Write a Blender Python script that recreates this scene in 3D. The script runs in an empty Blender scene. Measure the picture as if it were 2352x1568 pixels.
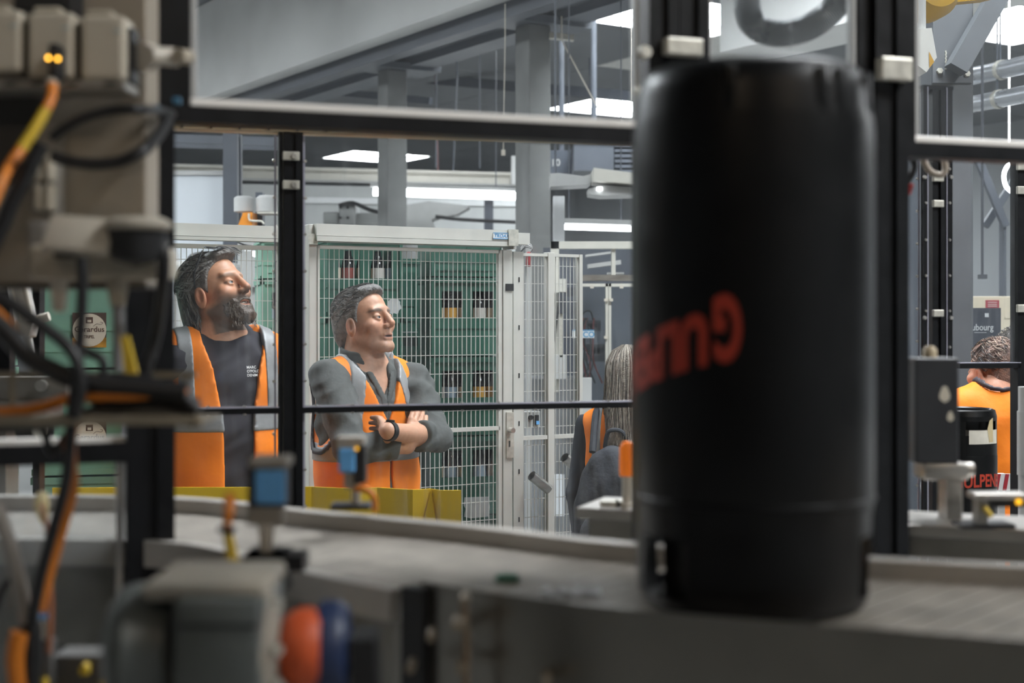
import bpy, bmesh, math, random
import numpy as np
from mathutils import Vector, Matrix

random.seed(7)
rng = np.random.default_rng(7)
scene = bpy.context.scene
col = scene.collection
R = math.radians
F = 3267.0            # focal length in photograph pixels
CX, HY = 1176.0, 730.0
ZC = 1.65             # camera height

# ------------------------------------------------------------------ camera
cam_d = bpy.data.cameras.new('camera')
cam_d.sensor_width = 36.0
cam_d.lens = F / 2352.0 * 36.0
cam_d.shift_y = -(784.0 - HY) / 2352.0
cam_d.clip_start = 0.02
cam_d.dof.use_dof = True
cam_d.dof.focus_distance = 5.2
cam_d.dof.aperture_fstop = 3.4
cam_d.dof.aperture_blades = 9
cam = bpy.data.objects.new('camera', cam_d)
col.objects.link(cam)
cam.location = (0, 0, ZC)
cam.rotation_euler = (R(90), 0, 0)
scene.camera = cam

# ------------------------------------------------------------------ world, view
world = bpy.data.worlds.new('world')
scene.world = world
world.use_nodes = True
world.node_tree.nodes['Background'].inputs[0].default_value = (0.75, 0.85, 1.0, 1)
world.node_tree.nodes['Background'].inputs[1].default_value = 0.3
vs = scene.view_settings
vs.view_transform = 'Standard'
vs.look = 'None'
vs.exposure = -0.12
vs.gamma = 1.0
vs.use_curve_mapping = False
SKY_STRENGTH = 48.0
BACK_FILL = 66.0


def P(px, py, Y):
    """pixel of the photograph at depth Y -> world point"""
    return Vector(((px - CX) / F * Y, Y, ZC - (py - HY) / F * Y))


def PZ(px, py, z):
    """pixel on the horizontal plane at height z"""
    Y = (ZC - z) * F / (py - HY)
    return P(px, py, Y)


class Plane:
    """vertical plane through (x,y) running at a yaw; u along it, w behind it"""
    def __init__(self, px, Y, yaw):
        p = P(px, HY, Y)
        self.o = Vector((p.x, p.y, 0)); self.yaw = R(yaw)
        self.m = Matrix.Translation(self.o) @ Matrix.Rotation(self.yaw, 4, 'Z')

    def u(self, px):
        dx = (px - CX) / F
        c, s = math.cos(self.yaw), math.sin(self.yaw)
        # (o.x + u c) = dx (o.y + u s)
        return (dx * self.o.y - self.o.x) / (c - dx * s)

    def Y(self, px):
        return self.o.y + self.u(px) * math.sin(self.yaw)

    def z(self, px, py):
        return ZC - (py - HY) / F * self.Y(px)


# ------------------------------------------------------------------ materials
MATS = {}


def mat(name, color, rough=0.5, metal=0.0, var=0.0, scale=8.0, bump=0.0, bscale=None, stretch=None,
        emit=None, estr=0.0, coat=0.0, sheen=0.0, color2=None, spec=None, sss=0.0):
    if name in MATS:
        return MATS[name]
    m = bpy.data.materials.new(name)
    m.use_nodes = True
    nt = m.node_tree
    b = nt.nodes['Principled BSDF']
    c = (*color, 1)
    b.inputs['Base Color'].default_value = c
    b.inputs['Roughness'].default_value = rough
    b.inputs['Metallic'].default_value = metal
    b.inputs['Coat Weight'].default_value = coat
    b.inputs['Sheen Weight'].default_value = sheen
    if spec is not None:
        b.inputs['Specular IOR Level'].default_value = spec
    if sss:
        b.inputs['Subsurface Weight'].default_value = sss
        b.inputs['Subsurface Scale'].default_value = 0.01
    if emit:
        b.inputs['Emission Color'].default_value = (*emit, 1)
        b.inputs['Emission Strength'].default_value = estr
    if var or bump:
        tc = nt.nodes.new('ShaderNodeTexCoord')
        mp = nt.nodes.new('ShaderNodeMapping')
        nt.links.new(tc.outputs['Object'], mp.inputs[0])
        if stretch:
            mp.inputs['Scale'].default_value = stretch
    if var:
        n = nt.nodes.new('ShaderNodeTexNoise')
        n.inputs['Scale'].default_value = scale
        n.inputs['Detail'].default_value = 6
        nt.links.new(mp.outputs[0], n.inputs['Vector'])
        r = nt.nodes.new('ShaderNodeValToRGB')
        r.color_ramp.elements[0].position = 0.3
        r.color_ramp.elements[1].position = 0.7
        lo = color2 if color2 else tuple(max(0, v * (1 - var)) for v in color)
        hi = color if color2 else tuple(min(1, v * (1 + var)) for v in color)
        r.color_ramp.elements[0].color = (*lo, 1)
        r.color_ramp.elements[1].color = (*hi, 1)
        nt.links.new(n.outputs['Fac'], r.inputs[0])
        nt.links.new(r.outputs[0], b.inputs['Base Color'])
        # roughness wear
        mr = nt.nodes.new('ShaderNodeMapRange')
        mr.inputs['To Min'].default_value = max(0.02, rough - 0.12)
        mr.inputs['To Max'].default_value = min(1, rough + 0.12)
        nt.links.new(n.outputs['Fac'], mr.inputs['Value'])
        nt.links.new(mr.outputs[0], b.inputs['Roughness'])
    if bump:
        n2 = nt.nodes.new('ShaderNodeTexNoise')
        n2.inputs['Scale'].default_value = bscale or scale * 4
        n2.inputs['Detail'].default_value = 4
        nt.links.new(mp.outputs[0], n2.inputs['Vector'])
        bp = nt.nodes.new('ShaderNodeBump')
        bp.inputs['Strength'].default_value = bump
        bp.inputs['Distance'].default_value = 0.01
        nt.links.new(n2.outputs['Fac'], bp.inputs['Height'])
        nt.links.new(bp.outputs[0], b.inputs['Normal'])
    MATS[name] = m
    return m


def emis(name, color, strength):
    if name in MATS:
        return MATS[name]
    m = bpy.data.materials.new(name); m.use_nodes = True
    nt = m.node_tree; nt.nodes.clear()
    e = nt.nodes.new('ShaderNodeEmission'); o = nt.nodes.new('ShaderNodeOutputMaterial')
    e.inputs[0].default_value = (*color, 1); e.inputs[1].default_value = strength
    nt.links.new(e.outputs[0], o.inputs[0])
    MATS[name] = m
    return m


def plexi(name, dirt=0.06, streak=0.25, tint=(0.86, 0.90, 0.95)):
    """clear acrylic sheet: transparent + fresnel gloss + scuffed, streaky dirt that scatters light"""
    m = bpy.data.materials.new(name); m.use_nodes = True
    nt = m.node_tree; nt.nodes.clear()
    L = nt.links.new
    out = nt.nodes.new('ShaderNodeOutputMaterial')
    tr = nt.nodes.new('ShaderNodeBsdfTransparent'); tr.inputs[0].default_value = (0.93, 0.945, 0.95, 1)
    gl = nt.nodes.new('ShaderNodeBsdfGlossy'); gl.inputs['Roughness'].default_value = 0.04
    df = nt.nodes.new('ShaderNodeBsdfDiffuse'); df.inputs[0].default_value = (*tint, 1)
    tl = nt.nodes.new('ShaderNodeBsdfTranslucent'); tl.inputs[0].default_value = (*tint, 1)
    ad = nt.nodes.new('ShaderNodeMixShader'); ad.inputs[0].default_value = 0.5
    L(df.outputs[0], ad.inputs[1]); L(tl.outputs[0], ad.inputs[2])
    fr = nt.nodes.new('ShaderNodeFresnel'); fr.inputs[0].default_value = 1.3
    m1 = nt.nodes.new('ShaderNodeMixShader')
    L(fr.outputs[0], m1.inputs[0]); L(tr.outputs[0], m1.inputs[1]); L(gl.outputs[0], m1.inputs[2])
    tc = nt.nodes.new('ShaderNodeTexCoord')
    mp = nt.nodes.new('ShaderNodeMapping'); mp.inputs['Scale'].default_value = (38, 38, 2.2)
    L(tc.outputs['Object'], mp.inputs[0])
    n = nt.nodes.new('ShaderNodeTexNoise'); n.inputs['Scale'].default_value = 1.6; n.inputs['Detail'].default_value = 5
    L(mp.outputs[0], n.inputs['Vector'])
    n2 = nt.nodes.new('ShaderNodeTexNoise'); n2.inputs['Scale'].default_value = 2.2; n2.inputs['Detail'].default_value = 3
    L(tc.outputs['Object'], n2.inputs['Vector'])
    r1 = nt.nodes.new('ShaderNodeMapRange'); r1.inputs['From Min'].default_value = 0.48; r1.inputs['From Max'].default_value = 0.8
    L(n.outputs['Fac'], r1.inputs['Value'])
    r2 = nt.nodes.new('ShaderNodeMapRange'); r2.inputs['From Min'].default_value = 0.42; r2.inputs['From Max'].default_value = 0.7
    L(n2.outputs['Fac'], r2.inputs['Value'])
    mu = nt.nodes.new('ShaderNodeMath'); mu.operation = 'MULTIPLY'
    L(r1.outputs[0], mu.inputs[0]); L(r2.outputs[0], mu.inputs[1])
    ma = nt.nodes.new('ShaderNodeMath'); ma.operation = 'MULTIPLY_ADD'
    ma.inputs[1].default_value = streak; ma.inputs[2].default_value = dirt; ma.use_clamp = True
    L(mu.outputs[0], ma.inputs[0])
    m2 = nt.nodes.new('ShaderNodeMixShader')
    L(ma.outputs[0], m2.inputs[0]); L(m1.outputs[0], m2.inputs[1]); L(ad.outputs[0], m2.inputs[2])
    L(m2.outputs[0], out.inputs[0])
    MATS[name] = m
    return m


# ------------------------------------------------------------------ mesh builder
class MB:
    def __init__(self, xf=None):
        self.v = []; self.f = []; self.mi = []; self.xf = xf or Matrix.Identity(4); self.cur = 0

    def add(self, verts, faces):
        n = len(self.v)
        for p in verts:
            self.v.append(tuple(self.xf @ Vector(p)))
        for f in faces:
            self.f.append(tuple(i + n for i in f)); self.mi.append(self.cur)
        return self

    def box(self, c, s, rot=None, bev=0.0):
        c = Vector(c); hx, hy, hz = (v / 2 for v in s)
        M = rot.to_4x4() if rot is not None else Matrix.Identity(4)
        if bev <= 0:
            vs_ = [(x, y, z) for x in (-hx, hx) for y in (-hy, hy) for z in (-hz, hz)]
            fs = [(0, 1, 3, 2), (4, 6, 7, 5), (0, 4, 5, 1), (2, 3, 7, 6), (0, 2, 6, 4), (1, 5, 7, 3)]
            self.add([c + (M @ Vector(p)) for p in vs_], fs)
        else:
            bm = bmesh.new()
            bmesh.ops.create_cube(bm, size=1)
            bmesh.ops.scale(bm, vec=s, verts=bm.verts)
            bmesh.ops.bevel(bm, geom=list(bm.edges), offset=min(bev, min(s) * 0.45), segments=2, affect='EDGES', profile=0.5)
            bm.verts.index_update()
            self.add([c + (M @ v.co) for v in bm.verts], [[v.index for v in f.verts] for f in bm.faces])
            bm.free()
        return self

    def box2(self, a, b, bev=0.0):
        a = Vector(a); b = Vector(b)
        return self.box((a + b) / 2, tuple(abs(v) for v in (b - a)), bev=bev)

    def cyl(self, p0, p1, r0, r1=None, n=16, caps=True):
        r1 = r0 if r1 is None else r1
        p0 = Vector(p0); p1 = Vector(p1); d = (p1 - p0).normalized()
        q = d.to_track_quat('Z', 'Y')
        a = q @ Vector((1, 0, 0)); b = q @ Vector((0, 1, 0))
        vs_ = []
        for p, r in ((p0, r0), (p1, r1)):
            for i in range(n):
                t = 2 * math.pi * i / n
                vs_.append(p + a * (r * math.cos(t)) + b * (r * math.sin(t)))
        fs = [(i, (i + 1) % n, n + (i + 1) % n, n + i) for i in range(n)]
        if caps:
            fs += [tuple(range(n - 1, -1, -1)), tuple(range(n, 2 * n))]
        return self.add(vs_, fs)

    def lathe(self, prof, c=(0, 0, 0), n=32, axis=None):
        """prof: list of (r, h); axis vector (default z)"""
        c = Vector(c); q = Vector(axis).to_track_quat('Z', 'Y') if axis is not None else None
        vs_ = []
        for r, h in prof:
            for i in range(n):
                t = 2 * math.pi * i / n
                p = Vector((r * math.cos(t), r * math.sin(t), h))
                vs_.append(c + (q @ p if q else p))
        fs = []
        for k in range(len(prof) - 1):
            for i in range(n):
                j = (i + 1) % n
                fs.append((k * n + i, k * n + j, (k + 1) * n + j, (k + 1) * n + i))
        if prof[0][0] > 1e-6:
            fs.append(tuple(range(n - 1, -1, -1)))
        if prof[-1][0] > 1e-6:
            fs.append(tuple((len(prof) - 1) * n + i for i in range(n)))
        return self.add(vs_, fs)

    def tube(self, pts, r, n=8, caps=True, smooth=4):
        pts = [Vector(p) for p in pts]
        if smooth and len(pts) > 2:
            pts = catmull(pts, smooth)
        rs = r if isinstance(r, (list, tuple)) else None
        m = len(pts); vs_ = []
        t0 = (pts[1] - pts[0]).normalized()
        up = Vector((0, 0, 1)) if abs(t0.z) < 0.9 else Vector((1, 0, 0))
        a = t0.cross(up).normalized()
        for i, p in enumerate(pts):
            t = (pts[min(i + 1, m - 1)] - pts[max(i - 1, 0)])
            t = t.normalized() if t.length > 1e-9 else t0
            a = (a - t * a.dot(t)).normalized(); b = t.cross(a)
            rr = r if rs is None else np.interp(i / (m - 1), np.linspace(0, 1, len(rs)), rs)
            for k in range(n):
                th = 2 * math.pi * k / n
                vs_.append(p + a * (rr * math.cos(th)) + b * (rr * math.sin(th)))
        fs = []
        for i in range(m - 1):
            for k in range(n):
                j = (k + 1) % n
                fs.append((i * n + k, i * n + j, (i + 1) * n + j, (i + 1) * n + k))
        if caps:
            fs += [tuple(range(n - 1, -1, -1)), tuple((m - 1) * n + k for k in range(n))]
        return self.add(vs_, fs)

    def prism(self, outline, h0, h1, axis='z'):
        """outline (a,b) list extruded; axis z: (a,b,h); y: (a,h,b); x: (h,a,b)"""
        n = len(outline); vs_ = []
        for h in (h0, h1):
            for a, b in outline:
                vs_.append({'z': (a, b, h), 'y': (a, h, b), 'x': (h, a, b)}[axis])
        fs = [(i, (i + 1) % n, n + (i + 1) % n, n + i) for i in range(n)]
        fs += [tuple(range(n - 1, -1, -1)), tuple(range(n, 2 * n))]
        return self.add(vs_, fs)

    def mesh(self, name, mats, smooth=False, inv=None):
        me = bpy.data.meshes.new(name)
        vv = self.v if inv is None else [tuple(inv @ Vector(p)) for p in self.v]
        me.from_pydata(vv, [], self.f)
        ml = mats if isinstance(mats, (list, tuple)) else [mats]
        for m in ml:
            me.materials.append(m)
        if len(ml) > 1:
            me.polygons.foreach_set('material_index', self.mi)
        bm = bmesh.new(); bm.from_mesh(me)
        bmesh.ops.recalc_face_normals(bm, faces=bm.faces)
        bm.to_mesh(me); bm.free()
        if smooth:
            smooth_by_angle(me, smooth if isinstance(smooth, (int, float)) and not isinstance(smooth, bool) else 40)
        me.update()
        return me


def smooth_by_angle(me, deg):
    me.polygons.foreach_set('use_smooth', [True] * len(me.polygons))
    bm = bmesh.new(); bm.from_mesh(me)
    lim = R(deg)
    for e in bm.edges:
        if len(e.link_faces) == 2:
            if e.link_faces[0].normal.angle(e.link_faces[1].normal, 0) > lim:
                e.smooth = False
    bm.to_mesh(me); bm.free()


def catmull(pts, k):
    out = []
    n = len(pts)
    for i in range(n - 1):
        p0 = pts[max(i - 1, 0)]; p1 = pts[i]; p2 = pts[i + 1]; p3 = pts[min(i + 2, n - 1)]
        for j in range(k):
            t = j / k
            out.append(0.5 * ((2 * p1) + (p2 - p0) * t + (2 * p0 - 5 * p1 + 4 * p2 - p3) * t * t
                              + (-p0 + 3 * p1 - 3 * p2 + p3) * t ** 3))
    out.append(pts[-1])
    return out


PM = {}   # parent matrices by object name


def tag(o, label=None, cat=None, group=None, kind=None):
    if label: o['label'] = label
    if cat: o['category'] = cat
    if group: o['group'] = group
    if kind: o['kind'] = kind
    return o


def thing(name, label, cat, loc=(0, 0, 0), rz=0.0, group=None, kind=None):
    o = bpy.data.objects.new(name, None)
    o.empty_display_size = 0.05
    col.objects.link(o)
    o.location = loc; o.rotation_euler = (0, 0, rz)
    PM[o] = Matrix.Translation(Vector(loc)) @ Matrix.Rotation(rz, 4, 'Z')
    return tag(o, label, cat, group, kind)


def obj(name, mb, mats, parent=None, smooth=False, label=None, kind=None, origin=None):
    """mb in WORLD coordinates; the mesh is stored in the parent's frame"""
    if parent is not None:
        me = mb.mesh(name, mats, smooth, PM[parent].inverted())
        o = bpy.data.objects.new(name, me); col.objects.link(o)
        o.parent = parent
        PM[o] = PM[parent]
    else:
        if origin is None:
            vv = np.array(mb.v); c = (vv.min(0) + vv.max(0)) / 2
            origin = (c[0], c[1], vv[:, 2].min())
        M = Matrix.Translation(Vector(origin))
        me = mb.mesh(name, mats, smooth, M.inverted())
        o = bpy.data.objects.new(name, me); col.objects.link(o)
        o.location = origin
        PM[o] = M
    if label: o['label'] = label
    if kind: o['kind'] = kind
    return o


def copy_tree(o, parent=None):
    c = o.copy(); col.objects.link(c)
    if parent is not None: c.parent = parent
    for ch in o.children:
        copy_tree(ch, c)
    return c


def text_mesh(body, size, extrude=0.0005, bold=0.0, shear=0.0, align='CENTER', xs=1.0):
    cu = bpy.data.curves.new('lettering', 'FONT')
    cu.body = body; cu.size = size; cu.extrude = extrude; cu.align_x = align; cu.align_y = 'CENTER'
    cu.offset = bold; cu.shear = shear; cu.resolution_u = 4
    o = bpy.data.objects.new('lettering', cu); col.objects.link(o)
    dg = bpy.context.evaluated_depsgraph_get(); dg.update()
    me = bpy.data.meshes.new_from_object(o.evaluated_get(dg))
    vv = [Vector((v.co.x * xs, v.co.y, v.co.z)) for v in me.vertices]
    ff = [tuple(p.vertices) for p in me.polygons]
    bpy.data.objects.remove(o); bpy.data.curves.remove(cu); bpy.data.meshes.remove(me)
    return vv, ff


def text_on(mb, body, size, M, **k):
    """flat text placed with matrix M (text x right, y up, z out)"""
    vv, ff = text_mesh(body, size, **k)
    mb.add([M @ v for v in vv], ff)
    return mb


def wall_M(p, yaw):
    """matrix for text on a vertical surface facing the camera: yaw as in Plane"""
    return Matrix.Translation(Vector(p)) @ Matrix.Rotation(yaw, 4, 'Z') @ Matrix.Rotation(R(90), 4, 'X')


# common materials
M_BLACK = mat('black anodised aluminium', (0.006, 0.0065, 0.008), 0.42, 0.0, 0.3, 30, spec=0.28)
M_BLACKP = mat('black plastic', (0.012, 0.012, 0.013), 0.5)
M_RUBBER = mat('black cable sheath', (0.012, 0.012, 0.013), 0.45)
M_ALU = mat('bright aluminium edge', (0.62, 0.60, 0.56), 0.32, 0.9, 0.15, 40)
M_STEEL = mat('brushed stainless steel', (0.42, 0.40, 0.37), 0.34, 1.0, 0.18, 9, 0.08, 120, stretch=(1, 1, 6))
M_STEELD = mat('dull stainless steel', (0.30, 0.285, 0.26), 0.42, 0.85, 0.25, 6, 0.05, 60)
M_ZINC = mat('zinc bracket', (0.62, 0.60, 0.53), 0.45, 0.55, 0.15, 60)
M_BEIGE = mat('beige painted steel', (0.31, 0.265, 0.21), 0.55, 0, 0.08, 3)
M_WPLAST = mat('warm white plastic', (0.60, 0.55, 0.47), 0.45, 0, 0.06, 12)
M_ORCAB = mat('orange cable', (0.62, 0.19, 0.015), 0.45)
M_YELCAB = mat('yellow tape', (0.62, 0.42, 0.03), 0.5)
M_SEAL = mat('cut acrylic edge', (0.94, 0.91, 0.86), 0.3)
M_BLUE = mat('blue sensor plastic', (0.13, 0.38, 0.72), 0.4, 0, 0.1, 30)
M_YELLOW = mat('safety yellow paint', (0.95, 0.60, 0.015), 0.42, 0, 0.08, 5, 0.03, 60)
M_CREAM = mat('cream powder coat', (0.53, 0.52, 0.48), 0.45, 0, 0.07, 6)
M_WIRE = mat('cream mesh wire', (0.50, 0.49, 0.455), 0.45)
M_PLEX = plexi('scuffed acrylic sheet', 0.010, 0.13)
M_PLEXC = plexi('clean acrylic sheet', 0.02, 0.05)
# ================================================================== THE HALL
GA = R(33)
BX = Vector((math.cos(GA), math.sin(GA), 0)); AX = Vector((-math.sin(GA), math.cos(GA), 0))


def H(u, v, z=0.0):
    return BX * u + AX * v + Vector((0, 0, z))


HM = Matrix.Rotation(GA, 4, 'Z')    # hall frame -> world
U0, U1, V0, V1, ZT = -14.0, 24.0, -8.0, 44.0, 5.6
m_floor = mat('grey sealed concrete floor', (0.20, 0.20, 0.195), 0.45, 0, 0.2, 0.8, 0.05, 20)
m_wall = mat('grey hall wall', (0.36, 0.375, 0.385), 0.7, 0, 0.06, 0.7)
m_ceil = mat('grey roof panel', (0.17, 0.178, 0.188), 0.75, 0, 0.12, 0.9)
m_ceil2 = mat('pale wood wool roof panel', (0.74, 0.73, 0.69), 0.85, 0, 0.25, 30, 0.4, 60)
m_conc = mat('pale concrete', (0.80, 0.80, 0.78), 0.75, 0, 0.07, 1.2, 0.06, 25)
m_conc2 = mat('raw grey concrete', (0.20, 0.203, 0.198), 0.8, 0, 0.16, 3, 0.1, 40)
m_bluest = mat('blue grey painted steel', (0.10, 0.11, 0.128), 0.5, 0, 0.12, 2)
m_sky = emis('skylight glow', (0.93, 0.97, 1.0), SKY_STRENGTH)
m_tube = emis('fluorescent tube glow', (0.97, 0.98, 1.0), 14.0)

mb = MB(HM); mb.box2((U0, V0, -0.1), (U1, V1, 0)); obj('floor', mb, m_floor, kind='structure')
for nm, a, b in (('wall_back', (U0, V1, 0), (U1, V1 + 0.2, ZT)), ('wall_front', (U0, V0 - 0.2, 0), (U1, V0, ZT)),
                 ('wall_left', (U0 - 0.2, V0, 0), (U0, V1, ZT)), ('wall_right', (U1, V0, 0), (U1 + 0.2, V1, ZT))):
    mb = MB(HM); mb.box2(a, b); obj(nm, mb, m_wall, kind='structure')

# ceiling: panels laid between u-lines, skylights set into it
ceil = thing('ceiling', None, None, (0, 0, ZT), GA, kind='structure')
sky = [(15.2, 11.6), (15.2, 20.5), (15.2, 30.3), (15.2, 2.4), (11.15, 13.6), (11.15, 4.4),
       (7.1, 2.0), (7.1, 9.0), (3.05, 2.6), (3.05, -2.6), (-1.0, 7.5), (-1.0, 12.5), (-1.0, 17.5), (-1.0, 23.0), (-5.05, 10.0), (19.3, 4.4), (19.3, 22.8)]  # out-of-view skylights are added to light the men, foreground and girder
SKW, SKL = 2.1, 1.75
us = [U0] + [u for u in np.arange(-9.1, 23.5, 4.05)] + [U1]
us = sorted(set([round(x, 2) for x in [U0, -9.1, -5.05, -1.0, 3.05, 7.1, 11.15, 15.2, 19.3, U1]]))
for i in range(len(us) - 1):
    ua, ub = us[i], us[i + 1]
    holes = sorted([s[1] for s in sky if abs(s[0] - ua) < 0.05])
    # left strip (carries the skylights), right strip
    spans = []
    v = V0
    for h in holes:
        spans.append((v, h)); v = h + SKL
    spans.append((v, V1))
    for (a, b) in spans:
        n = max(1, round((b - a) / 4.3))
        for k in range(n):
            va = a + (b - a) * k / n; vb = a + (b - a) * (k + 1) / n
            mb = MB(HM); mb.box2((ua + 0.012, va + 0.012, ZT), (min(ua + SKW, ub) - 0.012, vb - 0.012, ZT + 0.06))
            obj('panel', mb, m_ceil, ceil)
    if ub - ua > SKW + 0.1:
        n = 12
        for k in range(n):
            va = V0 + (V1 - V0) * k / n; vb = V0 + (V1 - V0) * (k + 1) / n
            mb = MB(HM); mb.box2((ua + SKW + 0.012, va + 0.012, ZT), (ub - 0.012, vb - 0.012, ZT + 0.06))
            obj('panel', mb, m_ceil2 if (abs(ua - 7.1) < 0.1 and 13 < va < 22) or (abs(ua - 11.15) < 0.1 and 6 < va < 17) else m_ceil, ceil)
mb = MB(HM); mb.box2((U0, V0, ZT + 0.4), (U1, V1, ZT + 0.5)); obj('roof_deck', mb, m_ceil, ceil)
for n_, (u, v) in enumerate(sky):
    mb = MB(HM)
    mb.box2((u, v, ZT + 0.12), (u + SKW, v + SKL, ZT + 0.14))
    g = thing('window_%d' % (n_ + 1), None, None, tuple(H(u, v, ZT)), GA, kind='structure')  # covers the visible skylights and the added unseen ones
    obj('skylight_pane', mb, m_sky, g)
    mb = MB(HM)
    for (a, b, c, d) in ((0, 0, SKW, 0.02), (0, SKL - 0.02, SKW, SKL), (0, 0, 0.02, SKL), (SKW - 0.02, 0, SKW, SKL)):
        mb.box2((u + a, v + b, ZT), (u + c, v + d, ZT + 0.12))
    obj('skylight_kerb', mb, m_conc, g)

# unseen warm fill lamps added behind the camera to light the foreground
for k, (u, v) in enumerate(((-2.2, -1.2), (0.6, -2.6), (2.8, -1.0))):
    g = thing('fill_lamp', 'added warm fill lamp hanging unseen in the near aisle, ' + ('beside the left wall side', 'in the middle of the aisle', 'beside the pallet side')[k], 'lamp', tuple(H(u, v, 3.9)), GA, 'added fill lamps over the near aisle')
    mb = MB(HM); mb.box2((u - 0.7, v - 0.06, 3.9), (u + 0.7, v + 0.06, 3.96)); obj('housing', mb, M_CREAM, g)
    mb = MB(HM); mb.cyl((u - 0.66, v, 3.875), (u + 0.66, v, 3.875), 0.018, n=10)
    obj('tube', mb, emis('warm fill glow', (1.0, 0.80, 0.58), BACK_FILL), g)
    

# ---- big girder above the columns: white face, dark underside, steel flanges
c1 = P(1224, HY, 13.0); c2 = P(901, HY, 15.35)
c1u, c1v = c1.dot(BX), c1.dot(AX); c2u, c2v = c2.dot(BX), c2.dot(AX)
cu = (c1u + c2u) / 2
ZG = 4.40
uf = P(800, 110, 1).dot(BX)
g = thing('roof_girder', 'deep pale concrete roof girder with dark steel flanges carried by the columns', 'girder', tuple(H(cu, 12, ZG)), GA)
# white face: plane u = const through pixels (500,215),(1110,0) at z=ZG
q = P(800, 108, (ZG - ZC) * F / (HY - 108)); ug = q.dot(BX)
mb = MB(HM); mb.box2((ug, 2.0, ZG), (ug + 0.22, V1 - 0.5, ZT - 0.02)); obj('web', mb, m_conc, g)
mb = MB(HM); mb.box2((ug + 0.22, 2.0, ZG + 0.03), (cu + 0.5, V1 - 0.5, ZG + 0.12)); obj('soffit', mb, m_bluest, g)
mb = MB(HM); mb.box2((ug + 0.26, 2.0, ZG - 0.12), (ug + 0.30, V1 - 0.5, ZG + 0.03)); mb.box2((ug + 0.2, 2.0, ZG - 0.15), (ug + 0.36, V1 - 0.5, ZG - 0.12)); obj('flange', mb, m_bluest, g)
mb = MB(HM); mb.box2((cu + 0.12, 2.0, ZG - 0.05), (cu + 0.42, V1 - 0.5, ZG + 0.03)); obj('flange', mb, m_bluest, g)
for k, vv in enumerate((c1v, c2v)):
    mb = MB(HM); mb.box2((cu - 0.35, vv - 0.22, ZG - 0.09), (cu + 0.5, vv + 0.22, ZG - 0.02)); obj('bearing_plate', mb, m_bluest, g)
mb = MB(HM); mb.box2((10.9, 1.0, 4.7), (11.75, 12.4, ZT - 0.02)); tag(obj('concrete_beam', mb, m_conc), 'pale concrete roof beam end above the corrugated hose', 'beam')
# cross beam at the upper left edge of the picture
mb = MB(HM); 
q = P(660, 0, (ZT - 0.5 - ZC) * F / HY)
mb.box2((ug - 3.2, q.dot(AX) - 1.2, ZT - 0.62), (ug - 0.35, q.dot(AX) - 0.9, ZT - 0.02))
obj('roof_beam', mb, m_bluest)
tag(bpy.data.objects['roof_beam'], 'blue grey steel roof beam running towards the white girder face', 'beam')

for (u, v, lab) in ((c1u, c1v, 'square grey concrete column standing behind the latch post of the mesh gate'), (c2u, c2v, 'square grey concrete column rising above the crates in the mesh cage')):
    s = 0.237
    mb = MB(HM); mb.box2((u - s / 2, v - s / 2, 0), (u + s / 2, v + s / 2, ZG - 0.09), bev=0.012)
    tag(obj('concrete_column', mb, m_conc2), lab, 'column', 'concrete columns')
# ================================================================== MESH CAGE (fence + sliding gate)
FP = Plane(940, 5.7, 30)


def fbox(mb, px0, px1, z0, z1, w0=-0.02, w1=0.02, bev=0.0):
    mb.box2((FP.u(px0), w0, z0), (FP.u(px1), w1, z1), bev=bev)


def wires(pxa, pxb, z0, z1, step=0.0205, hstep=0.0755, r=0.0013, zoff=0.0, w=-0.004):
    mb = MB(FP.m)
    ua, ub = FP.u(pxa), FP.u(pxb)
    n = max(2, int((ub - ua) / step))
    for i in range(n + 1):
        u = ua + (ub - ua) * i / n
        mb.box2((u - r, w - r, z0), (u + r, w + r, z1))
    z = z1 - hstep * 0.55 - zoff
    while z > z0:
        mb.box2((ua, w + r, z - r), (ub, w + 3 * r, z + r)); z -= hstep
    return mb


zt = FP.z(940, 560)
fence = thing('mesh_fence', 'cream welded mesh cage fence standing on the floor before the green crates', 'fence', tuple(FP.o), FP.yaw)
# left section: header box, stiles, mesh
for (a, b, c, d) in ((230, 638, FP.z(500, 516), FP.z(500, 553)),):
    mb = MB(FP.m); mb.box2((FP.u(a), -0.03, d + 0.014), (FP.u(b), 0.03, c)); mb.box2((FP.u(a), -0.036, d), (FP.u(b), 0.03, d + 0.012)); obj('header_beam', mb, M_CREAM, fence)
    mb = MB(FP.m); mb.box2((FP.u(a), -0.012, d - 0.03), (FP.u(b), 0.012, d - 0.014)); obj('top_rail', mb, M_CREAM, fence)
    obj('wire_mesh', wires(a, b, 0.08, d - 0.03), M_WIRE, fence, kind='stuff')
mb = MB(FP.m); fbox(mb, 703, 722, 0, FP.z(712, 516), -0.03, 0.03, 0.002); obj('post', mb, M_CREAM, fence)
mb = MB(FP.m); fbox(mb, 701, 720, FP.z(710, 562), FP.z(710, 538), -0.045, -0.03); obj('hinge_bracket', mb, M_ZINC, fence)
mb = MB(FP.m); fbox(mb, 636, 648, 0, FP.z(640, 516), -0.02, 0.02); obj('post', mb, M_CREAM, fence)
mb = MB(FP.m); fbox(mb, 222, 234, 0, FP.z(230, 516), -0.02, 0.02); obj('post', mb, M_CREAM, fence)
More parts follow.
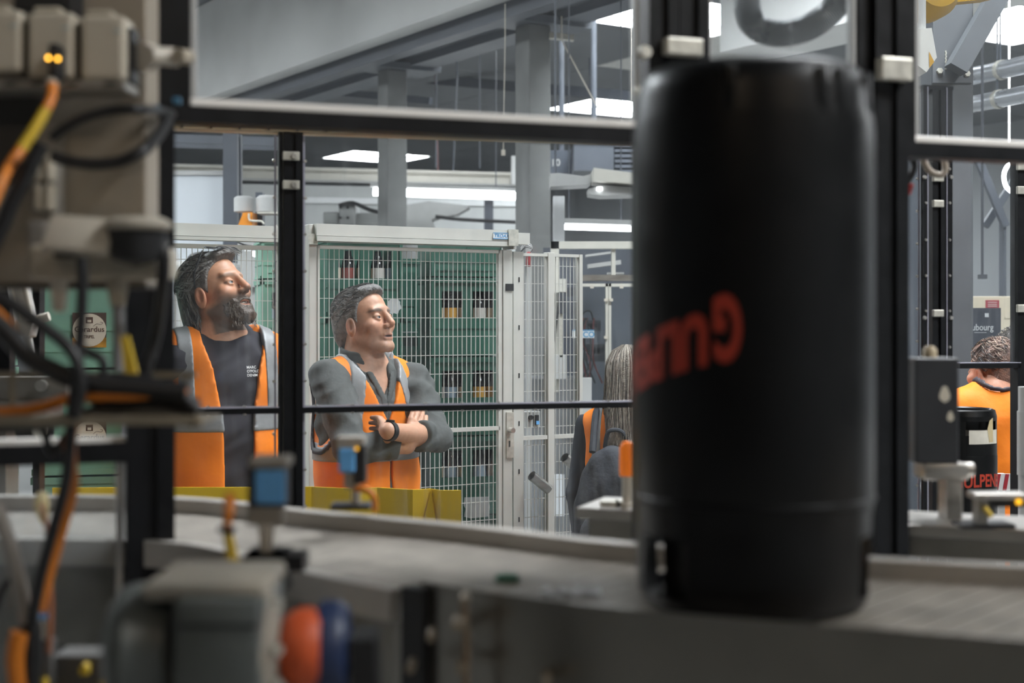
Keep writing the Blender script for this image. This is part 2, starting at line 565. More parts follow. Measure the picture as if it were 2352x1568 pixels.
# right part: latch post, narrow panels
zr = FP.z(1230, 582)
mb = MB(FP.m); fbox(mb, 1174, 1197, 0, FP.z(1180, 578), -0.02, 0.03, 0.002)
mb.cur = 1
for k in range(9):
    z = 0.2 + k * 0.2
    mb.box2((FP.u(1185), -0.0215, z), (FP.u(1188), -0.0195, z + 0.02))
obj('latch_post', mb, [M_CREAM, M_BLACKP], fence)
for (a, b) in ((1198, 1254), (1271, 1328)):
    mb = MB(FP.m); fbox(mb, a - 1, b + 1, zr - 0.012, zr, -0.012, 0.012); obj('top_rail', mb, M_CREAM, fence)
    mb = MB(FP.m); z = FP.z(1230, 1000); fbox(mb, a, b, z - 0.016, z, -0.012, 0.008); obj('middle_rail', mb, M_CREAM, fence)
    obj('wire_mesh', wires(a + 4, b - 3, 0.08, zr - 0.01, step=0.0158), M_WIRE, fence, kind='stuff')
mb = MB(FP.m); fbox(mb, 1255, 1270, 0, zr + 0.006, -0.015, 0.025, 0.002); obj('post', mb, M_CREAM, fence)
mb = MB(FP.m); fbox(mb, 1327, 1334, 0, zr, -0.015, 0.02); obj('post', mb, M_CREAM, fence)

# sliding gate
gate = thing('mesh_gate', 'cream sliding mesh gate with header box, latch plate and blue maker sticker', 'gate', tuple(Vector(FP.m @ Vector((FP.u(930), 0, 0)))), FP.yaw)
mb = MB(FP.m); fbox(mb, 714, 1166, FP.z(940, 549), FP.z(940, 523), -0.06, 0.05); fbox(mb, 714, 1166, FP.z(940, 561), FP.z(940, 550), -0.064, 0.045)
hb = obj('header_box', mb, M_CREAM, gate)
mb = MB(FP.m); fbox(mb, 1166, 1172, FP.z(1168, 573), FP.z(1168, 528), -0.05, 0.05); fbox(mb, 1172, 1203, FP.z(1185, 562), FP.z(1185, 536), -0.05, 0.05)
obj('end_housing', mb, M_CREAM, gate)
mb = MB(FP.m); fbox(mb, 1149, 1171, FP.z(1160, 566), FP.z(1160, 529), -0.072, -0.06); obj('bracket', mb, M_ZINC, gate)
zdt = FP.z(930, 569)
mb = MB(FP.m); fbox(mb, 722, 1140, zdt - 0.014, zdt, -0.034, -0.014); obj('top_rail', mb, M_CREAM, gate)
mb = MB(FP.m); fbox(mb, 1136, 1144, 0.05, zdt, -0.034, -0.012); obj('stile', mb, M_CREAM, gate)
mb = MB(FP.m); fbox(mb, 1145, 1166, 0.05, zdt, -0.04, 0.0, 0.003); obj('stile', mb, M_CREAM, gate)
mb = MB(FP.m); fbox(mb, 722, 727, 0.05, zdt, -0.034, -0.012); obj('stile', mb, M_CREAM, gate)
z = FP.z(930, 991); mb = MB(FP.m); fbox(mb, 726, 1140, z - 0.008, z + 0.008, -0.034, -0.016); obj('middle_rail', mb, M_CREAM, gate)
mb = MB(FP.m); fbox(mb, 722, 1140, 0.05, 0.08, -0.034, -0.012); obj('bottom_rail', mb, M_CREAM, gate)
obj('wire_mesh', wires(727, 1136, 0.08, zdt - 0.012, w=-0.026), M_WIRE, gate, kind='stuff')
mb = MB(FP.m); fbox(mb, 1151, 1168, FP.z(1160, 1049), FP.z(1160, 945), -0.046, -0.04)
mb.cur = 1
c = FP.m @ Vector((FP.u(1157), -0.05, FP.z(1157, 985)))
mb2 = mb; mb.xf = Matrix.Identity(4); mb.cyl(c, c + FP.m.to_3x3() @ Vector((0, -0.03, 0)), 0.011, n=12)
mb.xf = FP.m; mb.cur = 2; mb.box2((FP.u(1156), -0.0475, FP.z(1157, 1024)), (FP.u(1159), -0.046, FP.z(1157, 1010)))
obj('latch_plate', mb, [M_ZINC, M_ALU, M_BLACKP], gate)
mb = MB(FP.m); mb.box2((FP.u(1150), -0.044, FP.z(1160, 668)), (FP.u(1168), -0.03, FP.z(1160, 652)))
obj('safety_switch', mb, M_BLACKP, gate)
# maker sticker on the header box
st = MB(FP.m); fbox(st, 1115, 1153, FP.z(1134, 551), FP.z(1134, 536), -0.0652, -0.0642); so = obj('sticker', st, mat('sticker white', (0.7, 0.71, 0.71), 0.4), hb)
tx = MB()
mblue = mat('sticker blue', (0.10, 0.28, 0.50), 0.4)
tx.xf = FP.m
fbox(tx, 1115, 1153, FP.z(1134, 538), FP.z(1134, 536), -0.0662, -0.0652); fbox(tx, 1115, 1153, FP.z(1134, 551), FP.z(1134, 549), -0.0662, -0.0652)
tx.xf = Matrix.Identity(4)
text_on(tx, 'TROAX', 0.0185, wall_M(FP.m @ Vector((FP.u(1134), -0.0656, FP.z(1134, 543.5))), FP.yaw), bold=0.0006, shear=0.25, xs=1.15)
obj('lettering', tx, mblue, hb)

# things hung on the narrow panels
g = thing('push_button_box', 'small grey button box with blue key switch hung behind the narrow fence panel', 'control box', tuple(FP.m @ Vector((FP.u(1224), 0.03, FP.z(1224, 985)))), FP.yaw)
mb = MB(FP.m); mb.box2((FP.u(1206), 0.004, FP.z(1224, 982)), (FP.u(1243), 0.06, FP.z(1224, 945)), bev=0.004); obj('housing', mb, mat('grey box plastic', (0.42, 0.43, 0.42), 0.5), g)
mb = MB(); c = FP.m @ Vector((FP.u(1218), 0.002, FP.z(1224, 958))); mb.cyl(c, c + FP.m.to_3x3() @ Vector((0, -0.012, 0)), 0.010, n=12); obj('button', mb, M_BLACKP, g)
mb = MB(FP.m); mb.box2((FP.u(1227), -0.012, FP.z(1231, 975)), (FP.u(1235), 0.004, FP.z(1231, 952)), bev=0.002); obj('key_switch', mb, M_BLACKP, g)
mb = MB(FP.m); mb.box2((FP.u(1228), -0.015, FP.z(1231, 974)), (FP.u(1235), -0.012, FP.z(1231, 966))); obj('key_tag', mb, M_BLUE, g)
for nm, a, b, lab in (('steel_sleeve', (1221, 1092), (1260, 1124), 'short polished steel sleeve fixed at a slant on the narrow fence panel'),
                      ('steel_sleeve', (1297, 1050), (1328, 1080), 'short polished steel sleeve at a slant beside the dark backpack')):
    Yq = FP.Y((a[0] + b[0]) / 2) - 0.06
    mb = MB(); p0 = P(*a, Yq - 0.03); p1 = P(*b, Yq + 0.02)
    mb.cyl(p0, p1, 0.021, n=20, caps=False); mb.cyl(p0, p1, 0.018, n=20, caps=False)
    d = (p1 - p0).normalized()
    mb.cyl(p1 - d * 0.002, p1, 0.021, n=20)
    mid = (p0 + p1) / 2
    mb.box(mid + Vector((0.01, 0.035, 0)), (0.012, 0.06, 0.012))
    tag(obj(nm, mb, M_STEEL, smooth=True), lab, 'sleeve', 'steel sleeves on the fence')

# ================================================================== GREEN CRATES WITH BOTTLES
m_gr = mat('dark green crate plastic', (0.020, 0.088, 0.060), 0.42, 0, 0.2, 3)
m_grl = mat('lit green crate plastic', (0.20, 0.37, 0.28), 0.5, 0, 0.18, 3)  # paler copy of the crate green, light on these stacks put into colour
m_glass = mat('dark brown bottle glass', (0.012, 0.012, 0.014), 0.12, spec=0.8)
m_labs = [mat('bottle label white', (0.42, 0.40, 0.37), 0.5), mat('bottle label amber', (0.50, 0.27, 0.05), 0.5), mat('bottle label cream', (0.60, 0.50, 0.36), 0.5), mat('bottle label red', (0.20, 0.045, 0.035), 0.5), mat('bottle label blue', (0.25, 0.34, 0.42), 0.5)]
m_caps = mat('crown cap', (0.55, 0.42, 0.2), 0.4, 0.6)
CW, CD, CH = 0.325, 0.27, 0.338


def crate_meshes(kind):
    """crate in its own frame: x along the front (-y), origin bottom centre"""
    w, d, h = CW, CD, CH
    mb = MB(); t = 0.008
    mb.box2((-w / 2, -d / 2, 0), (w / 2, d / 2, 0.012))
    for s in (-1, 1):  # short sides
        mb.box2((s * w / 2, -d / 2, 0), (s * (w / 2 - t), d / 2, h))
    mb.box2((-w / 2, d / 2 - t, 0), (w / 2, d / 2, h))
    y0, y1 = -d / 2, -d / 2 + t
    wb, wt = h - 0.175, h - 0.058         # window band
    if kind == 'window':
        mb.box2((-w / 2, y0, 0), (w / 2, y1, wb))
        mb.box2((-w / 2, y0, wt), (w / 2, y1, h))
        for a, b in ((-w / 2, -0.115), (-0.022, 0.022), (0.115, w / 2)):
            mb.box2((a, y0, wb), (b, y1, wt))
    else:
        mb.box2((-w / 2, y0, 0), (w / 2, y1, h - 0.062))
        mb.box2((-w / 2, y0, h - 0.04), (w / 2, y1, h))
        mb.box2((-w / 2, y0, h - 0.062), (-0.055, y1, h - 0.04)); mb.box2((0.055, y0, h - 0.062), (w / 2, y1, h - 0.04))
        # raised panel edges
        mb.box2((-w / 2 + 0.03, y0 - 0.004, 0.05), (w / 2 - 0.03, y0, 0.06))
        mb.box2((-0.004, y0 - 0.004, 0.06), (0.004, y0, h - 0.08))
    shell = mb
    rim = MB()
    for z0, z1, o in ((0.0, 0.02, 0.004), (h - 0.022, h, 0.007), (0.118, 0.124, 0.003)):
        rim.box2((-w / 2 - o, -d / 2 - o, z0), (w / 2 + o, -d / 2 + 0.001, z1))
        for s in (-1, 1): rim.box2((s * (w / 2 - 0.001), -d / 2 - o, z0), (s * (w / 2 + o), d / 2 + o, z1))
    for s in (-1, 1):
        rim.box2((s * w / 2, -d / 2 - 0.007, 0), (s * (w / 2 - 0.014), -d / 2, h))
    return shell, rim


CR = {}


def crate(loc, yaw, kind, light, label, group, half=False):
    key = (kind, light)
    m = m_grl if light else m_gr
    o = bpy.data.objects.new('bottle_crate', None); o.empty_display_size = 0.05; col.objects.link(o)
    o.location = loc; o.rotation_euler = (0, 0, yaw)
    PM[o] = Matrix.Translation(Vector(loc)) @ Matrix.Rotation(yaw, 4, 'Z')
    tag(o, label, 'crate', group)
    if half: o.scale = (1, 1, 0.5)
    if key not in CR:
        sh, rim = crate_meshes(kind)
        CR[key] = (sh.mesh('shell', m), rim.mesh('rim', m))
    for nm, me in zip(('shell', 'rim'), CR[key]):
        c = bpy.data.objects.new(nm, me); col.objects.link(c); c.parent = o
    return o


BT = {}


def bottle(loc, k, label):
    if not BT:
        mb = MB(); mb.lathe([(0.028, 0), (0.0305, 0.004), (0.0305, 0.205), (0.026, 0.225), (0.0155, 0.25), (0.0135, 0.285), (0.0145, 0.288), (0.0145, 0.296), (0, 0.296)], n=14)
        BT['glass'] = mb.mesh('glass', m_glass, True)
        mb = MB(); mb.lathe([(0.0155, 0.288), (0.0158, 0.298), (0.012, 0.302), (0, 0.302)], n=14); BT['cap'] = mb.mesh('cap', m_caps, True)
        for i, ml in enumerate(m_labs):
            mb = MB(); mb.lathe([(0.0311, 0.148), (0.0311, 0.196)], n=14, ); mb.f = mb.f[:14]; mb.mi = mb.mi[:14]
            BT['l%d' % i] = mb.mesh('label', ml, True)
    o = bpy.data.objects.new('beer_bottle', BT['glass']); col.objects.link(o); o.location = loc; o.rotation_euler = (0, 0, random.uniform(0, 6))
    tag(o, label, 'bottle', 'bottles in the green crates')
    for nm, me in (('cap', BT['cap']), ('paper_label', BT['l%d' % k])):
        c = bpy.data.objects.new(nm, me); col.objects.link(c); c.parent = o


CYAW = R(16)
cstacks = []   # (px centre, Y, z top of one crate, kinds)
lname = ['white', 'amber', 'cream', 'red', 'pale blue']


def stack(px, Y, z0, n, kind, light, where, vis=(), yaw=CYAW, group='green crates in the cage', half=False):
    c = P(px, HY, Y)
    for k in range(n):
        z = z0 + k * 0.344
        pos = ('bottom', 'second', 'third', 'fourth', 'fifth', 'sixth', 'seventh')[k]
        crate((c.x, c.y, z), yaw, kind if not (half and k == n - 1) else 'slot', light, '%s green crate up from the pallet, %s' % (pos, where), group, half and k == n - 1)
        if kind == 'window' and k in vis:
            Mx = Matrix.Translation((c.x, c.y, z + 0.0125)) @ Matrix.Rotation(yaw, 4, 'Z')
            for xi in range(5):
                kk = random.choice((0, 0, 1, 2, 2, 3, 4, 4))
                lc = Mx @ Vector((-0.128 + 0.064 * xi, -CD / 2 + 0.05, 0))
                bottle(lc, kk, 'dark bottle, %s label, %s crate up, %s' % (lname[kk], pos, where.replace('in the ', '')))


m_wood = mat('pallet wood', (0.36, 0.25, 0.14), 0.8, 0, 0.3, 12, stretch=(1, 8, 8))


def pallet(px, Y, w, h, label, yaw=CYAW):
    c = P(px, HY, Y)
    M = Matrix.Translation((c.x, c.y, 0)) @ Matrix.Rotation(yaw, 4, 'Z')
    g = thing('pallet', label, 'pallet', (c.x, c.y, 0), yaw, 'pallets under the crates')
    for k in range(3):
        mb = MB(M); y = -0.13 + 0.13 * k; mb.box2((-w / 2, y - 0.035, 0), (w / 2, y + 0.035, h - 0.02)); obj('bearer', mb, m_wood, g)
    for k in range(4):
        mb = MB(M); x = -w / 2 + (k + 0.5) * w / 4; mb.box2((x - w / 10, -0.17, h - 0.02), (x + w / 10, 0.17, h)); obj('deck_board', mb, m_wood, g)


YC = 6.22
stack(1057, YC + 0.08, 0.11, 6, 'window', False, 'in the stack beside the gate latch', vis=(1, 2, 3, 4), half=True)
pallet(1057, YC + 0.08, 0.34, 0.11, 'wooden pallet under the crate stack beside the gate latch')
stack(940, YC + 0.52, 0.21, 5, 'slot', False, 'in the stack with handle slots')
pallet(940, YC + 0.52, 0.27, 0.21, 'wooden pallet under the crate stack with handle slots')
stack(826, YC - 0.02, 0.28, 5, 'window', False, 'in the stack behind the man with crossed arms', vis=(3, 4))
pallet(826, YC - 0.02, 0.34, 0.28, 'tall wooden pallet under the stack behind the grey shirt man')
stack(674, YC + 0.40, 0.11, 6, 'window', True, 'in the pale-lit stack by the fence post', vis=(3, 4), half=True)
pallet(674, YC + 0.40, 0.34, 0.11, 'wooden pallet under the pale-lit stack behind the fence post')
# a torn white sheet and a scrap stuck on the crates
mb = MB(); y = YC - 0.09
p = [P(*q, y) for q in ((1067, 1142), (1122, 1140), (1125, 1165), (1122, 1186), (1080, 1190), (1066, 1186), (1069, 1168), (1065, 1160))]
mb.add(p + [v + Vector((0, 0.001, 0)) for v in p], [tuple(range(8)), tuple(range(15, 7, -1))] + [(i, (i + 1) % 8, 8 + (i + 1) % 8, 8 + i) for i in range(8)])
tag(obj('torn_paper', mb, mat('weathered paper', (0.55, 0.57, 0.58), 0.8, 0, 0.1, 20)), 'torn white paper sheet stuck low on the crate stack by the gate latch', 'paper')
mb = MB(); y = YC - 0.02 - 0.16
ring = [(905 + 16 * math.cos(t) * (1 + 0.12 * math.sin(7 * t)), 703 + 18 * math.sin(t) * (1 + 0.12 * math.cos(6 * t))) for t in np.linspace(0, 2 * math.pi, 21)[:-1]]
p = [P(*q, y) for q in ring]; n = len(p)
mb.add(p + [v + Vector((0, 0.001, 0)) for v in p], [tuple(range(n)), tuple(range(2 * n - 1, n - 1, -1))] + [(i, (i + 1) % n, n + (i + 1) % n, n + i) for i in range(n)])
tag(obj('torn_label', mb, mat('weathered paper', (0.55, 0.57, 0.58))), 'round torn white label remnant on the dark green crates', 'paper')

# pale-lit crates with the round beer labels, seen past the control cabinet
m_lab = mat('crate label cream', (0.66, 0.58, 0.47), 0.5); m_labd = mat('crate label dark print', (0.10, 0.055, 0.04), 0.5)
m_lamb = mat('crate label amber field', (0.55, 0.27, 0.04), 0.5, 0, 0.5, 30); m_labb = mat('crate label brown field', (0.09, 0.06, 0.05), 0.5)


def round_label(c, yaw, k, w=0.105, h=0.112):
    M = wall_M(c, yaw)
    mb = MB(M)
    mb.box2((-w / 2, -h / 2, 0), (w / 2, -h * 0.22, 0.001)); mb.cur = 1
    mb.box2((-w / 2, -h * 0.22, 0), (w / 2, h / 2, 0.001)); mb.cur = 2
    n = 28; o = [(w * 0.50 * math.cos(2 * math.pi * i / n), h * 0.475 * math.sin(2 * math.pi * i / n)) for i in range(n)]
    mb.prism(o, 0.001, 0.0016); mb.cur = 3
    mb.box2((-0.011, 0.022, 0.0016), (0.011, 0.042, 0.002))
    mb.cur = 2; mb.box2((-0.006, 0.025, 0.002), (0.006, 0.033, 0.0023)); mb.cur = 3
    vv, ff = text_mesh('Gerardus', 0.0245, extrude=0.0003, bold=0.0003); mb.add([v + Vector((0, 0.002, 0.002)) for v in vv], ff)
    vv, ff = text_mesh('TRIPEL', 0.014, extrude=0.0003, bold=0.0002, xs=0.8); mb.add([v + Vector((0, -0.022, 0.002)) for v in vv], ff)
    # swash over the name
    pts = [Vector((0.012, 0.012, 0.002)), Vector((0.022, 0.02, 0.002)), Vector((0.036, 0.018, 0.002)), Vector((0.042, 0.024, 0.002)), Vector((0.034, 0.026, 0.002))]
    mb.tube(pts, 0.0006, n=4)
    return mb, [m_lamb, m_labb, m_lab, m_labd]


YG = 4.72
YAWG = R(12)
cg = P(205, HY, YG)
for k in range(6):
    z = 0.11 + 0.345 * k
    pos = ('bottom', 'second', 'third', 'fourth', 'fifth', 'sixth')[k]
    c = crate((cg.x, cg.y, z), YAWG, 'slot', True, '%s pale-lit green crate up from the pallet in the stack with round beer labels' % pos, 'pale-lit crates with round labels')
    if k in (1, 2, 3, 4):
        M = Matrix.Translation((cg.x, cg.y, 0)) @ Matrix.Rotation(YAWG, 4, 'Z')
        zc = ZC - ((757 if k == 4 else 757 + 240 * (4 - k)) - HY) / F * YG
        cc = M @ Vector((0.012, -CD / 2 - 0.0085, zc))
        lm, ms = round_label(cc, YAWG, k)
        lo = obj('beer_label', lm, ms, c)
pallet(205, YG, 0.34, 0.11, 'wooden pallet under the crates with round beer labels', YAWG)
cg2 = Vector((cg.x - 0.50, cg.y - 0.03, 0))
for k in range(6):
    pos = ('bottom', 'second', 'third', 'fourth', 'fifth', 'sixth')[k]
    crate((cg2.x + 0.08, cg2.y, 0.11 + 0.345 * k), YAWG, 'slot', True, '%s pale-lit green crate up from the pallet in the stack next to the grey gripper' % pos, 'pale-lit crates next to the gripper')
mb = MB(Matrix.Translation((cg2.x + 0.08, cg2.y, 0)) @ Matrix.Rotation(YAWG, 4, 'Z')); mb.box2((-0.16, -0.14, 0), (0.16, 0.14, 0.11)); tag(obj('plinth', mb, m_wood), 'wooden plinth under the crates next to the grey gripper', 'plinth')

# ================================================================== YELLOW GUARD
mb = MB()
prof = [(120, 4.22), (300, 4.235), (560, 4.235), (715, 4.25), (806, 4.205), (866, 4.23), (948, 4.175), (990, 4.20), (1012, 4.16), (1059, 4.16)]
zt = ZC - (1122 - HY) / F * 4.20
n = len(prof); vs_ = []
for off in (0.0, 0.006):
    for z in (0.0, zt):
        for px, Y in prof:
            p = P(px, HY, Y); vs_.append((p.x, p.y + off, z))
fs = []
for i in range(n - 1):
    fs += [(i, i + 1, n + i + 1, n + i), (2 * n + i, 3 * n + i, 3 * n + i + 1, 2 * n + i + 1), (n + i, n + i + 1, 3 * n + i + 1, 3 * n + i)]
fs += [(0, n, 3 * n, 2 * n), (n - 1, 2 * n - 1, 4 * n - 1, 3 * n - 1)]
mb.add(vs_, fs)
yg = thing('guard_plate', 'folded yellow sheet metal guard standing in front of both men', 'guard', (P(700, HY, 4.3).x, 4.3, 0))
obj('folded_sheet', mb, M_YELLOW, yg)
mb = MB(); a = P(990, 1125, 4.195); b = P(960, 1250, 4.17); c = P(1008, 1250, 4.15)
mb.add([a, b, c, a + Vector((0.003, 0.006, 0)), b + Vector((0, 0.006, 0)), c + Vector((0, 0.006, 0))], [(0, 1, 2), (5, 4, 3), (0, 3, 4, 1), (1, 4, 5, 2), (2, 5, 3, 0)])
obj('gusset', mb, M_YELLOW, yg)

# ================================================================== MID ENCLOSURE (black profiles, acrylic panes)
ME = Plane(670, 3.2, 15)


def ebox(mb, pl, px0, px1, z0, z1, w0, w1, bev=0.0):
    mb.box2((pl.u(px0), w0, z0), (pl.u(px1), w1, z1), bev=bev)


def bolt(mb, pl, px, py, r=0.004, w=-0.001):
    c = pl.m @ Vector((pl.u(px), w, pl.z(px, py))); d = pl.m.to_3x3() @ Vector((0, -1, 0))
    xf = mb.xf; mb.xf = Matrix.Identity(4); mb.cyl(c, c + d * r * 0.8, r, r * 0.75, n=8); mb.xf = xf


me_ = thing('machine_enclosure', 'black profile machine enclosure with clear acrylic panes in front of the two men', 'enclosure', tuple(ME.o), ME.yaw)
ztop = ME.z(670, 303)
zc_ = ME.z(670, 941)
M_EDGE = mat('acrylic cut edge lilac', (0.50, 0.49, 0.58), 0.2, 0.3)


def profile_post(pl, parent, a, b, z0, z1, depth=0.045, name='post'):
    """slotted aluminium profile: body with a recessed groove on the front"""
    mb = MB(pl.m); ua, ub = pl.u(a), pl.u(b); w = ub - ua
    mb.box2((ua, 0, z0), (ua + w * 0.36, depth, z1)); mb.box2((ub - w * 0.36, 0, z0), (ub, depth, z1))
    mb.box2((ua + w * 0.36, 0.006, z0), (ub - w * 0.36, depth - 0.002, z1))
    return obj(name, mb, M_BLACK, parent)


pp = profile_post(ME, me_, 652, 696, 0, ztop)
mb = MB(ME.m); ebox(mb, ME, 641, 650, 0, ztop, 0.004, 0.03); obj('pane_frame', mb, M_BLACK, me_)
mb = MB(ME.m); ebox(mb, ME, 650, 652, 0, ztop, 0.01, 0.03); obj('spacer_strip', mb, M_ZINC, me_)
for py in (359, 425, 1210):
    mb = MB(ME.m); mb.box2((ME.u(648), -0.012, ME.z(668, py + 10)), (ME.u(687), 0.0, ME.z(668, py - 10)), bev=0.002)
    br = obj('bracket', mb, M_ZINC, pp)
    mb = MB(ME.m); bolt(mb, ME, 674, py + 1, 0.008, -0.012); obj('bolt', mb, M_ALU, pp)
# panes
panes = [(280, 636, 306, 934, M_PLEX), (280, 636, 950, 1600, M_PLEX), (698, 1470, 306, 930, M_PLEX), (698, 1470, 950, 1600, M_PLEX),
         (1530, 2120, 306, 905, M_PLEX), (1530, 2120, 930, 1600, M_PLEX)]
for a, b, y0, y1, m in panes:
    mb = MB(ME.m); z1 = ztop - 0.005 if y0 == 306 else zc_ - 0.004; z0 = zc_ + 0.004 if y0 == 306 else 0.25
    mb.box2((ME.u(a), 0.018, z0), (ME.u(b), 0.022, z1)); pn = obj('pane', mb, m, me_)
    for e in (a, b):
        mb = MB(ME.m)
        u = ME.u(e); s = 1 if e == a else -1
        mb.box2((u, 0.016, z0), (u + s * 0.0045, 0.0175, z1)); obj('pane_edge', mb, M_EDGE, me_)
    mb = MB(ME.m)
    for e in (a + 5, b - 5):
        zz = z0 + 0.06
        while zz < z1:
            py = HY + (ZC - zz) * F / ME.Y(e); bolt(mb, ME, e, py, 0.004, 0.0175); zz += 0.083
    obj('screw', mb, M_ALU, me_, kind='stuff')
# cross bar with lilac top edge and screws
for a, b in ((280, 641), (696, 2125)):
    mb = MB(ME.m); mb.box2((ME.u(a), 0.0, zc_ - 0.008), (ME.u(b), 0.03, zc_ + 0.005)); cb = obj('cross_bar', mb, M_BLACK, me_)
    mb = MB(ME.m); mb.box2((ME.u(a), -0.001, zc_ + 0.0052), (ME.u(b), 0.03, zc_ + 0.008)); obj('edge_strip', mb, M_EDGE, me_)
    mb = MB(ME.m); px = a + 30
    while px < b:
        c = ME.m @ Vector((ME.u(px), 0.004, zc_ + 0.008)); mb.xf = Matrix.Identity(4); mb.lathe([(0.0035, 0), (0.0035, 0.002), (0.0015, 0.0035), (0, 0.0036)], c, 8)
        c = ME.m @ Vector((ME.u(px), 0.0, zc_ - 0.0085)); mb.box(c, (0.006, 0.006, 0.003)); px += 84
    obj('screw', mb, M_ALU, me_, kind='stuff')
# right corner post with brackets (bolted angle strips either side)
pc = profile_post(ME, me_, 2142, 2172, 0, ME.z(2155, 200), name='corner_post')
for a, b in ((2121, 2132), (2174, 2188)):
    mb = MB(ME.m); ebox(mb, ME, a, b, 0, ME.z(2155, 200), 0.0, 0.012); obj('pane_frame', mb, M_BLACK, me_)
    mb = MB(ME.m); e = (a + b) / 2
    for py in (388, 466, 551, 633, 714, 797, 880, 1000, 1090): bolt(mb, ME, e, py, 0.004, 0.0)
    for py in (407, 730): bolt(mb, ME, e + (3 if e > 2150 else -3), py, 0.006, 0.0)
    obj('screw', mb, M_ALU, me_, kind='stuff')
    mb = MB(ME.m); ebox(mb, ME, b - 2 if a == 2121 else a, b if a == 2121 else a + 1.5, 0, ME.z(2155, 200), -0.001, 0.0); obj('edge_strip', mb, M_EDGE, me_)
for py in (409, 468, 719):
    mb = MB(ME.m); mb.box2((ME.u(2140), -0.010, ME.z(2152, py + 8)), (ME.u(2164), 0.0, ME.z(2152, py - 8)), bev=0.002); obj('bracket', mb, M_ZINC, me_)
mb = MB(ME.m); ebox(mb, ME, 2121, 2190, ME.z(2155, 206), ME.z(2155, 196), 0.0, 0.05); obj('top_bar', mb, M_BLACK, me_)

# cable bundle along the top: bars, coloured cables and ties
g = thing('cable_bundle', 'bundle of cream and copper coloured cables tied along the top of the enclosure', 'cables', tuple(ME.m @ Vector((0, 0, ztop))), ME.yaw)
mb = MB(ME.m); mb.box2((ME.u(280), -0.004, ztop - 0.001), (ME.u(2120), 0.05, ztop + 0.003)); obj('tray', mb, mat('gilt tray edge', (0.62, 0.50, 0.33), 0.4, 0.5), g)
cabs = [(0.0075, 0.0, M_WPLAST), (0.018, 0.012, mat('cable grey', (0.45, 0.43, 0.40), 0.5)), (0.006, 0.022, M_WPLAST), (0.027, 0.018, mat('copper cable', (0.42, 0.16, 0.07), 0.45))]
for i, (dz, dw, mm) in enumerate(cabs):
    mb = MB(); pts = []
    for k in range(30):
        px = 282 + k * (2115 - 282) / 29
        pts.append(ME.m @ Vector((ME.u(px), dw + 0.003 + 0.003 * math.sin(k * 1.3 + i), ztop + 0.003 + dz + 0.002 * math.sin(k * 2.1 + i * 2))))
    mb.tube(pts, 0.0065, n=8, smooth=3); obj('cable', mb, mm, g, smooth=True)
mb = MB()
for px in list(range(360, 2100, 66)):
    c = ME.m @ Vector((ME.u(px), 0.012, ztop + 0.018)); mb.xf = Matrix.Identity(4)
    mb.box(c, (0.004, 0.045, 0.036), Matrix.Rotation(R(8), 3, 'Y'))
obj('cable_tie', mb, M_BLACKP, g, kind='stuff')
# ================================================================== FRONT ENCLOSURE
FE = Plane(350, 1.75, 20)
fe = thing('guard_enclosure', 'black profile guard frame with clear upper panes standing behind the keg conveyor', 'enclosure', tuple(FE.o), FE.yaw)
ZFT = 2.75
zb = FE.z(440, 226)      # lower edge of the upper panes
pL = profile_post(FE, fe, 290, 402, 0, ZFT, 0.06)
pM = profile_post(FE, fe, 1492, 1560, 0, ZFT, 0.06); pM2 = profile_post(FE, fe, 1562, 1630, 0, ZFT, 0.06)
pR = profile_post(FE, fe, 2012, 2088, FE.z(2050, 1322), ZFT, 0.06)
mb = MB(FE.m); ebox(mb, FE, 2005, 2095, FE.z(2050, 1330), FE.z(2050, 1322), -0.01, 0.07); obj('foot_plate', mb, M_STEELD, fe)
for (a, b) in ((404, 439), (1980, 2010), (2090, 2112)):
    mb = MB(FE.m); ebox(mb, FE, a, b, zb - 0.03, ZFT, 0.01, 0.04); obj('stile', mb, M_BLACK, fe)
for (a, b) in ((402, 1492), (2090, 2700), (1630, 2012)):
    mb = MB(FE.m); ebox(mb, FE, a, b, zb - 0.03, zb - 0.008, 0.006, 0.045); obj('rail', mb, M_BLACK, fe)
for (a, b) in ((439, 1478), (1632, 1978), (2112, 2700)):
    ua, ub = FE.u(a), FE.u(b)
    mb = MB(FE.m); mb.box2((ua, 0.022, zb), (ub, 0.026, ZFT)); obj('pane', mb, M_PLEXC, fe)
    for nm, q0, q1 in (('seal', (ua, 0.012, zb - 0.008), (ub, 0.03, zb + 0.003)), ('seal', (ua, 0.012, zb + 0.003), (ua + 0.009, 0.03, ZFT)), ('seal', (ub - 0.007, 0.012, zb + 0.003), (ub, 0.03, ZFT))):
        mb = MB(FE.m); mb.box2(q0, q1, bev=0.002); obj(nm, mb, M_SEAL if q1[0] - q0[0] > 0.05 else mat('grey pane edge', (0.45, 0.45, 0.44), 0.35), fe)
for (a, b, y0, y1) in ((1518, 1602, 92, 132), (2008, 2080, 136, 188)):
    mb = MB(FE.m); mb.box2((FE.u(a), -0.02, FE.z((a + b) / 2, y1)), (FE.u(b), 0.0, FE.z((a + b) / 2, y0)), bev=0.003); obj('bracket', mb, M_ZINC, fe)
mb = MB(FE.m); bolt(mb, FE, 1476, 122, 0.011, -0.005); bolt(mb, FE, 1462, 210, 0.008, -0.005); obj('bolt', mb, M_ZINC, fe, kind='stuff')
mb = MB(FE.m); ebox(mb, FE, 402, 2012, ZFT, ZFT + 0.04, 0.0, 0.05); obj('top_rail', mb, M_BLACK, fe)
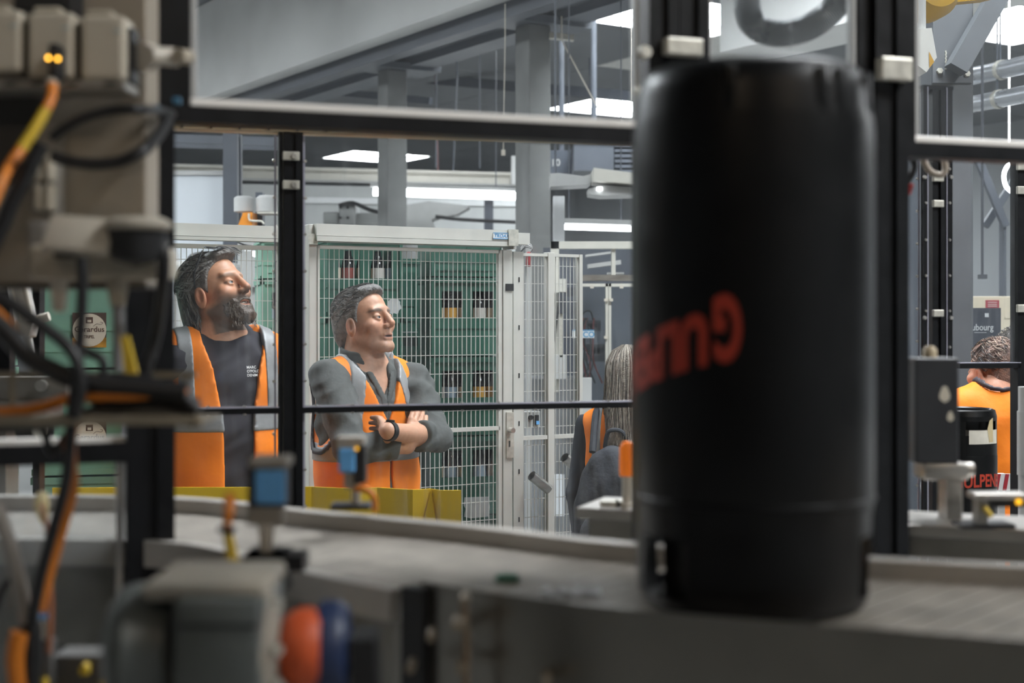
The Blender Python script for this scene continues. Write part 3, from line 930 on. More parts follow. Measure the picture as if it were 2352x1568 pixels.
# lower left bay: cross rail, pane and light edges
zl = FE.z(150, 1020)
mb = MB(FE.m); ebox(mb, FE, -400, 290, zl - 0.024, zl, 0.0, 0.045); obj('rail', mb, M_BLACK, fe)
mb = MB(FE.m); ebox(mb, FE, -400, 290, zl, zl + 0.006, 0.012, 0.035); obj('seal', mb, M_SEAL, fe)
mb = MB(FE.m); ebox(mb, FE, -400, 288, 0.4, zl - 0.024, 0.02, 0.024); obj('pane', mb, M_PLEXC, fe)
mb = MB(FE.m); ebox(mb, FE, 268, 284, 0.4, zl - 0.024, 0.01, 0.02); obj('seal', mb, mat('grey pane edge', (0.45, 0.45, 0.44), 0.35), fe)
mb = MB(FE.m); ebox(mb, FE, -420, -330, 0, ZFT, 0.0, 0.06); obj('post', mb, M_BLACK, fe)

# ================================================================== KEG CONVEYOR (curved slat belt)
far = [(-1.25, 2.06), (-0.95, 2.06), (-0.74, 2.055), (-0.478, 2.03), (-0.273, 1.89), (-0.062, 1.76), (0.134, 1.615), (0.45, 1.495), (0.80, 1.40), (1.1, 1.33)]
near = [(-1.25, 1.78), (-0.95, 1.78), (-0.74, 1.78), (-0.418, 1.755), (-0.25, 1.585), (-0.085, 1.42), (0.112, 1.286), (0.305, 1.208), (0.55, 1.11), (0.80, 1.01)]
farc = catmull([Vector((x, y, 0)) for x, y in far], 8); nearc = catmull([Vector((x, y, 0)) for x, y in near], 8)
ZB = 1.372


def resample(c, n):
    d = np.cumsum([0] + [(c[i + 1] - c[i]).length for i in range(len(c) - 1)])
    t = np.linspace(0, d[-1], n); out = []
    xs = np.interp(t, d, [p.x for p in c]); ys = np.interp(t, d, [p.y for p in c])
    return [Vector((x, y, 0)) for x, y in zip(xs, ys)]


def wallstrip(mb, pts, z0, z1, th, side=1):
    """solid ribbon following pts"""
    n = len(pts); nv = []
    for i, p in enumerate(pts):
        t = (pts[min(i + 1, n - 1)] - pts[max(i - 1, 0)]).normalized()
        nv.append(Vector((-t.y, t.x, 0)) * side)
    vs_ = []
    for p, q in zip(pts, nv):
        vs_ += [(p.x, p.y, z0), (p.x, p.y, z1), (p.x + q.x * th, p.y + q.y * th, z1), (p.x + q.x * th, p.y + q.y * th, z0)]
    fs = []
    for i in range(n - 1):
        a = 4 * i; b = a + 4
        fs += [(a, b, b + 1, a + 1), (a + 1, b + 1, b + 2, a + 2), (a + 2, b + 2, b + 3, a + 3), (a + 3, b + 3, b, a)]
    fs += [(0, 1, 2, 3), (4 * n - 1, 4 * n - 2, 4 * n - 3, 4 * n - 4)]
    mb.add(vs_, fs)


M_RAIL = mat('bright worn rail steel', (0.50, 0.47, 0.43), 0.40, 0.5, 0.12, 8)
cv = thing('keg_conveyor', 'curved stainless steel slat conveyor carrying the large black keg', 'conveyor', (0.1, 1.4, 0))
mb = MB(); wallstrip(mb, resample(farc, 60), ZB - 0.05, ZB + 0.020, 0.026); obj('side_rail', mb, M_RAIL, cv, smooth=30)
mb = MB(); wallstrip(mb, [p + Vector((0, 0.004, 0)) for p in resample(farc, 60)], ZB - 0.12, ZB - 0.051, 0.02); obj('side_frame', mb, M_STEELD, cv, smooth=30)
# near lip on the incoming stretch, tall apron under the keg
nl = resample(nearc, 80)
iL = max(i for i, p in enumerate(nl) if p.x < -0.09)
mb = MB(); wallstrip(mb, nl[:iL + 1], ZB - 0.028, ZB + 0.004, 0.017, -1); obj('side_rail', mb, M_RAIL, cv, smooth=30)
mb = MB(); wallstrip(mb, [p + Vector((0, 0.01, 0)) for p in nl[:iL + 1]], ZB - 0.13, ZB - 0.028, 0.01, -1); obj('side_frame', mb, M_STEELD, cv, smooth=30)
nr = [p for p in nl if p.x >= -0.09]
mb = MB(); wallstrip(mb, nr, ZB - 0.30, ZB + 0.015, 0.004, -1); obj('apron', mb, mat('smooth stainless apron', (0.30, 0.28, 0.25), 0.3, 0.95, 0.12, 4), cv, smooth=30)
p = nr[0]; mb = MB(); mb.box((p.x - 0.004, p.y - 0.004, ZB - 0.13), (0.03, 0.02, 0.28), Matrix.Rotation(R(-40), 3, 'Z')); obj('end_plate', mb, M_BLACKP, cv)
# slats
NS = 88
ff_ = resample(farc, NS + 1); nn_ = resample(nearc, NS + 1)
m_slat = mat('worn slat chain', (0.25, 0.225, 0.195), 0.5, 0.35, 0.25, 25)
for i in range(NS):
    a, b, c, d = nn_[i], nn_[i + 1], ff_[i + 1], ff_[i]
    e = 0.0012
    mb = MB(); vs_ = []
    ax = (b - a).normalized() * e
    for z in (ZB - 0.006, ZB):
        for q in (a + ax, b - ax, c - ax, d + ax): vs_.append((q.x, q.y + (0.003 if q in (a, b) else -0.003), z))
    mb.add(vs_, [(0, 3, 2, 1), (4, 5, 6, 7), (0, 1, 5, 4), (1, 2, 6, 5), (2, 3, 7, 6), (3, 0, 4, 7)])
    obj('slat', mb, m_slat, cv)
mb = MB()
for i in range(4, 79, 3):
    for c, s in ((nl[i], 1),):
        if c.x > -0.05 and not (0.10 < c.x < 0.33): mb.lathe([(0.006, 0), (0.006, 0.003), (0.003, 0.006), (0, 0.006)], (c.x + 0.006, c.y + 0.012, ZB + 0.0), 8)
obj('rivet', mb, M_ALU, cv, kind='stuff')
mb = MB()
for px, py in ((1068, 1375), (1066, 1430), (1050, 1432), (992, 1458), (1060, 1530), (945, 1530), (1255, 1558)):
    q = P(px, py, 1.36 - (px - 1000) * 0.0002); mb.cyl(q + Vector((0, -0.012, 0)), q + Vector((0, 0.02, 0)), 0.0045, n=10)
obj('bolt', mb, mat('tarnished bolt', (0.30, 0.25, 0.19), 0.5, 0.4), cv, kind='stuff')
mb = MB(); q = P(1066, 1375, 1.35); mb.tube([q, q + Vector((0.002, 0, -0.05)), q + Vector((0.0, 0, -0.12))], 0.004, n=6); obj('rod', mb, mat('rusty rod', (0.25, 0.18, 0.12), 0.5, 0.5), cv)
for (x, y) in ((-0.55, 1.84), (-0.55, 2.0), (0.2, 1.32), (0.25, 1.5), (0.7, 1.15), (0.75, 1.36)):
    mb = MB(); mb.box2((x - 0.02, y - 0.02, 0), (x + 0.02, y + 0.02, ZB - 0.03)); obj('leg', mb, M_STEELD, cv)
mb = MB(); mb.lathe([(0, 0), (0.014, 0), (0.012, 0.006), (0, 0.008)], PZ(1165, 1332, ZB + 0.001), 10)
tag(obj('crown_cork', mb, mat('green scrap', (0.02, 0.12, 0.07), 0.5)), 'small green scrap lying on the conveyor slats left of the keg', 'scrap')
# crumpled clear film on the slats
q = PZ(1310, 1362, ZB + 0.002)
mb = MB(); n = 9
vs_ = [(q.x - 0.03 + 0.06 * i / n + random.uniform(-.002, .002), q.y - 0.012 + 0.024 * j / 4, ZB + 0.001 + random.uniform(0, 0.007)) for i in range(n + 1) for j in range(5)]
mb.add(vs_, [(i * 5 + j, i * 5 + j + 1, (i + 1) * 5 + j + 1, (i + 1) * 5 + j) for i in range(n) for j in range(4)])
tag(obj('crumpled_film', mb, mat('pale film', (0.6, 0.63, 0.66), 0.25, 0.0, 0.1, 30)), 'crumpled pale plastic film lying on the slats beside the keg', 'film')

# ================================================================== THE KEG
KX, KY, KR, KZ = 0.235, 1.392, 0.1165, ZB
m_keg = mat('black keg jacket', (0.0045, 0.0047, 0.005), 0.36, 0, 0.25, 14, spec=0.26)
m_red = mat('red keg print', (0.46, 0.042, 0.018), 0.5)
keg = thing('beer_keg', 'large black slim keg with upside down red lettering standing on the curved conveyor', 'keg', (KX, KY, KZ))
KH = 0.518
prof = [(0.060, 0.004), (0.098, 0.0), (0.107, 0.004), (0.1115, 0.016), (0.113, 0.034), (0.113, 0.072), (0.1135, 0.090), (0.1155, 0.100), (0.1155, 0.103), (0.1165, 0.106),
        (0.1165, 0.2), (0.1165, 0.3), (0.1165, 0.40), (0.1165, 0.455), (0.1155, 0.464), (0.1155, 0.467), (0.1140, 0.474), (0.1135, 0.490), (0.109, 0.507), (0.101, 0.516), (0.094, 0.518), (0.088, 0.514), (0.085, 0.500), (0.03, 0.496), (0, 0.496)]
n = 96
body = MB(Matrix.Translation((KX, KY, KZ)))
hole_rows = (3, 4)      # between profile rows 3..5
vs_ = [(r * math.cos(2 * math.pi * i / n), r * math.sin(2 * math.pi * i / n), h) for r, h in prof for i in range(n)]
fs = []


def kang(i): return (360.0 * (i + 0.5) / n) % 360


def in_hole(i):
    a = kang(i)
    return any(abs((a - c + 180) % 360 - 180) < 17 for c in (211, 31, 121, 301 + 40))


for k in range(len(prof) - 1):
    for i in range(n):
        if k in hole_rows and in_hole(i): continue
        j = (i + 1) % n
        fs.append((k * n + i, k * n + j, (k + 1) * n + j, (k + 1) * n + i))
body.add(vs_, fs)
obj('jacket', body, m_keg, keg, smooth=35)
mb = MB(Matrix.Translation((KX, KY, KZ))); mb.lathe([(0.085, 0.006), (0.088, 0.09), (0, 0.095)], n=48); obj('inner_core', mb, M_BLACKP, keg, smooth=35)
mb = MB(Matrix.Translation((KX, KY, KZ))); mb.lathe([(0.1160, 0.1035), (0.1178, 0.105), (0.1178, 0.1075), (0.1160, 0.109)], n=96); obj('seam_ring', mb, m_keg, keg, smooth=35)
# moulded lugs on the top shoulder
for a in (-62, -35, -24, 20):
    th = R(-90 - a)  # angle around keg measured from the camera side
    x, y = math.cos(th), math.sin(th)
    mb = MB(Matrix.Translation((KX, KY, KZ)) @ Matrix.Rotation(th, 4, 'Z'))
    mb.box2((0.108, -0.006, 0.462), (0.1155, 0.006, 0.508), bev=0.003); obj('lug', mb, m_keg, keg, smooth=40)


def bend_text(body_txt, size, ang_start, z0, slope, bold, r, xs=1.0, upside=True):
    """text wrapped round the keg, upside down, reading right to left"""
    vv, ff = text_mesh(body_txt, size, extrude=0.0, bold=bold, align='LEFT', xs=xs)
    bm = bmesh.new(); bv = [bm.verts.new(v) for v in vv]
    for f in ff:
        try: bm.faces.new([bv[i] for i in f])
        except ValueError: pass
    xmax = max(v.x for v in vv); k = 0.006
    x = k
    while x < xmax:
        bmesh.ops.bisect_plane(bm, geom=bm.verts[:] + bm.edges[:] + bm.faces[:], plane_co=(x, 0, 0), plane_no=(1, 0, 0)); x += k
    bm.verts.index_update()
    mb = MB(Matrix.Translation((KX, KY, KZ)))
    out = []
    for v in bm.verts:
        x, y = v.co.x, v.co.y
        a = ang_start - x / r                       # to the left (negative) as the text advances
        z = z0 - y - slope * (x ** 1.15 if x > 0 else 0)
        th = -math.pi / 2 + a
        out.append((r * math.cos(th), r * math.sin(th), z))
    mb.add(out, [[v.index for v in f.verts] for f in bm.faces])
    bm.free()
    return mb


obj('lettering', bend_text('G', 0.080, R(-14), 0.272, 0.0, 0.0032, KR + 0.0006, xs=0.46), m_red, keg)
obj('lettering', bend_text('ULPENER', 0.062, R(-29.5), 0.262, 0.42, 0.0034, KR + 0.0006, xs=0.66), m_red, keg)
obj('lettering', bend_text('G', 0.080, R(206), 0.272, 0.0, 0.0032, KR + 0.0006, xs=0.46), m_red, keg)
obj('lettering', bend_text('ULPENER', 0.062, R(190.5), 0.262, 0.10, 0.0034, KR + 0.0006, xs=0.66), m_red, keg)

# ================================================================== SECOND CONVEYOR behind the guard post
c2 = thing('far_conveyor', 'straight steel conveyor edge behind the guard frame with clamps on it', 'conveyor', (0.6, 2.25, 0))
a = P(1322, HY, 2.34); b = P(2700, HY, 2.02)
dr = (b - a); L = math.hypot(dr.x, dr.y); yw = math.atan2(dr.y, dr.x)
CM = Matrix.Translation((a.x, a.y, 0)) @ Matrix.Rotation(yw, 4, 'Z')
ZC2 = 1.338
mb = MB(CM); mb.box2((0, 0, ZC2 - 0.018), (L, 0.16, ZC2), bev=0.002); obj('deck', mb, M_STEEL, c2)
mb = MB(CM); mb.box2((0.02, 0.012, ZC2 - 0.05), (L, 0.02, ZC2 - 0.018)); obj('side_frame', mb, M_STEELD, c2)
for x in (0.06, 0.45, 0.95, 1.3):
    mb = MB(CM); mb.box2((x, 0.05, 0), (x + 0.035, 0.1, ZC2 - 0.018)); obj('leg', mb, M_STEELD, c2)
# orange beacon on the end of it
bx_ = P(1440, HY, 2.36)
bc = thing('warning_beacon', 'small glowing orange beacon on a cream stalk at the conveyor end', 'beacon', (bx_.x, bx_.y, ZC2))
mb = MB(); mb.lathe([(0.012, 0), (0.012, 0.004), (0.008, 0.008), (0.008, 0.045), (0.011, 0.05)], (bx_.x, bx_.y, ZC2), 16); obj('stalk', mb, M_WPLAST, bc, smooth=True)
mb = MB(); mb.lathe([(0.0115, 0.05), (0.0125, 0.06), (0.012, 0.098), (0.008, 0.106), (0, 0.108)], (bx_.x, bx_.y, ZC2), 16)
obj('lens', mb, mat('orange lens', (0.9, 0.22, 0.02), 0.25, emit=(1.0, 0.22, 0.02), estr=0.25), bc, smooth=True)
for px, w in ((1400, 0.03), (1428, 0.02)):
    q = P(px, HY, 2.37); mb = MB(); mb.box((q.x, q.y, ZC2 + 0.004), (w, 0.03, 0.008)); tag(obj('metal_clip', mb, M_ZINC), 'small metal clip at the foot of the orange beacon' if w < 0.025 else 'wider metal clip on the far conveyor, clear of the beacon', 'clip', 'clips by the beacon')
# motor box on clamp and stand
mo = thing('motor_box', 'tall black motor box with chipped paint on a steel clamp stand', 'motor', tuple(P(2195, HY, 2.2) * 1.0))
mo.location.z = ZC2; PM[mo] = Matrix.Translation(mo.location)
Ym = 2.19
mb = MB(); q0 = P(2102, 1064, Ym); q1 = P(2203, 822, Ym); mb.box2((q0.x, Ym, q0.z), (q1.x, Ym + 0.07, q1.z), bev=0.003); obj('housing', mb, mat('matt black box', (0.022, 0.024, 0.028), 0.5, 0, 0.2, 10), mo)
mb = MB(); c = P(2149, 806, Ym); mb.lathe([(0.011, 0), (0.011, 0.012), (0.006, 0.018), (0, 0.018)], (c.x, Ym + 0.03, q1.z), 14); obj('knob', mb, mat('tan knob', (0.42, 0.34, 0.22), 0.5), mo, smooth=True)
mb = MB(); q0 = P(2122, 1102, Ym); q1 = P(2222, 1064, Ym); mb.box2((q0.x, Ym - 0.006, q0.z), (q1.x, Ym + 0.06, q1.z), bev=0.003); q2 = P(2244, 1090, Ym); mb.cyl((q1.x, Ym + 0.02, q2.z + 0.006), (q2.x, Ym + 0.02, q2.z + 0.006), 0.011, n=12); obj('clamp', mb, M_STEEL, mo, smooth=40)
mb = MB(); q0 = P(2176, 1190, Ym); q1 = P(2214, 1102, Ym); mb.box2((q0.x, Ym + 0.005, ZC2), (q1.x, Ym + 0.05, q1.z), bev=0.002); obj('stand', mb, M_STEEL, mo)
mb = MB()
for px, py, s in ((2170, 905, 1), (2183, 956, 0.62)):
    n2 = 12; pts = [P(px + 12 * s * math.cos(t) * (1 + .2 * math.sin(3 * t)), py + 19 * s * math.sin(t), Ym - 0.0006) for t in np.linspace(0, 2 * math.pi, n2 + 1)[:-1]]
    mb.add(pts, [tuple(range(n2))])
obj('chipped_paint', mb, mat('cream chip', (0.60, 0.55, 0.45), 0.6), mo, kind='stuff')
# sensor bracket with amber diode
sb = thing('sensor_bracket', 'low steel sensor bracket with an amber diode on the far conveyor', 'sensor', (P(2300, HY, 2.12).x, 2.12, ZC2))
Y3 = 2.11
mb = MB(); q0 = P(2238, 1148, Y3); q1 = P(2362, 1134, Y3); mb.box2((q0.x, Y3, q0.z), (q1.x, Y3 + 0.04, q1.z), bev=0.002); obj('top_plate', mb, M_STEEL, sb)
mb = MB(); q0 = P(2250, 1190, Y3); q1 = P(2272, 1148, Y3); mb.box2((q0.x, Y3 + 0.006, ZC2), (q1.x, Y3 + 0.035, q1.z)); obj('foot', mb, M_STEELD, sb)
mb = MB(); q0 = P(2285, 1165, Y3); q1 = P(2362, 1148, Y3); mb.box2((q0.x, Y3 + 0.004, q0.z), (q1.x, Y3 + 0.035, q1.z)); obj('sensor_body', mb, M_BLACKP, sb)
mb = MB(); mb.box2((P(2210, HY, Y3).x, Y3 - 0.005, ZC2), (P(2330, HY, Y3).x, Y3 + 0.05, ZC2 + 0.006)); obj('base_strip', mb, M_BLACKP, sb)
mb = MB(); c = P(2340, 1152, Y3); mb.lathe([(0.004, -0.004), (0.005, 0), (0.004, 0.004), (0, 0.005)], c, 12); obj('diode', mb, emis('amber diode', (1.0, 0.5, 0.03), 1.6), sb)
mb = MB(); c = P(2262, 1165, Y3); mb.tube([c, c + Vector((0.006, -0.01, -0.012))], 0.004, n=8, smooth=0); obj('screw', mb, M_YELCAB, sb)

# ================================================================== SENSORS ON THE KEG CONVEYOR
s1 = thing('photo_sensor', 'blue and black photo sensor on a grey bracket beside the yellow taped cable', 'sensor', tuple(P(610, 1350, 1.42)))
Ys = 1.42
m_grey = mat('grey bracket paint', (0.34, 0.31, 0.27), 0.5, 0.3, 0.1, 10)


def pxbox(px0, py0, px1, py1, Y, d, m, name, parent, bev=0.002, off=0.0):
    mb = MB(); a = P(px0, py1, Y); b = P(px1, py0, Y)
    mb.box2((a.x, Y + off, a.z), (b.x, Y + off + d, b.z), bev=bev)
    return obj(name, mb, m, parent)


pxbox(568, 1072, 657, 1165, Ys, 0.03, M_BLACKP, 'housing', s1)
pxbox(584, 1078, 655, 1158, Ys - 0.004, 0.006, M_BLUE, 'front_face', s1, 0.003)
pxbox(570, 1050, 662, 1076, Ys - 0.006, 0.04, m_grey, 'cover_plate', s1, 0.004)
pxbox(566, 1160, 648, 1206, Ys + 0.004, 0.02, m_grey, 'bracket', s1)
mb = MB(); a = P(607, 1206, Ys); b = P(607, 1278, Ys); mb.cyl((a.x, Ys + 0.012, a.z), (b.x, Ys + 0.012, b.z), 0.009, 0.006, n=14); obj('stem', mb, M_WPLAST, s1, smooth=40)
mb = MB(); a = P(562, 1366, Ys); b = P(700, 1272, Ys); mb.box2((a.x, Ys - 0.01, a.z), (a.x + 0.04, Ys + 0.05, b.z)); mb.box2((a.x, Ys - 0.01, b.z - 0.016), (b.x, Ys + 0.03, b.z), bev=0.0); obj('base_block', mb, M_BLACKP, s1)
mb = MB(); c = P(591, 1342, Ys - 0.012); mb.cyl(c, c + Vector((0, 0.004, 0)), 0.005, n=10); obj('screw', mb, M_ZINC, s1)
# flat orange cable with yellow tape going down beside it
oc = thing('taped_cable', 'orange cable wrapped with yellow tape hanging beside the nearer blue sensor', 'cable', tuple(P(545, 1370, 1.36)))
Yc = 1.37
mb = MB(); mb.tube([P(528, 1142, Yc + 0.02), P(526, 1170, Yc), P(521, 1214, Yc)], [0.0055, 0.0055, 0.0035], n=8); obj('cable', mb, M_ORCAB, oc, smooth=True)
mb = MB(); mb.tube([P(521, 1216, Yc), P(528, 1250, Yc), P(537, 1306, Yc)], [0.0040, 0.0055, 0.0070], n=8); obj('tape', mb, M_YELCAB, oc, smooth=True)
mb = MB(); mb.tube([P(538, 1308, Yc), P(546, 1340, Yc), P(548, 1378, Yc)], 0.0042, n=8); obj('cable', mb, M_ORCAB, oc, smooth=True)
for q in ((521, 1216), (537, 1309)):
    mb = MB(); c = P(*q, Yc); mb.box(c, (0.016, 0.014, 0.005), Matrix.Rotation(R(8), 3, 'Y'), bev=0.001); obj('cable_tie', mb, M_BLACKP, oc)
s2 = thing('photo_sensor', 'blue photo sensor with lit amber diode on the rail before the grey shirt man', 'sensor', tuple(P(805, 1172, 1.85)))
Y4 = 1.835
pxbox(773, 1004, 836, 1032, Y4, 0.03, m_grey, 'cover_plate', s2)
pxbox(777, 1030, 815, 1086, Y4 - 0.004, 0.03, M_BLUE, 'front_face', s2, 0.003)
pxbox(812, 1020, 839, 1110, Y4, 0.028, M_BLACKP, 'housing', s2)
pxbox(790, 1084, 822, 1122, Y4 + 0.004, 0.02, m_grey, 'bracket', s2)
pxbox(806, 1110, 825, 1165, Y4 + 0.006, 0.014, m_grey, 'stem', s2)
pxbox(757, 1160, 850, 1172, Y4 - 0.006, 0.04, M_BLACKP, 'base_block', s2)
mb = MB(); c = P(819, 1030, Y4 - 0.004); mb.lathe([(0.0018, -0.002), (0.0024, 0), (0.0018, 0.002), (0, 0.0024)], c, 12); obj('diode', mb, emis('amber diode', (1.0, 0.5, 0.03), 1.6), s2)
mb = MB(); mb.tube([P(818, 1122, Y4), P(845, 1126, Y4 - 0.01), P(859, 1142, Y4 - 0.01), P(861, 1172, Y4)], 0.0042, n=8); obj('cable', mb, M_ORCAB, s2, smooth=True)

# ================================================================== GEAR MOTOR WITH COUPLING
m_gm = mat('grey green gearbox paint', (0.085, 0.095, 0.092), 0.4, 0, 0.18, 8)
m_gml = mat('mottled beige gearbox top', (0.36, 0.32, 0.26), 0.6, 0, 0.3, 10, color2=(0.16, 0.15, 0.13))  # lid and output flange paler than the casting, mottled darker
Yg = 1.12
gm = thing('gear_motor', 'grey cast gear motor with pale mottled lid at the conveyor drive', 'motor', tuple(P(470, 1640, Yg + 0.05)))
q0 = P(395, 1700, Yg); q1 = P(598, 1375, Yg)
mb = MB(); mb.box2((q0.x, Yg, q0.z), (q1.x, Yg + 0.12, q1.z), bev=0.008); obj('gearbox', mb, m_gm, gm, smooth=40)
mb = MB(); a = P(312, 1400, Yg); b = P(600, 1348, Yg); mb.box2((a.x, Yg + 0.012, a.z + 0.004), (b.x, Yg + 0.13, b.z), bev=0.006); obj('lid', mb, m_gml, gm, smooth=40)
mb = MB(); a = P(405, 1440, Yg); b = P(590, 1432, Yg); mb.box2((a.x, Yg - 0.002, a.z), (b.x, Yg + 0.004, b.z)); obj('joint_line', mb, M_BLACKP, gm)
mb = MB(); c = P(318, 1490, Yg + 0.06); mb.lathe([(0.04, -0.02), (0.052, -0.012), (0.055, 0.0), (0.050, 0.012), (0.04, 0.03)], c, 32, axis=(1, 0, 0)); obj('end_flange', mb, m_gm, gm, smooth=35)
mb = MB(); c = P(395, 1490, Yg + 0.06); mb.cyl(P(330, 1490, Yg + 0.06), P(400, 1490, Yg + 0.06), 0.042, n=32); obj('neck', mb, m_gm, gm, smooth=35)
mb = MB(); c = P(603, 1480, Yg + 0.05); mb.lathe([(0.040, 0), (0.0455, 0.001), (0.0455, 0.006), (0.034, 0.010), (0.02, 0.013)], c, 32, axis=(1, 0, 0)); obj('output_flange', mb, m_gml, gm, smooth=35)
for yy in (1385, 1490, 1570):
    mb = MB(); c = P(628, yy, Yg + 0.018); mb.cyl(c, c + Vector((0.006, -0.004, 0)), 0.004, n=10); obj('bolt', mb, M_ZINC, gm)
mb = MB(); c = P(452, 1346, Yg + 0.05); mb.lathe([(0.006, 0), (0.006, 0.004), (0.003, 0.007), (0, 0.007)], c, 10); obj('plug', mb, M_BLACKP, gm)
mb = MB(); a = P(420, 1700, Yg); mb.box2((a.x, Yg + 0.02, 0), (a.x + 0.05, Yg + 0.1, a.z + 0.002)); obj('pedestal', mb, M_STEELD, gm)
cp = thing('shaft_coupling', 'round orange rubber coupling with a dark blue disc beside the gear motor', 'coupling', tuple(P(700, 1640, Yg + 0.1)))
mb = MB(); c = P(650, 1490, Yg + 0.075)
mb.lathe([(0.012, -0.006), (0.020, -0.004), (0.030, 0.004), (0.0345, 0.014), (0.0345, 0.024), (0.030, 0.033), (0.012, 0.037)], c, 40, axis=(1, 0, 0)); obj('rubber_tyre', mb, mat('orange red rubber', (0.55, 0.085, 0.02), 0.5, 0, 0.12, 10), cp, smooth=45)
mb = MB(); c = P(738, 1490, Yg + 0.09); mb.lathe([(0.02, 0), (0.041, 0.0), (0.041, 0.014), (0.036, 0.022), (0.02, 0.024)], c, 40, axis=(1, 0, 0)); obj('hub_disc', mb, mat('dark blue casting', (0.010, 0.022, 0.07), 0.45), cp, smooth=40)
mb = MB(); mb.cyl(P(600, 1490, Yg + 0.085), P(830, 1490, Yg + 0.095), 0.012, n=16); obj('shaft', mb, M_STEELD, cp, smooth=40)
mb = MB(); a = P(812, 1490, Yg + 0.09); mb.box2((a.x, a.y - 0.02, 0.0), (a.x + 0.02, a.y + 0.04, a.z + 0.012)); obj('bearing_stand', mb, M_BLACKP, cp)
# ================================================================== CONTROL CABINET AND CABLES (left foreground)
cb = thing('control_cabinet', 'beige control cabinet back plate carrying white terminal modules and cable glands', 'cabinet', tuple(P(160, 655, 1.62)))
pxbox(-260, -260, 335, 652, 1.62, 0.06, M_BEIGE, 'back_plate', cb)
pxbox(-260, 652, 335, 662, 1.60, 0.09, mat('shade below plate', (0.07, 0.06, 0.05), 0.6), 'underside_shade', cb)  # dark strip paints the shade under the plate's lower edge
Yt = 1.55
m_term = mat('ivory module', (0.52, 0.47, 0.38), 0.45, 0, 0.05, 10)
for (a, b, y0, y1) in ((-42, 48, 22, 166), (62, 168, 27, 180), (184, 286, 34, 184)):
    t = thing('terminal_module', ['ivory terminal module cut off beside the plug module', 'ivory terminal module holding the black plug with amber diodes', 'ivory terminal module at the open end of the rail'][(a > 0) + (a > 100)], 'module', tuple(P((a + b) / 2, y1, Yt)), 0, 'ivory terminal modules')
    pxbox(a, y0, b, y1, Yt, 0.045, m_term, 'housing', t, 0.005)
    pxbox(a + 14, y0 - 12, b - 30, y0, Yt + 0.01, 0.03, m_term, 'cap', t, 0.004)
    pxbox(b - 26, y0 + 34, b - 10, y0 + 40, Yt - 0.0006, 0.001, mat('pale blue print', (0.38, 0.45, 0.45), 0.5), 'printed_mark', t, 0)
    mb = MB(); a2 = P(b + 2, y1, Yt); b2 = P(b + 11, y0 + 24, Yt); mb.box2((a2.x, Yt + 0.012, a2.z), (b2.x, Yt + 0.04, b2.z)); obj('gap_strip', mb, M_BLACKP, t)  # black strip stands in for the dark gap beside the module
rl = thing('mounting_rail', 'grey steel mounting rail under the ivory terminal modules', 'rail', tuple(P(120, 207, 1.58)))
pxbox(-80, 184, 286, 206, 1.54, 0.06, mat('grey rail', (0.27, 0.25, 0.22), 0.4, 0.5), 'rail_profile', rl)
for px in (10, 70, 150, 240):
    pxbox(px, 188, px + 26, 196, 1.539, 0.002, M_BLACKP, 'slot', rl, 0)
pxbox(-90, 206, 96, 420, 1.60, 0.02, mat('dark duct', (0.045, 0.04, 0.035), 0.7), 'wiring_duct', cb)
pxbox(30, -40, 165, 24, 1.575, 0.045, M_BLACKP, 'relay', cb)
# plug with diodes and its cable
pl_ = thing('sensor_plug', 'black plug with two glowing amber diodes and an orange cable', 'plug', tuple(P(121, 182, 1.53)))
pxbox(109, 98, 134, 184, 1.525, 0.026, M_BLACKP, 'body', pl_, 0.003)
for px, py in ((111, 133), (133, 135)):
    mb = MB(); mb.lathe([(0.0005, -0.0018), (0.0016, -0.001), (0.0019, 0), (0.0016, 0.001), (0.0005, 0.0018)], P(px, py, 1.522), 10); obj('diode', mb, emis('bright amber diode', (1.0, 0.50, 0.05), 9.0), pl_)
mb = MB(); mb.cyl(P(120, 180, 1.53), P(120, 194, 1.53), 0.006, n=12); obj('collar', mb, M_WPLAST, pl_)
mb = MB(); mb.tube([P(120, 192, 1.53), P(118, 225, 1.52), P(105, 252, 1.51)], 0.0058, n=10); obj('cable', mb, M_ORCAB, pl_, smooth=True)
mb = MB(); mb.tube([P(105, 252, 1.51), P(80, 295, 1.50), P(48, 343, 1.49)], 0.0062, n=10); obj('tape', mb, M_YELCAB, pl_, smooth=True)
mb = MB(); mb.tube([P(48, 343, 1.49), P(20, 385, 1.47), P(0, 425, 1.45), P(-40, 520, 1.43)], 0.0060, n=10); obj('cable', mb, M_ORCAB, pl_, smooth=True)


def cable(pts, Y, r, m, label, cat='cable', group=None, n=10):
    """pts: (px,py[,dY])"""
    mb = MB(); mb.tube([P(p[0], p[1], Y + (p[2] if len(p) > 2 else 0)) for p in pts], r, n=n, smooth=5)
    o = obj('cable', mb, m, smooth=True); tag(o, label, cat, group); return o


cable([(95, 330), (62, 400), (25, 470), (0, 530), (-60, 640)], 1.47, 0.0085, M_RUBBER, 'thick black cable running down beside the orange cable at the cabinet edge')
cable([(118, 318), (140, 300), (190, 272), (255, 254), (320, 252), (372, 256, 0.1), (395, 262, 0.16)], 1.53, 0.0055, M_RUBBER, 'black cable arching above its twin across the beige plate to the post')
cable([(120, 358), (160, 370), (215, 377), (275, 371), (325, 348), (360, 315, 0.05), (385, 275, 0.12)], 1.53, 0.0068, M_RUBBER, 'black cable sagging below its twin across the beige plate to the post')
# double terminal block
tb = thing('terminal_block', 'pair of ivory fuse terminals below the arching black cables', 'terminal', tuple(P(98, 485, 1.56)))
pxbox(70, 282, 122, 488, 1.575, 0.04, mat('grey terminal', (0.25, 0.23, 0.20), 0.5), 'carrier', tb)
for px in (77, 99):
    for py in (354, 422):
        pxbox(px, py, px + 18, py + 60, 1.562, 0.02, m_term, 'fuse', tb, 0.003)
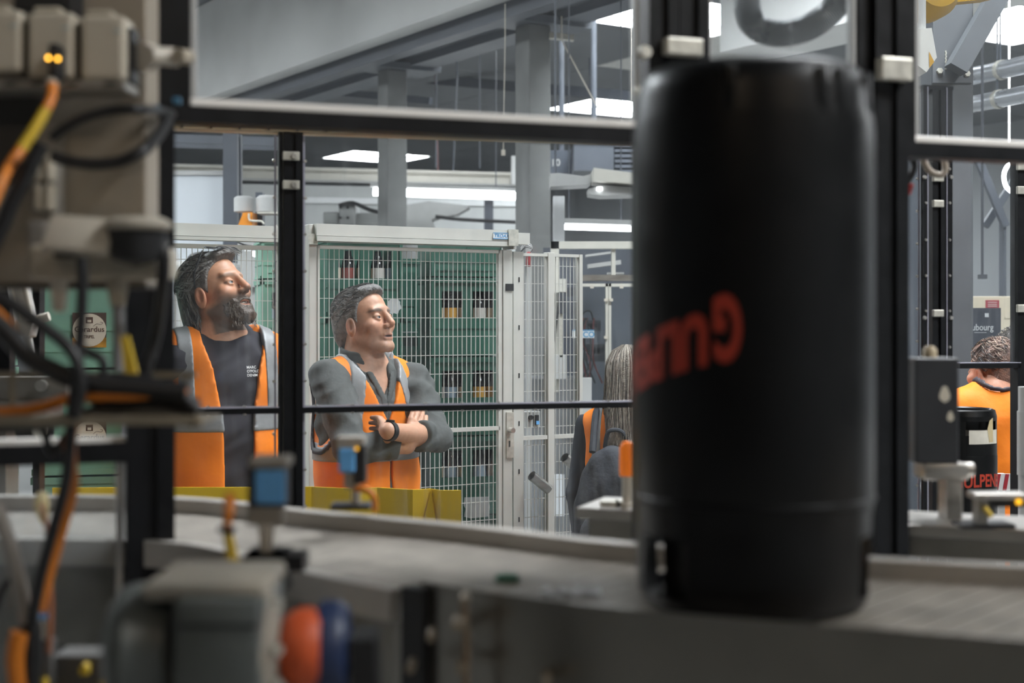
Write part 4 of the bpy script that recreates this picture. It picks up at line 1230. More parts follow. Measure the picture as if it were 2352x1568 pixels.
# hooded sockets box
so_ = thing('socket_box', 'beige socket box with two hinged hoods under the cabinet plate', 'socket box', tuple(P(215, 640, 1.5)))
m_bx = mat('beige socket plastic', (0.42, 0.37, 0.29), 0.5, 0, 0.08, 8)
pxbox(62, 560, 358, 638, 1.50, 0.1, m_bx, 'box', so_, 0.006)
pxbox(60, 505, 108, 640, 1.53, 0.07, mat('grey side plastic', (0.24, 0.22, 0.2), 0.5), 'side_block', so_, 0.005)
mb = MB(); M0 = Matrix.Translation(P(182, 540, 1.475)) @ Matrix.Rotation(R(-32), 4, 'X') @ Matrix.Rotation(R(6), 4, 'Y')
mb.xf = M0; mb.box((0, 0, 0), (0.070, 0.012, 0.044), bev=0.005); obj('hood', mb, mat('pale hood', (0.46, 0.42, 0.35), 0.5), so_, smooth=40)
pxbox(120, 572, 172, 592, 1.492, 0.02, M_BLACKP, 'socket_mouth', so_, 0.004)
mb = MB(); c = P(312, 548, 1.49)
mb.lathe([(0.0, -0.03), (0.024, -0.022), (0.031, 0.0), (0.031, 0.016), (0, 0.018)], c, 24); obj('socket_mouth', mb, M_BLACKP, so_, smooth=40)
mb = MB(); c = P(318, 520, 1.485); mb.lathe([(0.030, -0.004), (0.0345, 0.0), (0.0345, 0.004), (0.026, 0.009), (0, 0.011)], c, 28); obj('hood', mb, mat('pale hood', (0.46, 0.42, 0.35), 0.5), so_, smooth=40)
for px, y0, y1, r in ((136, 638, 716, 0.0095), (270, 638, 702, 0.0115)):
    mb = MB(); a = P(px, y0, 1.53); b = P(px, y1, 1.53); d = b - a
    mb.cyl(a, a + d * 0.45, r, n=8); mb.cyl(a + d * 0.45, b, r * 0.92, r * 0.7, n=16); obj('cable_gland', mb, M_WPLAST if px < 200 else m_bx, so_, smooth=40)
cable([(270, 700), (272, 760), (270, 850)], 1.53, 0.0062, mat('grey cable', (0.22, 0.21, 0.21), 0.45), 'grey cable dropping from the wider cable gland')
cable([(372, 552, -0.05), (376, 620, -0.05), (360, 760), (336, 850), (322, 920)], 1.55, 0.0068, M_RUBBER, 'black cable falling from the round socket past the post')
cable([(188, 590), (190, 650), (185, 760), (178, 850), (168, 930), (160, 1020), (150, 1110), (118, 1230), (92, 1330), (74, 1430)], 1.45, 0.0058, M_RUBBER, 'long black cable hanging straight down from the tilted hood')
cable([(-40, 660), (30, 700), (100, 750), (160, 800), (182, 850), (185, 900), (170, 960)], 1.44, 0.0065, M_RUBBER, 'black cable slanting down to meet the long hanging cable')
cable([(-60, 700), (10, 760), (60, 815), (120, 850), (200, 880), (320, 890), (430, 900)], 1.46, 0.0105, M_RUBBER, 'thickest black cable curving into the cable tray')
cable([(182, 800), (210, 812), (236, 828), (240, 862), (260, 880)], 1.50, 0.005, M_RUBBER, 'thin black cable bending towards the tray beside the beer labels')
cable([(-40, 950), (40, 945), (105, 932), (160, 916), (230, 908), (330, 905), (430, 890)], 1.46, 0.0062, M_ORCAB, 'orange cable lying along the cable tray')
cable([(168, 965), (160, 1020), (163, 1075), (166, 1120), (140, 1215), (112, 1310), (92, 1385), (88, 1400)], 1.47, 0.0068, M_ORCAB, 'orange cable hanging below the tray beside the black one')
cable([(-40, 700), (8, 740), (45, 800)], 1.47, 0.008, M_ORCAB, 'short orange cable beside the thickest black cable')
cable([(-30, 985), (80, 975), (170, 960), (250, 938), (340, 942), (450, 968)], 1.48, 0.0075, mat('grey tray cable', (0.10, 0.095, 0.085), 0.5), 'dark grey cable lying on the tray floor')
cable([(170, 890), (260, 920), (360, 912), (452, 935)], 1.475, 0.010, M_RUBBER, 'black cable bundle end hanging out of the tray')
cable([(250, 870), (330, 878), (400, 900), (455, 945)], 1.465, 0.0075, M_RUBBER, 'black cable leaving the tray at its open end')
cable([(150, 1000), (120, 1040), (98, 985), (70, 975)], 1.49, 0.0045, M_RUBBER, 'thin black cable looping under the tray')
cable([(-10, 1160), (25, 1260), (52, 1380), (66, 1480), (68, 1640)], 1.46, 0.0078, mat('grey hose', (0.26, 0.24, 0.22), 0.5), 'grey hose running down at the lower left corner')
cable([(52, 1640), (36, 1520), (46, 1450)], 1.45, 0.0095, M_ORCAB, 'thick orange cable end at the lower left corner')
cable([(-10, 1400), (8, 1350), (40, 1315)], 1.5, 0.0035, M_RUBBER, 'thin dark wire beside the grey hose')
cable([(70, 1430), (74, 1500), (66, 1640)], 1.46, 0.0105, M_RUBBER, 'stiff black cable end below the long hanging cable')
# yellow tag strap
mb = MB(); a = [P(276, 772, 1.5), P(292, 770, 1.5), P(314, 858, 1.5), P(286, 860, 1.5)]
mb.add(a + [v + Vector((0, 0.008, 0)) for v in a], [(0, 1, 2, 3), (7, 6, 5, 4), (0, 4, 5, 1), (1, 5, 6, 2), (2, 6, 7, 3), (3, 7, 4, 0)])
tag(obj('yellow_tag', mb, M_YELCAB), 'yellow plastic tag hanging beside the grey cable', 'tag')
# cable tray
tr_ = thing('cable_tray', 'thin metal cable tray crossing in front of the black post with cables on it', 'tray', tuple(P(230, 978, 1.5)))
m_tray = mat('tarnished tray steel', (0.34, 0.29, 0.22), 0.4, 0.7, 0.2, 12)
mb = MB(); a = P(-120, 976, 1.44); b = P(452, 962, 1.44); mb.box2((a.x, 1.44, a.z), (b.x, 1.56, a.z + 0.003)); mb.box2((a.x, 1.438, a.z), (b.x, 1.441, a.z + 0.010)); mb.cyl((b.x, 1.44, a.z + 0.004), (b.x + 0.006, 1.44, a.z + 0.004), 0.006, n=10); obj('floor_strip', mb, m_tray, tr_)
mb = MB(); a = P(-120, 868, 1.56); b = P(448, 854, 1.56); mb.box2((a.x, 1.56, a.z), (b.x, 1.566, b.z)); obj('back_rim', mb, m_tray, tr_)
mb = MB()
for px in (20, 220, 420):
    a = P(px, 975, 1.56); b = P(px + 12, 860, 1.56); mb.box2((a.x, 1.561, a.z), (b.x, 1.565, b.z))
obj('rib', mb, m_tray, tr_, kind='stuff')
# adaptor between cabinet and post
ad_ = thing('cable_coupler', 'round ivory cable coupler on the black post beside the cabinet', 'coupler', tuple(P(370, 150, 1.58)))
for (a, b, r, mm, nm) in ((322, 345, 0.0155, M_WPLAST, 'flange'), (345, 408, 0.0105, M_WPLAST, 'barrel'), (408, 434, 0.0085, m_bx, 'end_nut')):
    mb = MB(); mb.cyl(P(a, 128, 1.58), P(b, 132, 1.60), r, n=18); obj(nm, mb, mm, ad_, smooth=40)
for px, py in ((358, 250), (405, 232)):
    mb = MB(); mb.cyl(P(px - 7, py, 1.66), P(px + 9, py, 1.66), 0.0045, n=10); tag(obj('cable_marker', mb, mat('blue marker', (0.05, 0.16, 0.26), 0.5)), 'small blue marker on the arching black cable' if px < 380 else 'small blue cable marker near the lower pane corner', 'marker')

# ================================================================== MACHINERY BEYOND THE LOWER LEFT PANE
lm = thing('steel_machine', 'dull grey steel machine behind the lower left pane', 'machine', (-0.78, 2.2, 0))
mb = MB(); mb.box2((-1.5, 2.25, 0), (-0.52, 2.3, ZB - 0.06)); obj('side_plate', mb, mat('dull grey plate', (0.13, 0.125, 0.12), 0.5, 0.3, 0.3, 4), lm)
mb = MB(); a = P(0, 1235, 2.2); b = P(90, 1160, 2.2); mb.box2((a.x - 0.1, 2.2, 0.9), (b.x, 2.24, ZB)); obj('cheek_plate', mb, M_STEELD, lm)
for (a, b, y0, y1) in ((150, 205, 1230, 1350), (130, 175, 1340, 1430), (200, 260, 1180, 1240)):
    pxbox(a, y0, b, y1, 2.18, 0.05, M_BLACKP, 'cylinder_block', lm, 0.006)
for (px, py) in ((222, 1338), (222, 1488)):
    mb = MB(); c = P(px, py, 2.24); mb.cyl(c, c + Vector((0, -0.012, 0)), 0.007, n=12); obj('bolt', mb, M_BLACKP, lm)
# pneumatic fittings
pf = thing('valve_block', 'two white air fittings with blue rings on a grey valve block', 'valve', tuple(P(100, 1560, 1.5)))
for px in (90, 104):
    pxbox(px - 5, 1424, px + 6, 1470, 1.5, 0.008, M_WPLAST, 'fitting', pf, 0.002)
    pxbox(px - 5, 1412, px + 6, 1424, 1.5, 0.008, M_BLUE, 'ring', pf, 0.001)
pxbox(80, 1470, 116, 1580, 1.5, 0.02, mat('grey valve body', (0.15, 0.145, 0.14), 0.4, 0.4), 'body', pf)
pxbox(122, 1506, 240, 1640, 1.52, 0.05, mat('dark grey plate', (0.075, 0.07, 0.065), 0.5), 'cover', pf)
pxbox(66, 1560, 105, 1640, 1.49, 0.03, M_YELCAB, 'warning_plate', pf)
mb = MB(); mb.tube([P(100, 1410, 1.5), P(112, 1300, 1.5), P(108, 1215, 1.52), P(96, 1160, 1.55)], 0.0025, n=6); obj('air_line', mb, mat('brown air line', (0.35, 0.13, 0.06), 0.4), pf, smooth=True)
mb = MB(); mb.tube([P(112, 1500, 1.5), P(117, 1400, 1.5), P(112, 1290, 1.5)], 0.0028, n=6); obj('air_line', mb, mat('brown air line', (0.35, 0.13, 0.06), 0.4), pf, smooth=True)
for a, b, c, d in ((182, 1524, 200, 1550), (228, 1545, 268, 1600)):
    mb = MB(); q = P((a + c) / 2, (b + d) / 2, 1.5); w = (c - a) / F * 1.5; h = (d - b) / F * 1.5
    mb.prism([(q.x - w / 2, q.z - h / 2), (q.x + w / 2, q.z - h / 2), (q.x + w / 2, q.z + h * 0.2), (q.x, q.z + h / 2), (q.x - w / 2, q.z + h * 0.1)], 1.5, 1.512, 'y')
    tag(obj('yellow_clip', mb, M_YELCAB), 'small yellow plastic clip near the dark valve cover', 'clip', 'yellow clips by the valve')
# hanging yellow cable tail on the tray side
mb = MB(); mb.tube([P(97, 1135, 1.75), P(95, 1160, 1.74), P(102, 1200, 1.73)], [0.007, 0.009, 0.004], n=8); tag(obj('yellow_sleeve', mb, mat('pale yellow sleeve', (0.6, 0.45, 0.18), 0.5), smooth=True), 'pale yellow cable sleeve hanging before the light rail', 'sleeve')

# gripper and black profiles seen between the cables
gp = thing('gripper_cylinder', 'light grey robot gripper cylinder slanting down before the pale-lit crates', 'gripper', tuple(P(60, 830, 3.4)))
Yq = 3.4
m_gp = mat('light grey gripper', (0.45, 0.43, 0.40), 0.4, 0.2, 0.1, 20)
mb = MB(); mb.cyl(P(38, 640, Yq), P(62, 742, Yq), 0.026, n=18); obj('barrel', mb, m_gp, gp, smooth=40)
for o_ in (-14, 14):
    mb = MB(); mb.cyl(P(38 + o_, 640, Yq - 0.02), P(62 + o_ * 0.8, 736, Yq - 0.02), 0.006, n=10); obj('guide_rod', mb, M_WPLAST, gp, smooth=40)
mb = MB(); c = P(60, 755, Yq); mb.box(c, (0.042, 0.05, 0.034), Matrix.Rotation(R(13), 3, 'Y'), bev=0.004); obj('end_block', mb, m_gp, gp)
mb = MB(); mb.cyl(P(62, 770, Yq), P(80, 832, Yq), 0.011, 0.006, n=14); obj('rod', mb, m_gp, gp, smooth=40)
mb = MB(); mb.cyl(P(80, 735, Yq), P(113, 726, Yq), 0.011, n=14); obj('side_port', mb, M_WPLAST, gp, smooth=40)
mb = MB(); a = P(30, 640, Yq); mb.cyl(a, (a.x, a.y, 2.6), 0.02, n=12); obj('mast', mb, m_gp, gp)
for a, b, lab in ((-6, 22, 'black slotted profile post beside the slanting gripper'), (75, 91, 'narrow black profile post behind the slanting gripper')):
    mb = MB(); x0 = P(a, HY, 3.6).x; x1 = P(b, HY, 3.6).x; mb.box2((x0, 3.6, 0), (x1, 3.64, 2.6)); mb.box2((x1 - 0.004, 3.598, 0), (x1 - 0.001, 3.6, 2.6))
    tag(obj('profile_post', mb, M_BLACK), lab, 'post')
pxp = thing('steel_housing', 'pale steel housing with bolt and wheel below the gripper', 'housing', tuple(P(60, 1000, 3.0)))
mb = MB(); a = P(-80, 965, 3.0); b = P(105, 918, 3.0); mb.box2((a.x, 3.0, a.z), (b.x, 3.12, b.z), bev=0.004); obj('cover', mb, M_STEEL, pxp)
mb = MB(); a = P(-80, 918, 3.02); b = P(150, 868, 3.02); mb.box2((a.x, 3.02, a.z), (b.x, 3.1, b.z)); obj('beam', mb, M_STEELD, pxp)
mb = MB(); c = P(98, 885, 3.01); mb.cyl(c, c + Vector((0, -0.015, 0)), 0.012, n=12); obj('bolt', mb, M_ALU, pxp)
mb = MB(); c = P(80, 988, 3.02); mb.lathe([(0.012, -0.02), (0.038, -0.015), (0.04, 0.0), (0.038, 0.015), (0.012, 0.02)], c, 28, axis=(0.4, -1, 0)); obj('wheel', mb, M_BLACKP, pxp, smooth=40)
mb = MB(); c = P(92, 988, 3.0); mb.lathe([(0.018, 0), (0.014, 0.02), (0, 0.022)], c, 18, axis=(0.4, -1, 0)); obj('wheel_hub', mb, M_ZINC, pxp, smooth=40)
mb = MB(); a = P(-60, HY, 3.0); mb.box2((a.x, 3.02, 0), (a.x + 0.06, 3.1, P(0, 960, 3.0).z)); obj('leg', mb, M_STEELD, pxp)
# ================================================================== PEOPLE (signed distance bodies meshed with surface nets)
def smin(a, b, k):
    h = np.clip(0.5 + 0.5 * (b - a) / k, 0, 1)
    return b + (a - b) * h - k * h * (1 - h)


def smax(a, b, k):
    return -smin(-a, -b, k)


def ell(p, c, r):
    q = [(p[i] - c[i]) / r[i] for i in range(3)]
    k0 = np.sqrt(q[0] ** 2 + q[1] ** 2 + q[2] ** 2) + 1e-6
    k1 = np.sqrt((q[0] / r[0]) ** 2 + (q[1] / r[1]) ** 2 + (q[2] / r[2]) ** 2) + 1e-6
    return k0 * (k0 - 1) / k1


def cone(p, a, b, ra, rb, sq=None):
    a = np.array(a, dtype=np.float32); b = np.array(b, dtype=np.float32); d = b - a; L2 = float(d @ d) + 1e-9
    q = [p[i] - a[i] for i in range(3)]
    t = np.clip((q[0] * d[0] + q[1] * d[1] + q[2] * d[2]) / L2, 0, 1)
    e = [q[i] - t * d[i] for i in range(3)]
    return np.sqrt(e[0] ** 2 + e[1] ** 2 + e[2] ** 2) - (ra + (rb - ra) * t)


def along(p, a, b):
    """distance along a->b measured from a (metres)"""
    a = np.array(a); b = np.array(b); d = (b - a) / np.linalg.norm(b - a)
    return sum((p[i] - a[i]) * d[i] for i in range(3))


def snet(fn, lo, hi, h):
    lo = np.array(lo); hi = np.array(hi)
    n = np.maximum(2, np.ceil((hi - lo) / h).astype(int) + 1)
    ax = [np.float32(lo[i]) + np.float32(h) * np.arange(n[i], dtype=np.float32) for i in range(3)]
    X, Y, Z = np.meshgrid(*ax, indexing='ij')
    f = fn((X, Y, Z)).astype(np.float32)
    s = f < 0
    cnt = np.zeros(tuple(n - 1), dtype=np.int8)
    corners = [(i, j, k) for i in (0, 1) for j in (0, 1) for k in (0, 1)]
    sl = lambda c: tuple(slice(c[i], n[i] - 1 + c[i]) for i in range(3))
    for c in corners: cnt += s[sl(c)]
    act = (cnt > 0) & (cnt < 8)
    idx = -np.ones(act.shape, dtype=np.int64); m = int(act.sum()); idx[act] = np.arange(m)
    vals = {c: f[sl(c)][act] for c in corners}
    acc = np.zeros((m, 3)); num = np.zeros(m)
    for c in corners:
        for a in range(3):
            if c[a] == 0:
                d = list(c); d[a] = 1; d = tuple(d)
                fa, fb = vals[c], vals[d]; msk = (fa < 0) != (fb < 0)
                t = np.where(msk, fa / np.where(msk, fa - fb, 1), 0)
                pt = np.tile(np.array(c, float), (m, 1)); pt[:, a] = t
                acc += pt * msk[:, None]; num += msk
    ijk = np.argwhere(act)
    V = lo + h * (ijk + acc / num[:, None])
    faces = []
    for a in range(3):
        b, c = (a + 1) % 3, (a + 2) % 3
        s0 = [slice(None)] * 3; s1 = [slice(None)] * 3
        s0[a] = slice(0, n[a] - 1); s1[a] = slice(1, n[a])
        for q in (b, c): s0[q] = slice(1, n[q] - 1); s1[q] = slice(1, n[q] - 1)
        A, B = s[tuple(s0)], s[tuple(s1)]
        w = np.argwhere(A != B)
        if len(w) == 0: continue
        flip = A[tuple(w.T)]
        base = w.copy(); base[:, b] += 1; base[:, c] += 1     # cell index of (+,+)
        def cell(db, dc):
            q = base.copy(); q[:, b] += db; q[:, c] += dc
            return idx[tuple(q.T)]
        q = np.stack([cell(-1, -1), cell(0, -1), cell(0, 0), cell(-1, 0)], 1)
        q[~flip] = q[~flip][:, ::-1]
        faces.append(q)
    F_ = np.concatenate(faces) if faces else np.zeros((0, 4), int)
    return V, F_


def np_mesh(name, V, Fq, mats, colors=None):
    me = bpy.data.meshes.new(name)
    me.vertices.add(len(V)); me.vertices.foreach_set('co', np.asarray(V, np.float32).ravel())
    me.loops.add(len(Fq) * 4); me.loops.foreach_set('vertex_index', np.asarray(Fq, np.int32).ravel())
    me.polygons.add(len(Fq)); me.polygons.foreach_set('loop_start', np.arange(0, len(Fq) * 4, 4, dtype=np.int32))
    me.polygons.foreach_set('use_smooth', np.ones(len(Fq), bool))
    if colors is not None:
        at = me.color_attributes.new('tone', 'FLOAT_COLOR', 'POINT')
        at.data.foreach_set('color', np.concatenate([colors, np.ones((len(V), 1))], 1).astype(np.float32).ravel())
    for m in (mats if isinstance(mats, list) else [mats]): me.materials.append(m)
    me.update(calc_edges=True); me.validate()
    return me


def skin_mat():
    m = bpy.data.materials.new('skin'); m.use_nodes = True
    nt = m.node_tree; b = nt.nodes['Principled BSDF']
    a = nt.nodes.new('ShaderNodeAttribute'); a.attribute_name = 'tone'
    n = nt.nodes.new('ShaderNodeTexNoise'); n.inputs['Scale'].default_value = 90; n.inputs['Detail'].default_value = 4
    tc = nt.nodes.new('ShaderNodeTexCoord'); nt.links.new(tc.outputs['Object'], n.inputs['Vector'])
    mx = nt.nodes.new('ShaderNodeMix'); mx.data_type = 'RGBA'; mx.blend_type = 'OVERLAY'; mx.inputs[0].default_value = 0.25
    nt.links.new(a.outputs['Color'], mx.inputs[6]); nt.links.new(n.outputs['Fac'], mx.inputs[7])
    nt.links.new(mx.outputs[2], b.inputs['Base Color'])
    b.inputs['Roughness'].default_value = 0.5
    b.inputs['Subsurface Weight'].default_value = 0.12; b.inputs['Subsurface Scale'].default_value = 0.006
    b.inputs['Subsurface Radius'].default_value = (1, 0.35, 0.2)
    bp = nt.nodes.new('ShaderNodeBump'); bp.inputs['Strength'].default_value = 0.12; bp.inputs['Distance'].default_value = 0.002
    nt.links.new(n.outputs['Fac'], bp.inputs['Height']); nt.links.new(bp.outputs[0], b.inputs['Normal'])
    return m


M_SKIN = skin_mat()
M_VEST = mat('orange safety fabric', (0.98, 0.235, 0.006), 0.65, 0, 0.07, 14, 0.12, 40)
M_REFL = mat('grey reflective tape', (0.27, 0.27, 0.275), 0.45, 0.1, 0.10, 30, 0.1, 60)
M_TRIM = mat('dark vest binding', (0.03, 0.022, 0.03), 0.6)
M_SHIRT = mat('charcoal cotton shirt', (0.080, 0.083, 0.080), 0.85, 0, 0.2, 40, 0.12, 120)
M_TEE = mat('navy cotton tee', (0.030, 0.027, 0.035), 0.85, 0, 0.15, 8)
M_JEANS = mat('dark trousers', (0.03, 0.032, 0.04), 0.8, 0, 0.2, 20)
M_SHOE = mat('black shoes', (0.015, 0.015, 0.016), 0.5)
M_EYEW = mat('eye white', (0.46, 0.43, 0.41), 0.2)
M_IRIS = mat('iris grey', (0.07, 0.075, 0.08), 0.15)
M_PUP = mat('pupil', (0.005, 0.005, 0.005), 0.05)


def rotz(a): return np.array([[math.cos(a), -math.sin(a), 0], [math.sin(a), math.cos(a), 0], [0, 0, 1]])
def rotx(a): return np.array([[1, 0, 0], [0, math.cos(a), -math.sin(a)], [0, math.sin(a), math.cos(a)]])


class Person:
    """local frame: +x the person's left, -y forward, z up, feet at 0; drawn for 1.77 m and scaled"""
    def __init__(s, loc, yaw, scale, head_c, head_yaw, head_pitch, joints=None, skin=(0.50, 0.27, 0.175), female=False):
        s.loc = Vector(loc); s.yaw = yaw; s.S = scale
        s.M = Matrix.Translation(s.loc) @ Matrix.Rotation(yaw, 4, 'Z') @ Matrix.Scale(scale, 4)
        s.Mi = s.M.inverted()
        s.hc = np.array(s.Mi @ Vector(head_c)); s.skin = np.array(skin)
        # head frame: hx left, hf forward, hz up
        s.HR = rotz(head_yaw - yaw) @ rotx(-head_pitch)
        s.fem = female
        w = 0.87 if female else 1.0
        s.J = dict(RS=(-0.185 * w, 0.0, 1.435), RE=(-0.235 * w, 0.03, 1.13), RW=(-0.235 * w, -0.06, 0.89), RH=(-0.22 * w, -0.085, 0.80),
                   LS=(0.185 * w, 0.0, 1.435), LE=(0.235 * w, 0.03, 1.13), LW=(0.235 * w, -0.06, 0.89), LH=(0.22 * w, -0.085, 0.80))
        if joints:
            for k, v in joints.items(): s.J[k] = tuple(s.Mi @ Vector(v))

    def hp(s, p):
        """local -> head coordinates (hx, hf, hz)"""
        q = [p[i] - s.hc[i] for i in range(3)]
        R_ = s.HR.T
        r = [R_[i, 0] * q[0] + R_[i, 1] * q[1] + R_[i, 2] * q[2] for i in range(3)]
        return r[0], -r[1], r[2]

    def h2l(s, h):
        """head coordinates -> local"""
        return s.hc + s.HR @ np.array([h[0], -h[1], h[2]])

    def head(s, p):
        x, f, z = s.hp(p); ax = np.abs(x); q = (ax, f, z)
        d = ell((x, f, z), (0, -0.014, 0.034), (0.0755, 0.0985, 0.088))
        d = smin(d, ell((x, f, z), (0, 0.026, -0.035), (0.062, 0.064, 0.082)), 0.02)
        d = smin(d, cone(q, (0.054, -0.006, -0.058), (0.020, 0.066, -0.100), 0.017, 0.015), 0.022)
        d = smin(d, cone((x, f, z), (-0.012, 0.078, -0.099), (0.012, 0.078, -0.099), 0.0175, 0.0175), 0.02)
        d = smin(d, ell(q, (0.042, 0.064, -0.026), (0.026, 0.022, 0.022)), 0.02)          # cheeks
        d = smin(d, cone(q, (0.0, 0.083, 0.029), (0.040, 0.072, 0.026), 0.012, 0.010), 0.014)   # brow
        d = smax(d, -ell(q, (0.0315, 0.099, 0.001), (0.020, 0.0165, 0.0125)), 0.012)        # sockets
        d = smin(d, ell((x, f, z), (0, 0.080, -0.064), (0.026, 0.014, 0.018)), 0.012)        # muzzle
        nz = cone((x, f, z), (0, 0.090, 0.016), (0, 0.1115, -0.024), 0.0085, 0.0125)
        nz = smin(nz, ell(q, (0.0125, 0.0985, -0.031), (0.0085, 0.011, 0.0085)), 0.006)
        d = smin(d, nz, 0.008)
        d = smax(d, -ell(q, (0.0075, 0.106, -0.0415), (0.0042, 0.006, 0.0045)), 0.003)      # nostrils
        lid = np.maximum(ell(q, (0.0315, 0.0765, 0.0), (0.0155, 0.0150, 0.0148)), -ell(q, (0.0320, 0.0950, -0.0008), (0.0138, 0.014, 0.0046)))
        d = smin(d, lid, 0.004)
        up = cone((x, f, z), (-0.018, 0.0890, -0.0600), (0.018, 0.0890, -0.0600), 0.0052, 0.0052)
        lo = cone((x, f, z), (-0.016, 0.0890, -0.0735), (0.016, 0.0890, -0.0735), 0.0058, 0.0058)
        d = smin(d, smin(up, lo, 0.002), 0.005)
        d = smax(d, -ell((x, f, z), (0, 0.097, -0.0668), (0.024, 0.013, s.mouth)), 0.002)
        e = ell(q, (0.078, -0.003, -0.018), (0.0085, 0.020, 0.034))
        e = smax(e, -ell(q, (0.088, 0.001, -0.013), (0.0095, 0.0115, 0.022)), 0.003)
        d = smin(d, e, 0.006)
        return d

    mouth = 0.0022

    def neck(s, p):
        a = s.h2l((0, -0.022, -0.055)); b = np.array([0, 0.018, 1.44])
        r = 0.046 if s.fem else 0.056
        return cone(p, a, b, r, r + 0.008)

    def torso(s, p, g=0.0, wide=1.0):
        x, y, z = p
        w = (0.88 if s.fem else 1.0) * wide
        d = ell(p, (0, 0.005, 1.285), (0.172 * w + g, 0.118 + g, 0.235 + g))
        d = smin(d, ell(p, (0, -0.008, 1.07), (0.165 * w + g, 0.125 + g, 0.22 + g)), 0.07)
        d = smin(d, cone(p, (-0.135 * w, 0.012, 1.428), (0.135 * w, 0.012, 1.428), 0.054 + g, 0.054 + g), 0.05)
        d = smin(d, cone(p, (0, 0.02, 1.40), (0, 0.015, 1.50), 0.085 + g, 0.058 + g), 0.04)
        d = smin(d, ell(p, (0, 0.005, 0.92), (0.172 * w + g, 0.125 + g, 0.15 + g)), 0.06)
        return d

    def arms(s, p, g=0.0):
        J = s.J; d = None; k = 0.85 if s.fem else 1.0
        for S in 'RL':
            a = cone(p, J[S + 'S'], J[S + 'E'], 0.050 * k + g, 0.038 * k + g)
            a = smin(a, cone(p, J[S + 'E'], J[S + 'W'], 0.040 * k + g, 0.027 * k + g), 0.02)
            d = a if d is None else smin(d, a, 0.012)
        return d

    def hands(s, p):
        J = s.J; d = None
        for S in 'RL':
            W = np.array(J[S + 'W']); Hh = np.array(J[S + 'H']); E = np.array(J[S + 'E'])
            u = Hh - W; L = np.linalg.norm(u) + 1e-6; u /= L
            side = np.cross(u, np.array(s.palm_n[S])); side /= np.linalg.norm(side) + 1e-6
            nn = np.cross(side, u)
            pc = W + u * 0.05
            h = cone(p, W, W + u * 0.03, 0.026, 0.026)
            for o in (-0.026, -0.009, 0.009, 0.026):
                h = smin(h, cone(p, W + u * 0.02 + side * o * 0.5, W + u * 0.085 + side * o, 0.014, 0.0115), 0.010)
            for i, (o, ln) in enumerate(((-0.030, 0.062), (-0.010, 0.078), (0.011, 0.074), (0.031, 0.056))):
                a = W + u * 0.088 + side * o * 0.95; m = a + u * ln * 0.5 + nn * s.curl * ln * 0.18; b = a + u * ln * 0.92 + nn * s.curl * ln * 0.55
                h = smin(h, smin(cone(p, a, m, 0.0100, 0.0088), cone(p, m, b, 0.0088, 0.0072), 0.003), 0.0035)
            ta = W + u * 0.03 + side * -0.024; tm = ta + u * 0.03 + side * -0.022; tb = tm + u * 0.034 + side * -0.006 + nn * 0.006
            h = smin(h, smin(cone(p, ta, tm, 0.015, 0.0115), cone(p, tm, tb, 0.0115, 0.0085), 0.004), 0.008)
            d = h if d is None else np.minimum(d, h)
        return d

    palm_n = {'R': (1, 0, 0), 'L': (-1, 0, 0)}
    curl = 1.0

    def legs(s, p, g=0.0):
        x, y, z = p; q = (np.abs(x), y, z)
        d = cone(q, (0.085, 0.005, 0.90), (0.10, -0.005, 0.48), 0.083 + g, 0.056 + g)
        return smin(d, cone(q, (0.10, -0.005, 0.48), (0.105, 0.02, 0.08), 0.055 + g, 0.036 + g), 0.02)

    def feet(s, p, g=0.0):
        x, y, z = p; q = (np.abs(x), y, z)
        d = cone(q, (0.105, 0.025, 0.045), (0.118, -0.15, 0.032), 0.042 + g, 0.030 + g)
        return np.maximum(d, 0.002 - z)

    def body(s, p):
        d = smin(s.torso(p), s.neck(p), 0.05)
        d = smin(d, s.head(p), 0.018)
        d = smin(d, s.arms(p), 0.03)
        d = smin(d, s.hands(p), 0.012)
        d = smin(d, s.legs(p), 0.04)
        return smin(d, s.feet(p), 0.02)

    def build(s, label, fine=0.0024, coarse=0.010, tone=None, hand_box=None):
        o = bpy.data.objects.new('person', None); o.empty_display_size = 0.1; col.objects.link(o)
        o.location = s.loc; o.rotation_euler = (0, 0, s.yaw); o.scale = (s.S,) * 3
        tag(o, label, 'person')
        s.o = o
        allp = np.array(list(s.J.values()) + [(-0.3, -0.25, 0), (0.3, 0.25, 1.5)])
        lo = allp.min(0) - 0.13; hi = allp.max(0) + 0.13; lo[2] = -0.01
        hi[2] = max(s.hc[2] - 0.08, 1.45)
        hb = (s.hc - np.array([0.16, 0.16, 0.165]), s.hc + np.array([0.16, 0.16, 0.15]))
        V, Q = snet(s.body, lo, hi, coarse)
        boxes = [hb] + ([hand_box] if hand_box else [])
        cen = V[Q].mean(1)
        keep = np.ones(len(Q), bool)
        for b in boxes:
            keep &= ~np.all((cen > b[0] + 0.012) & (cen < b[1] - 0.012), axis=1)
        Vs, Qs = [V], [Q[keep]]; n = len(V)
        for i, b in enumerate(boxes):
            v, q = snet(s.body, b[0], b[1], fine if i == 0 else max(fine, 0.0035)); Vs.append(v); Qs.append(q + n); n += len(v)
        V = np.concatenate(Vs); Q = np.concatenate(Qs)
        C = np.tile(s.skin, (len(V), 1))
        x, f, z = s.hp(V.T)
        nearhead = (np.abs(x) < 0.12) & (np.abs(f) < 0.16) & (np.abs(z) < 0.16)
        C = s.base_tone(C, x, f, z, nearhead)
        if tone: C = tone(C, x, f, z, nearhead)
        me = np_mesh('body', V, Q, M_SKIN, np.clip(C, 0, 1))
        b = bpy.data.objects.new('body', me); col.objects.link(b); b.parent = o
        return o

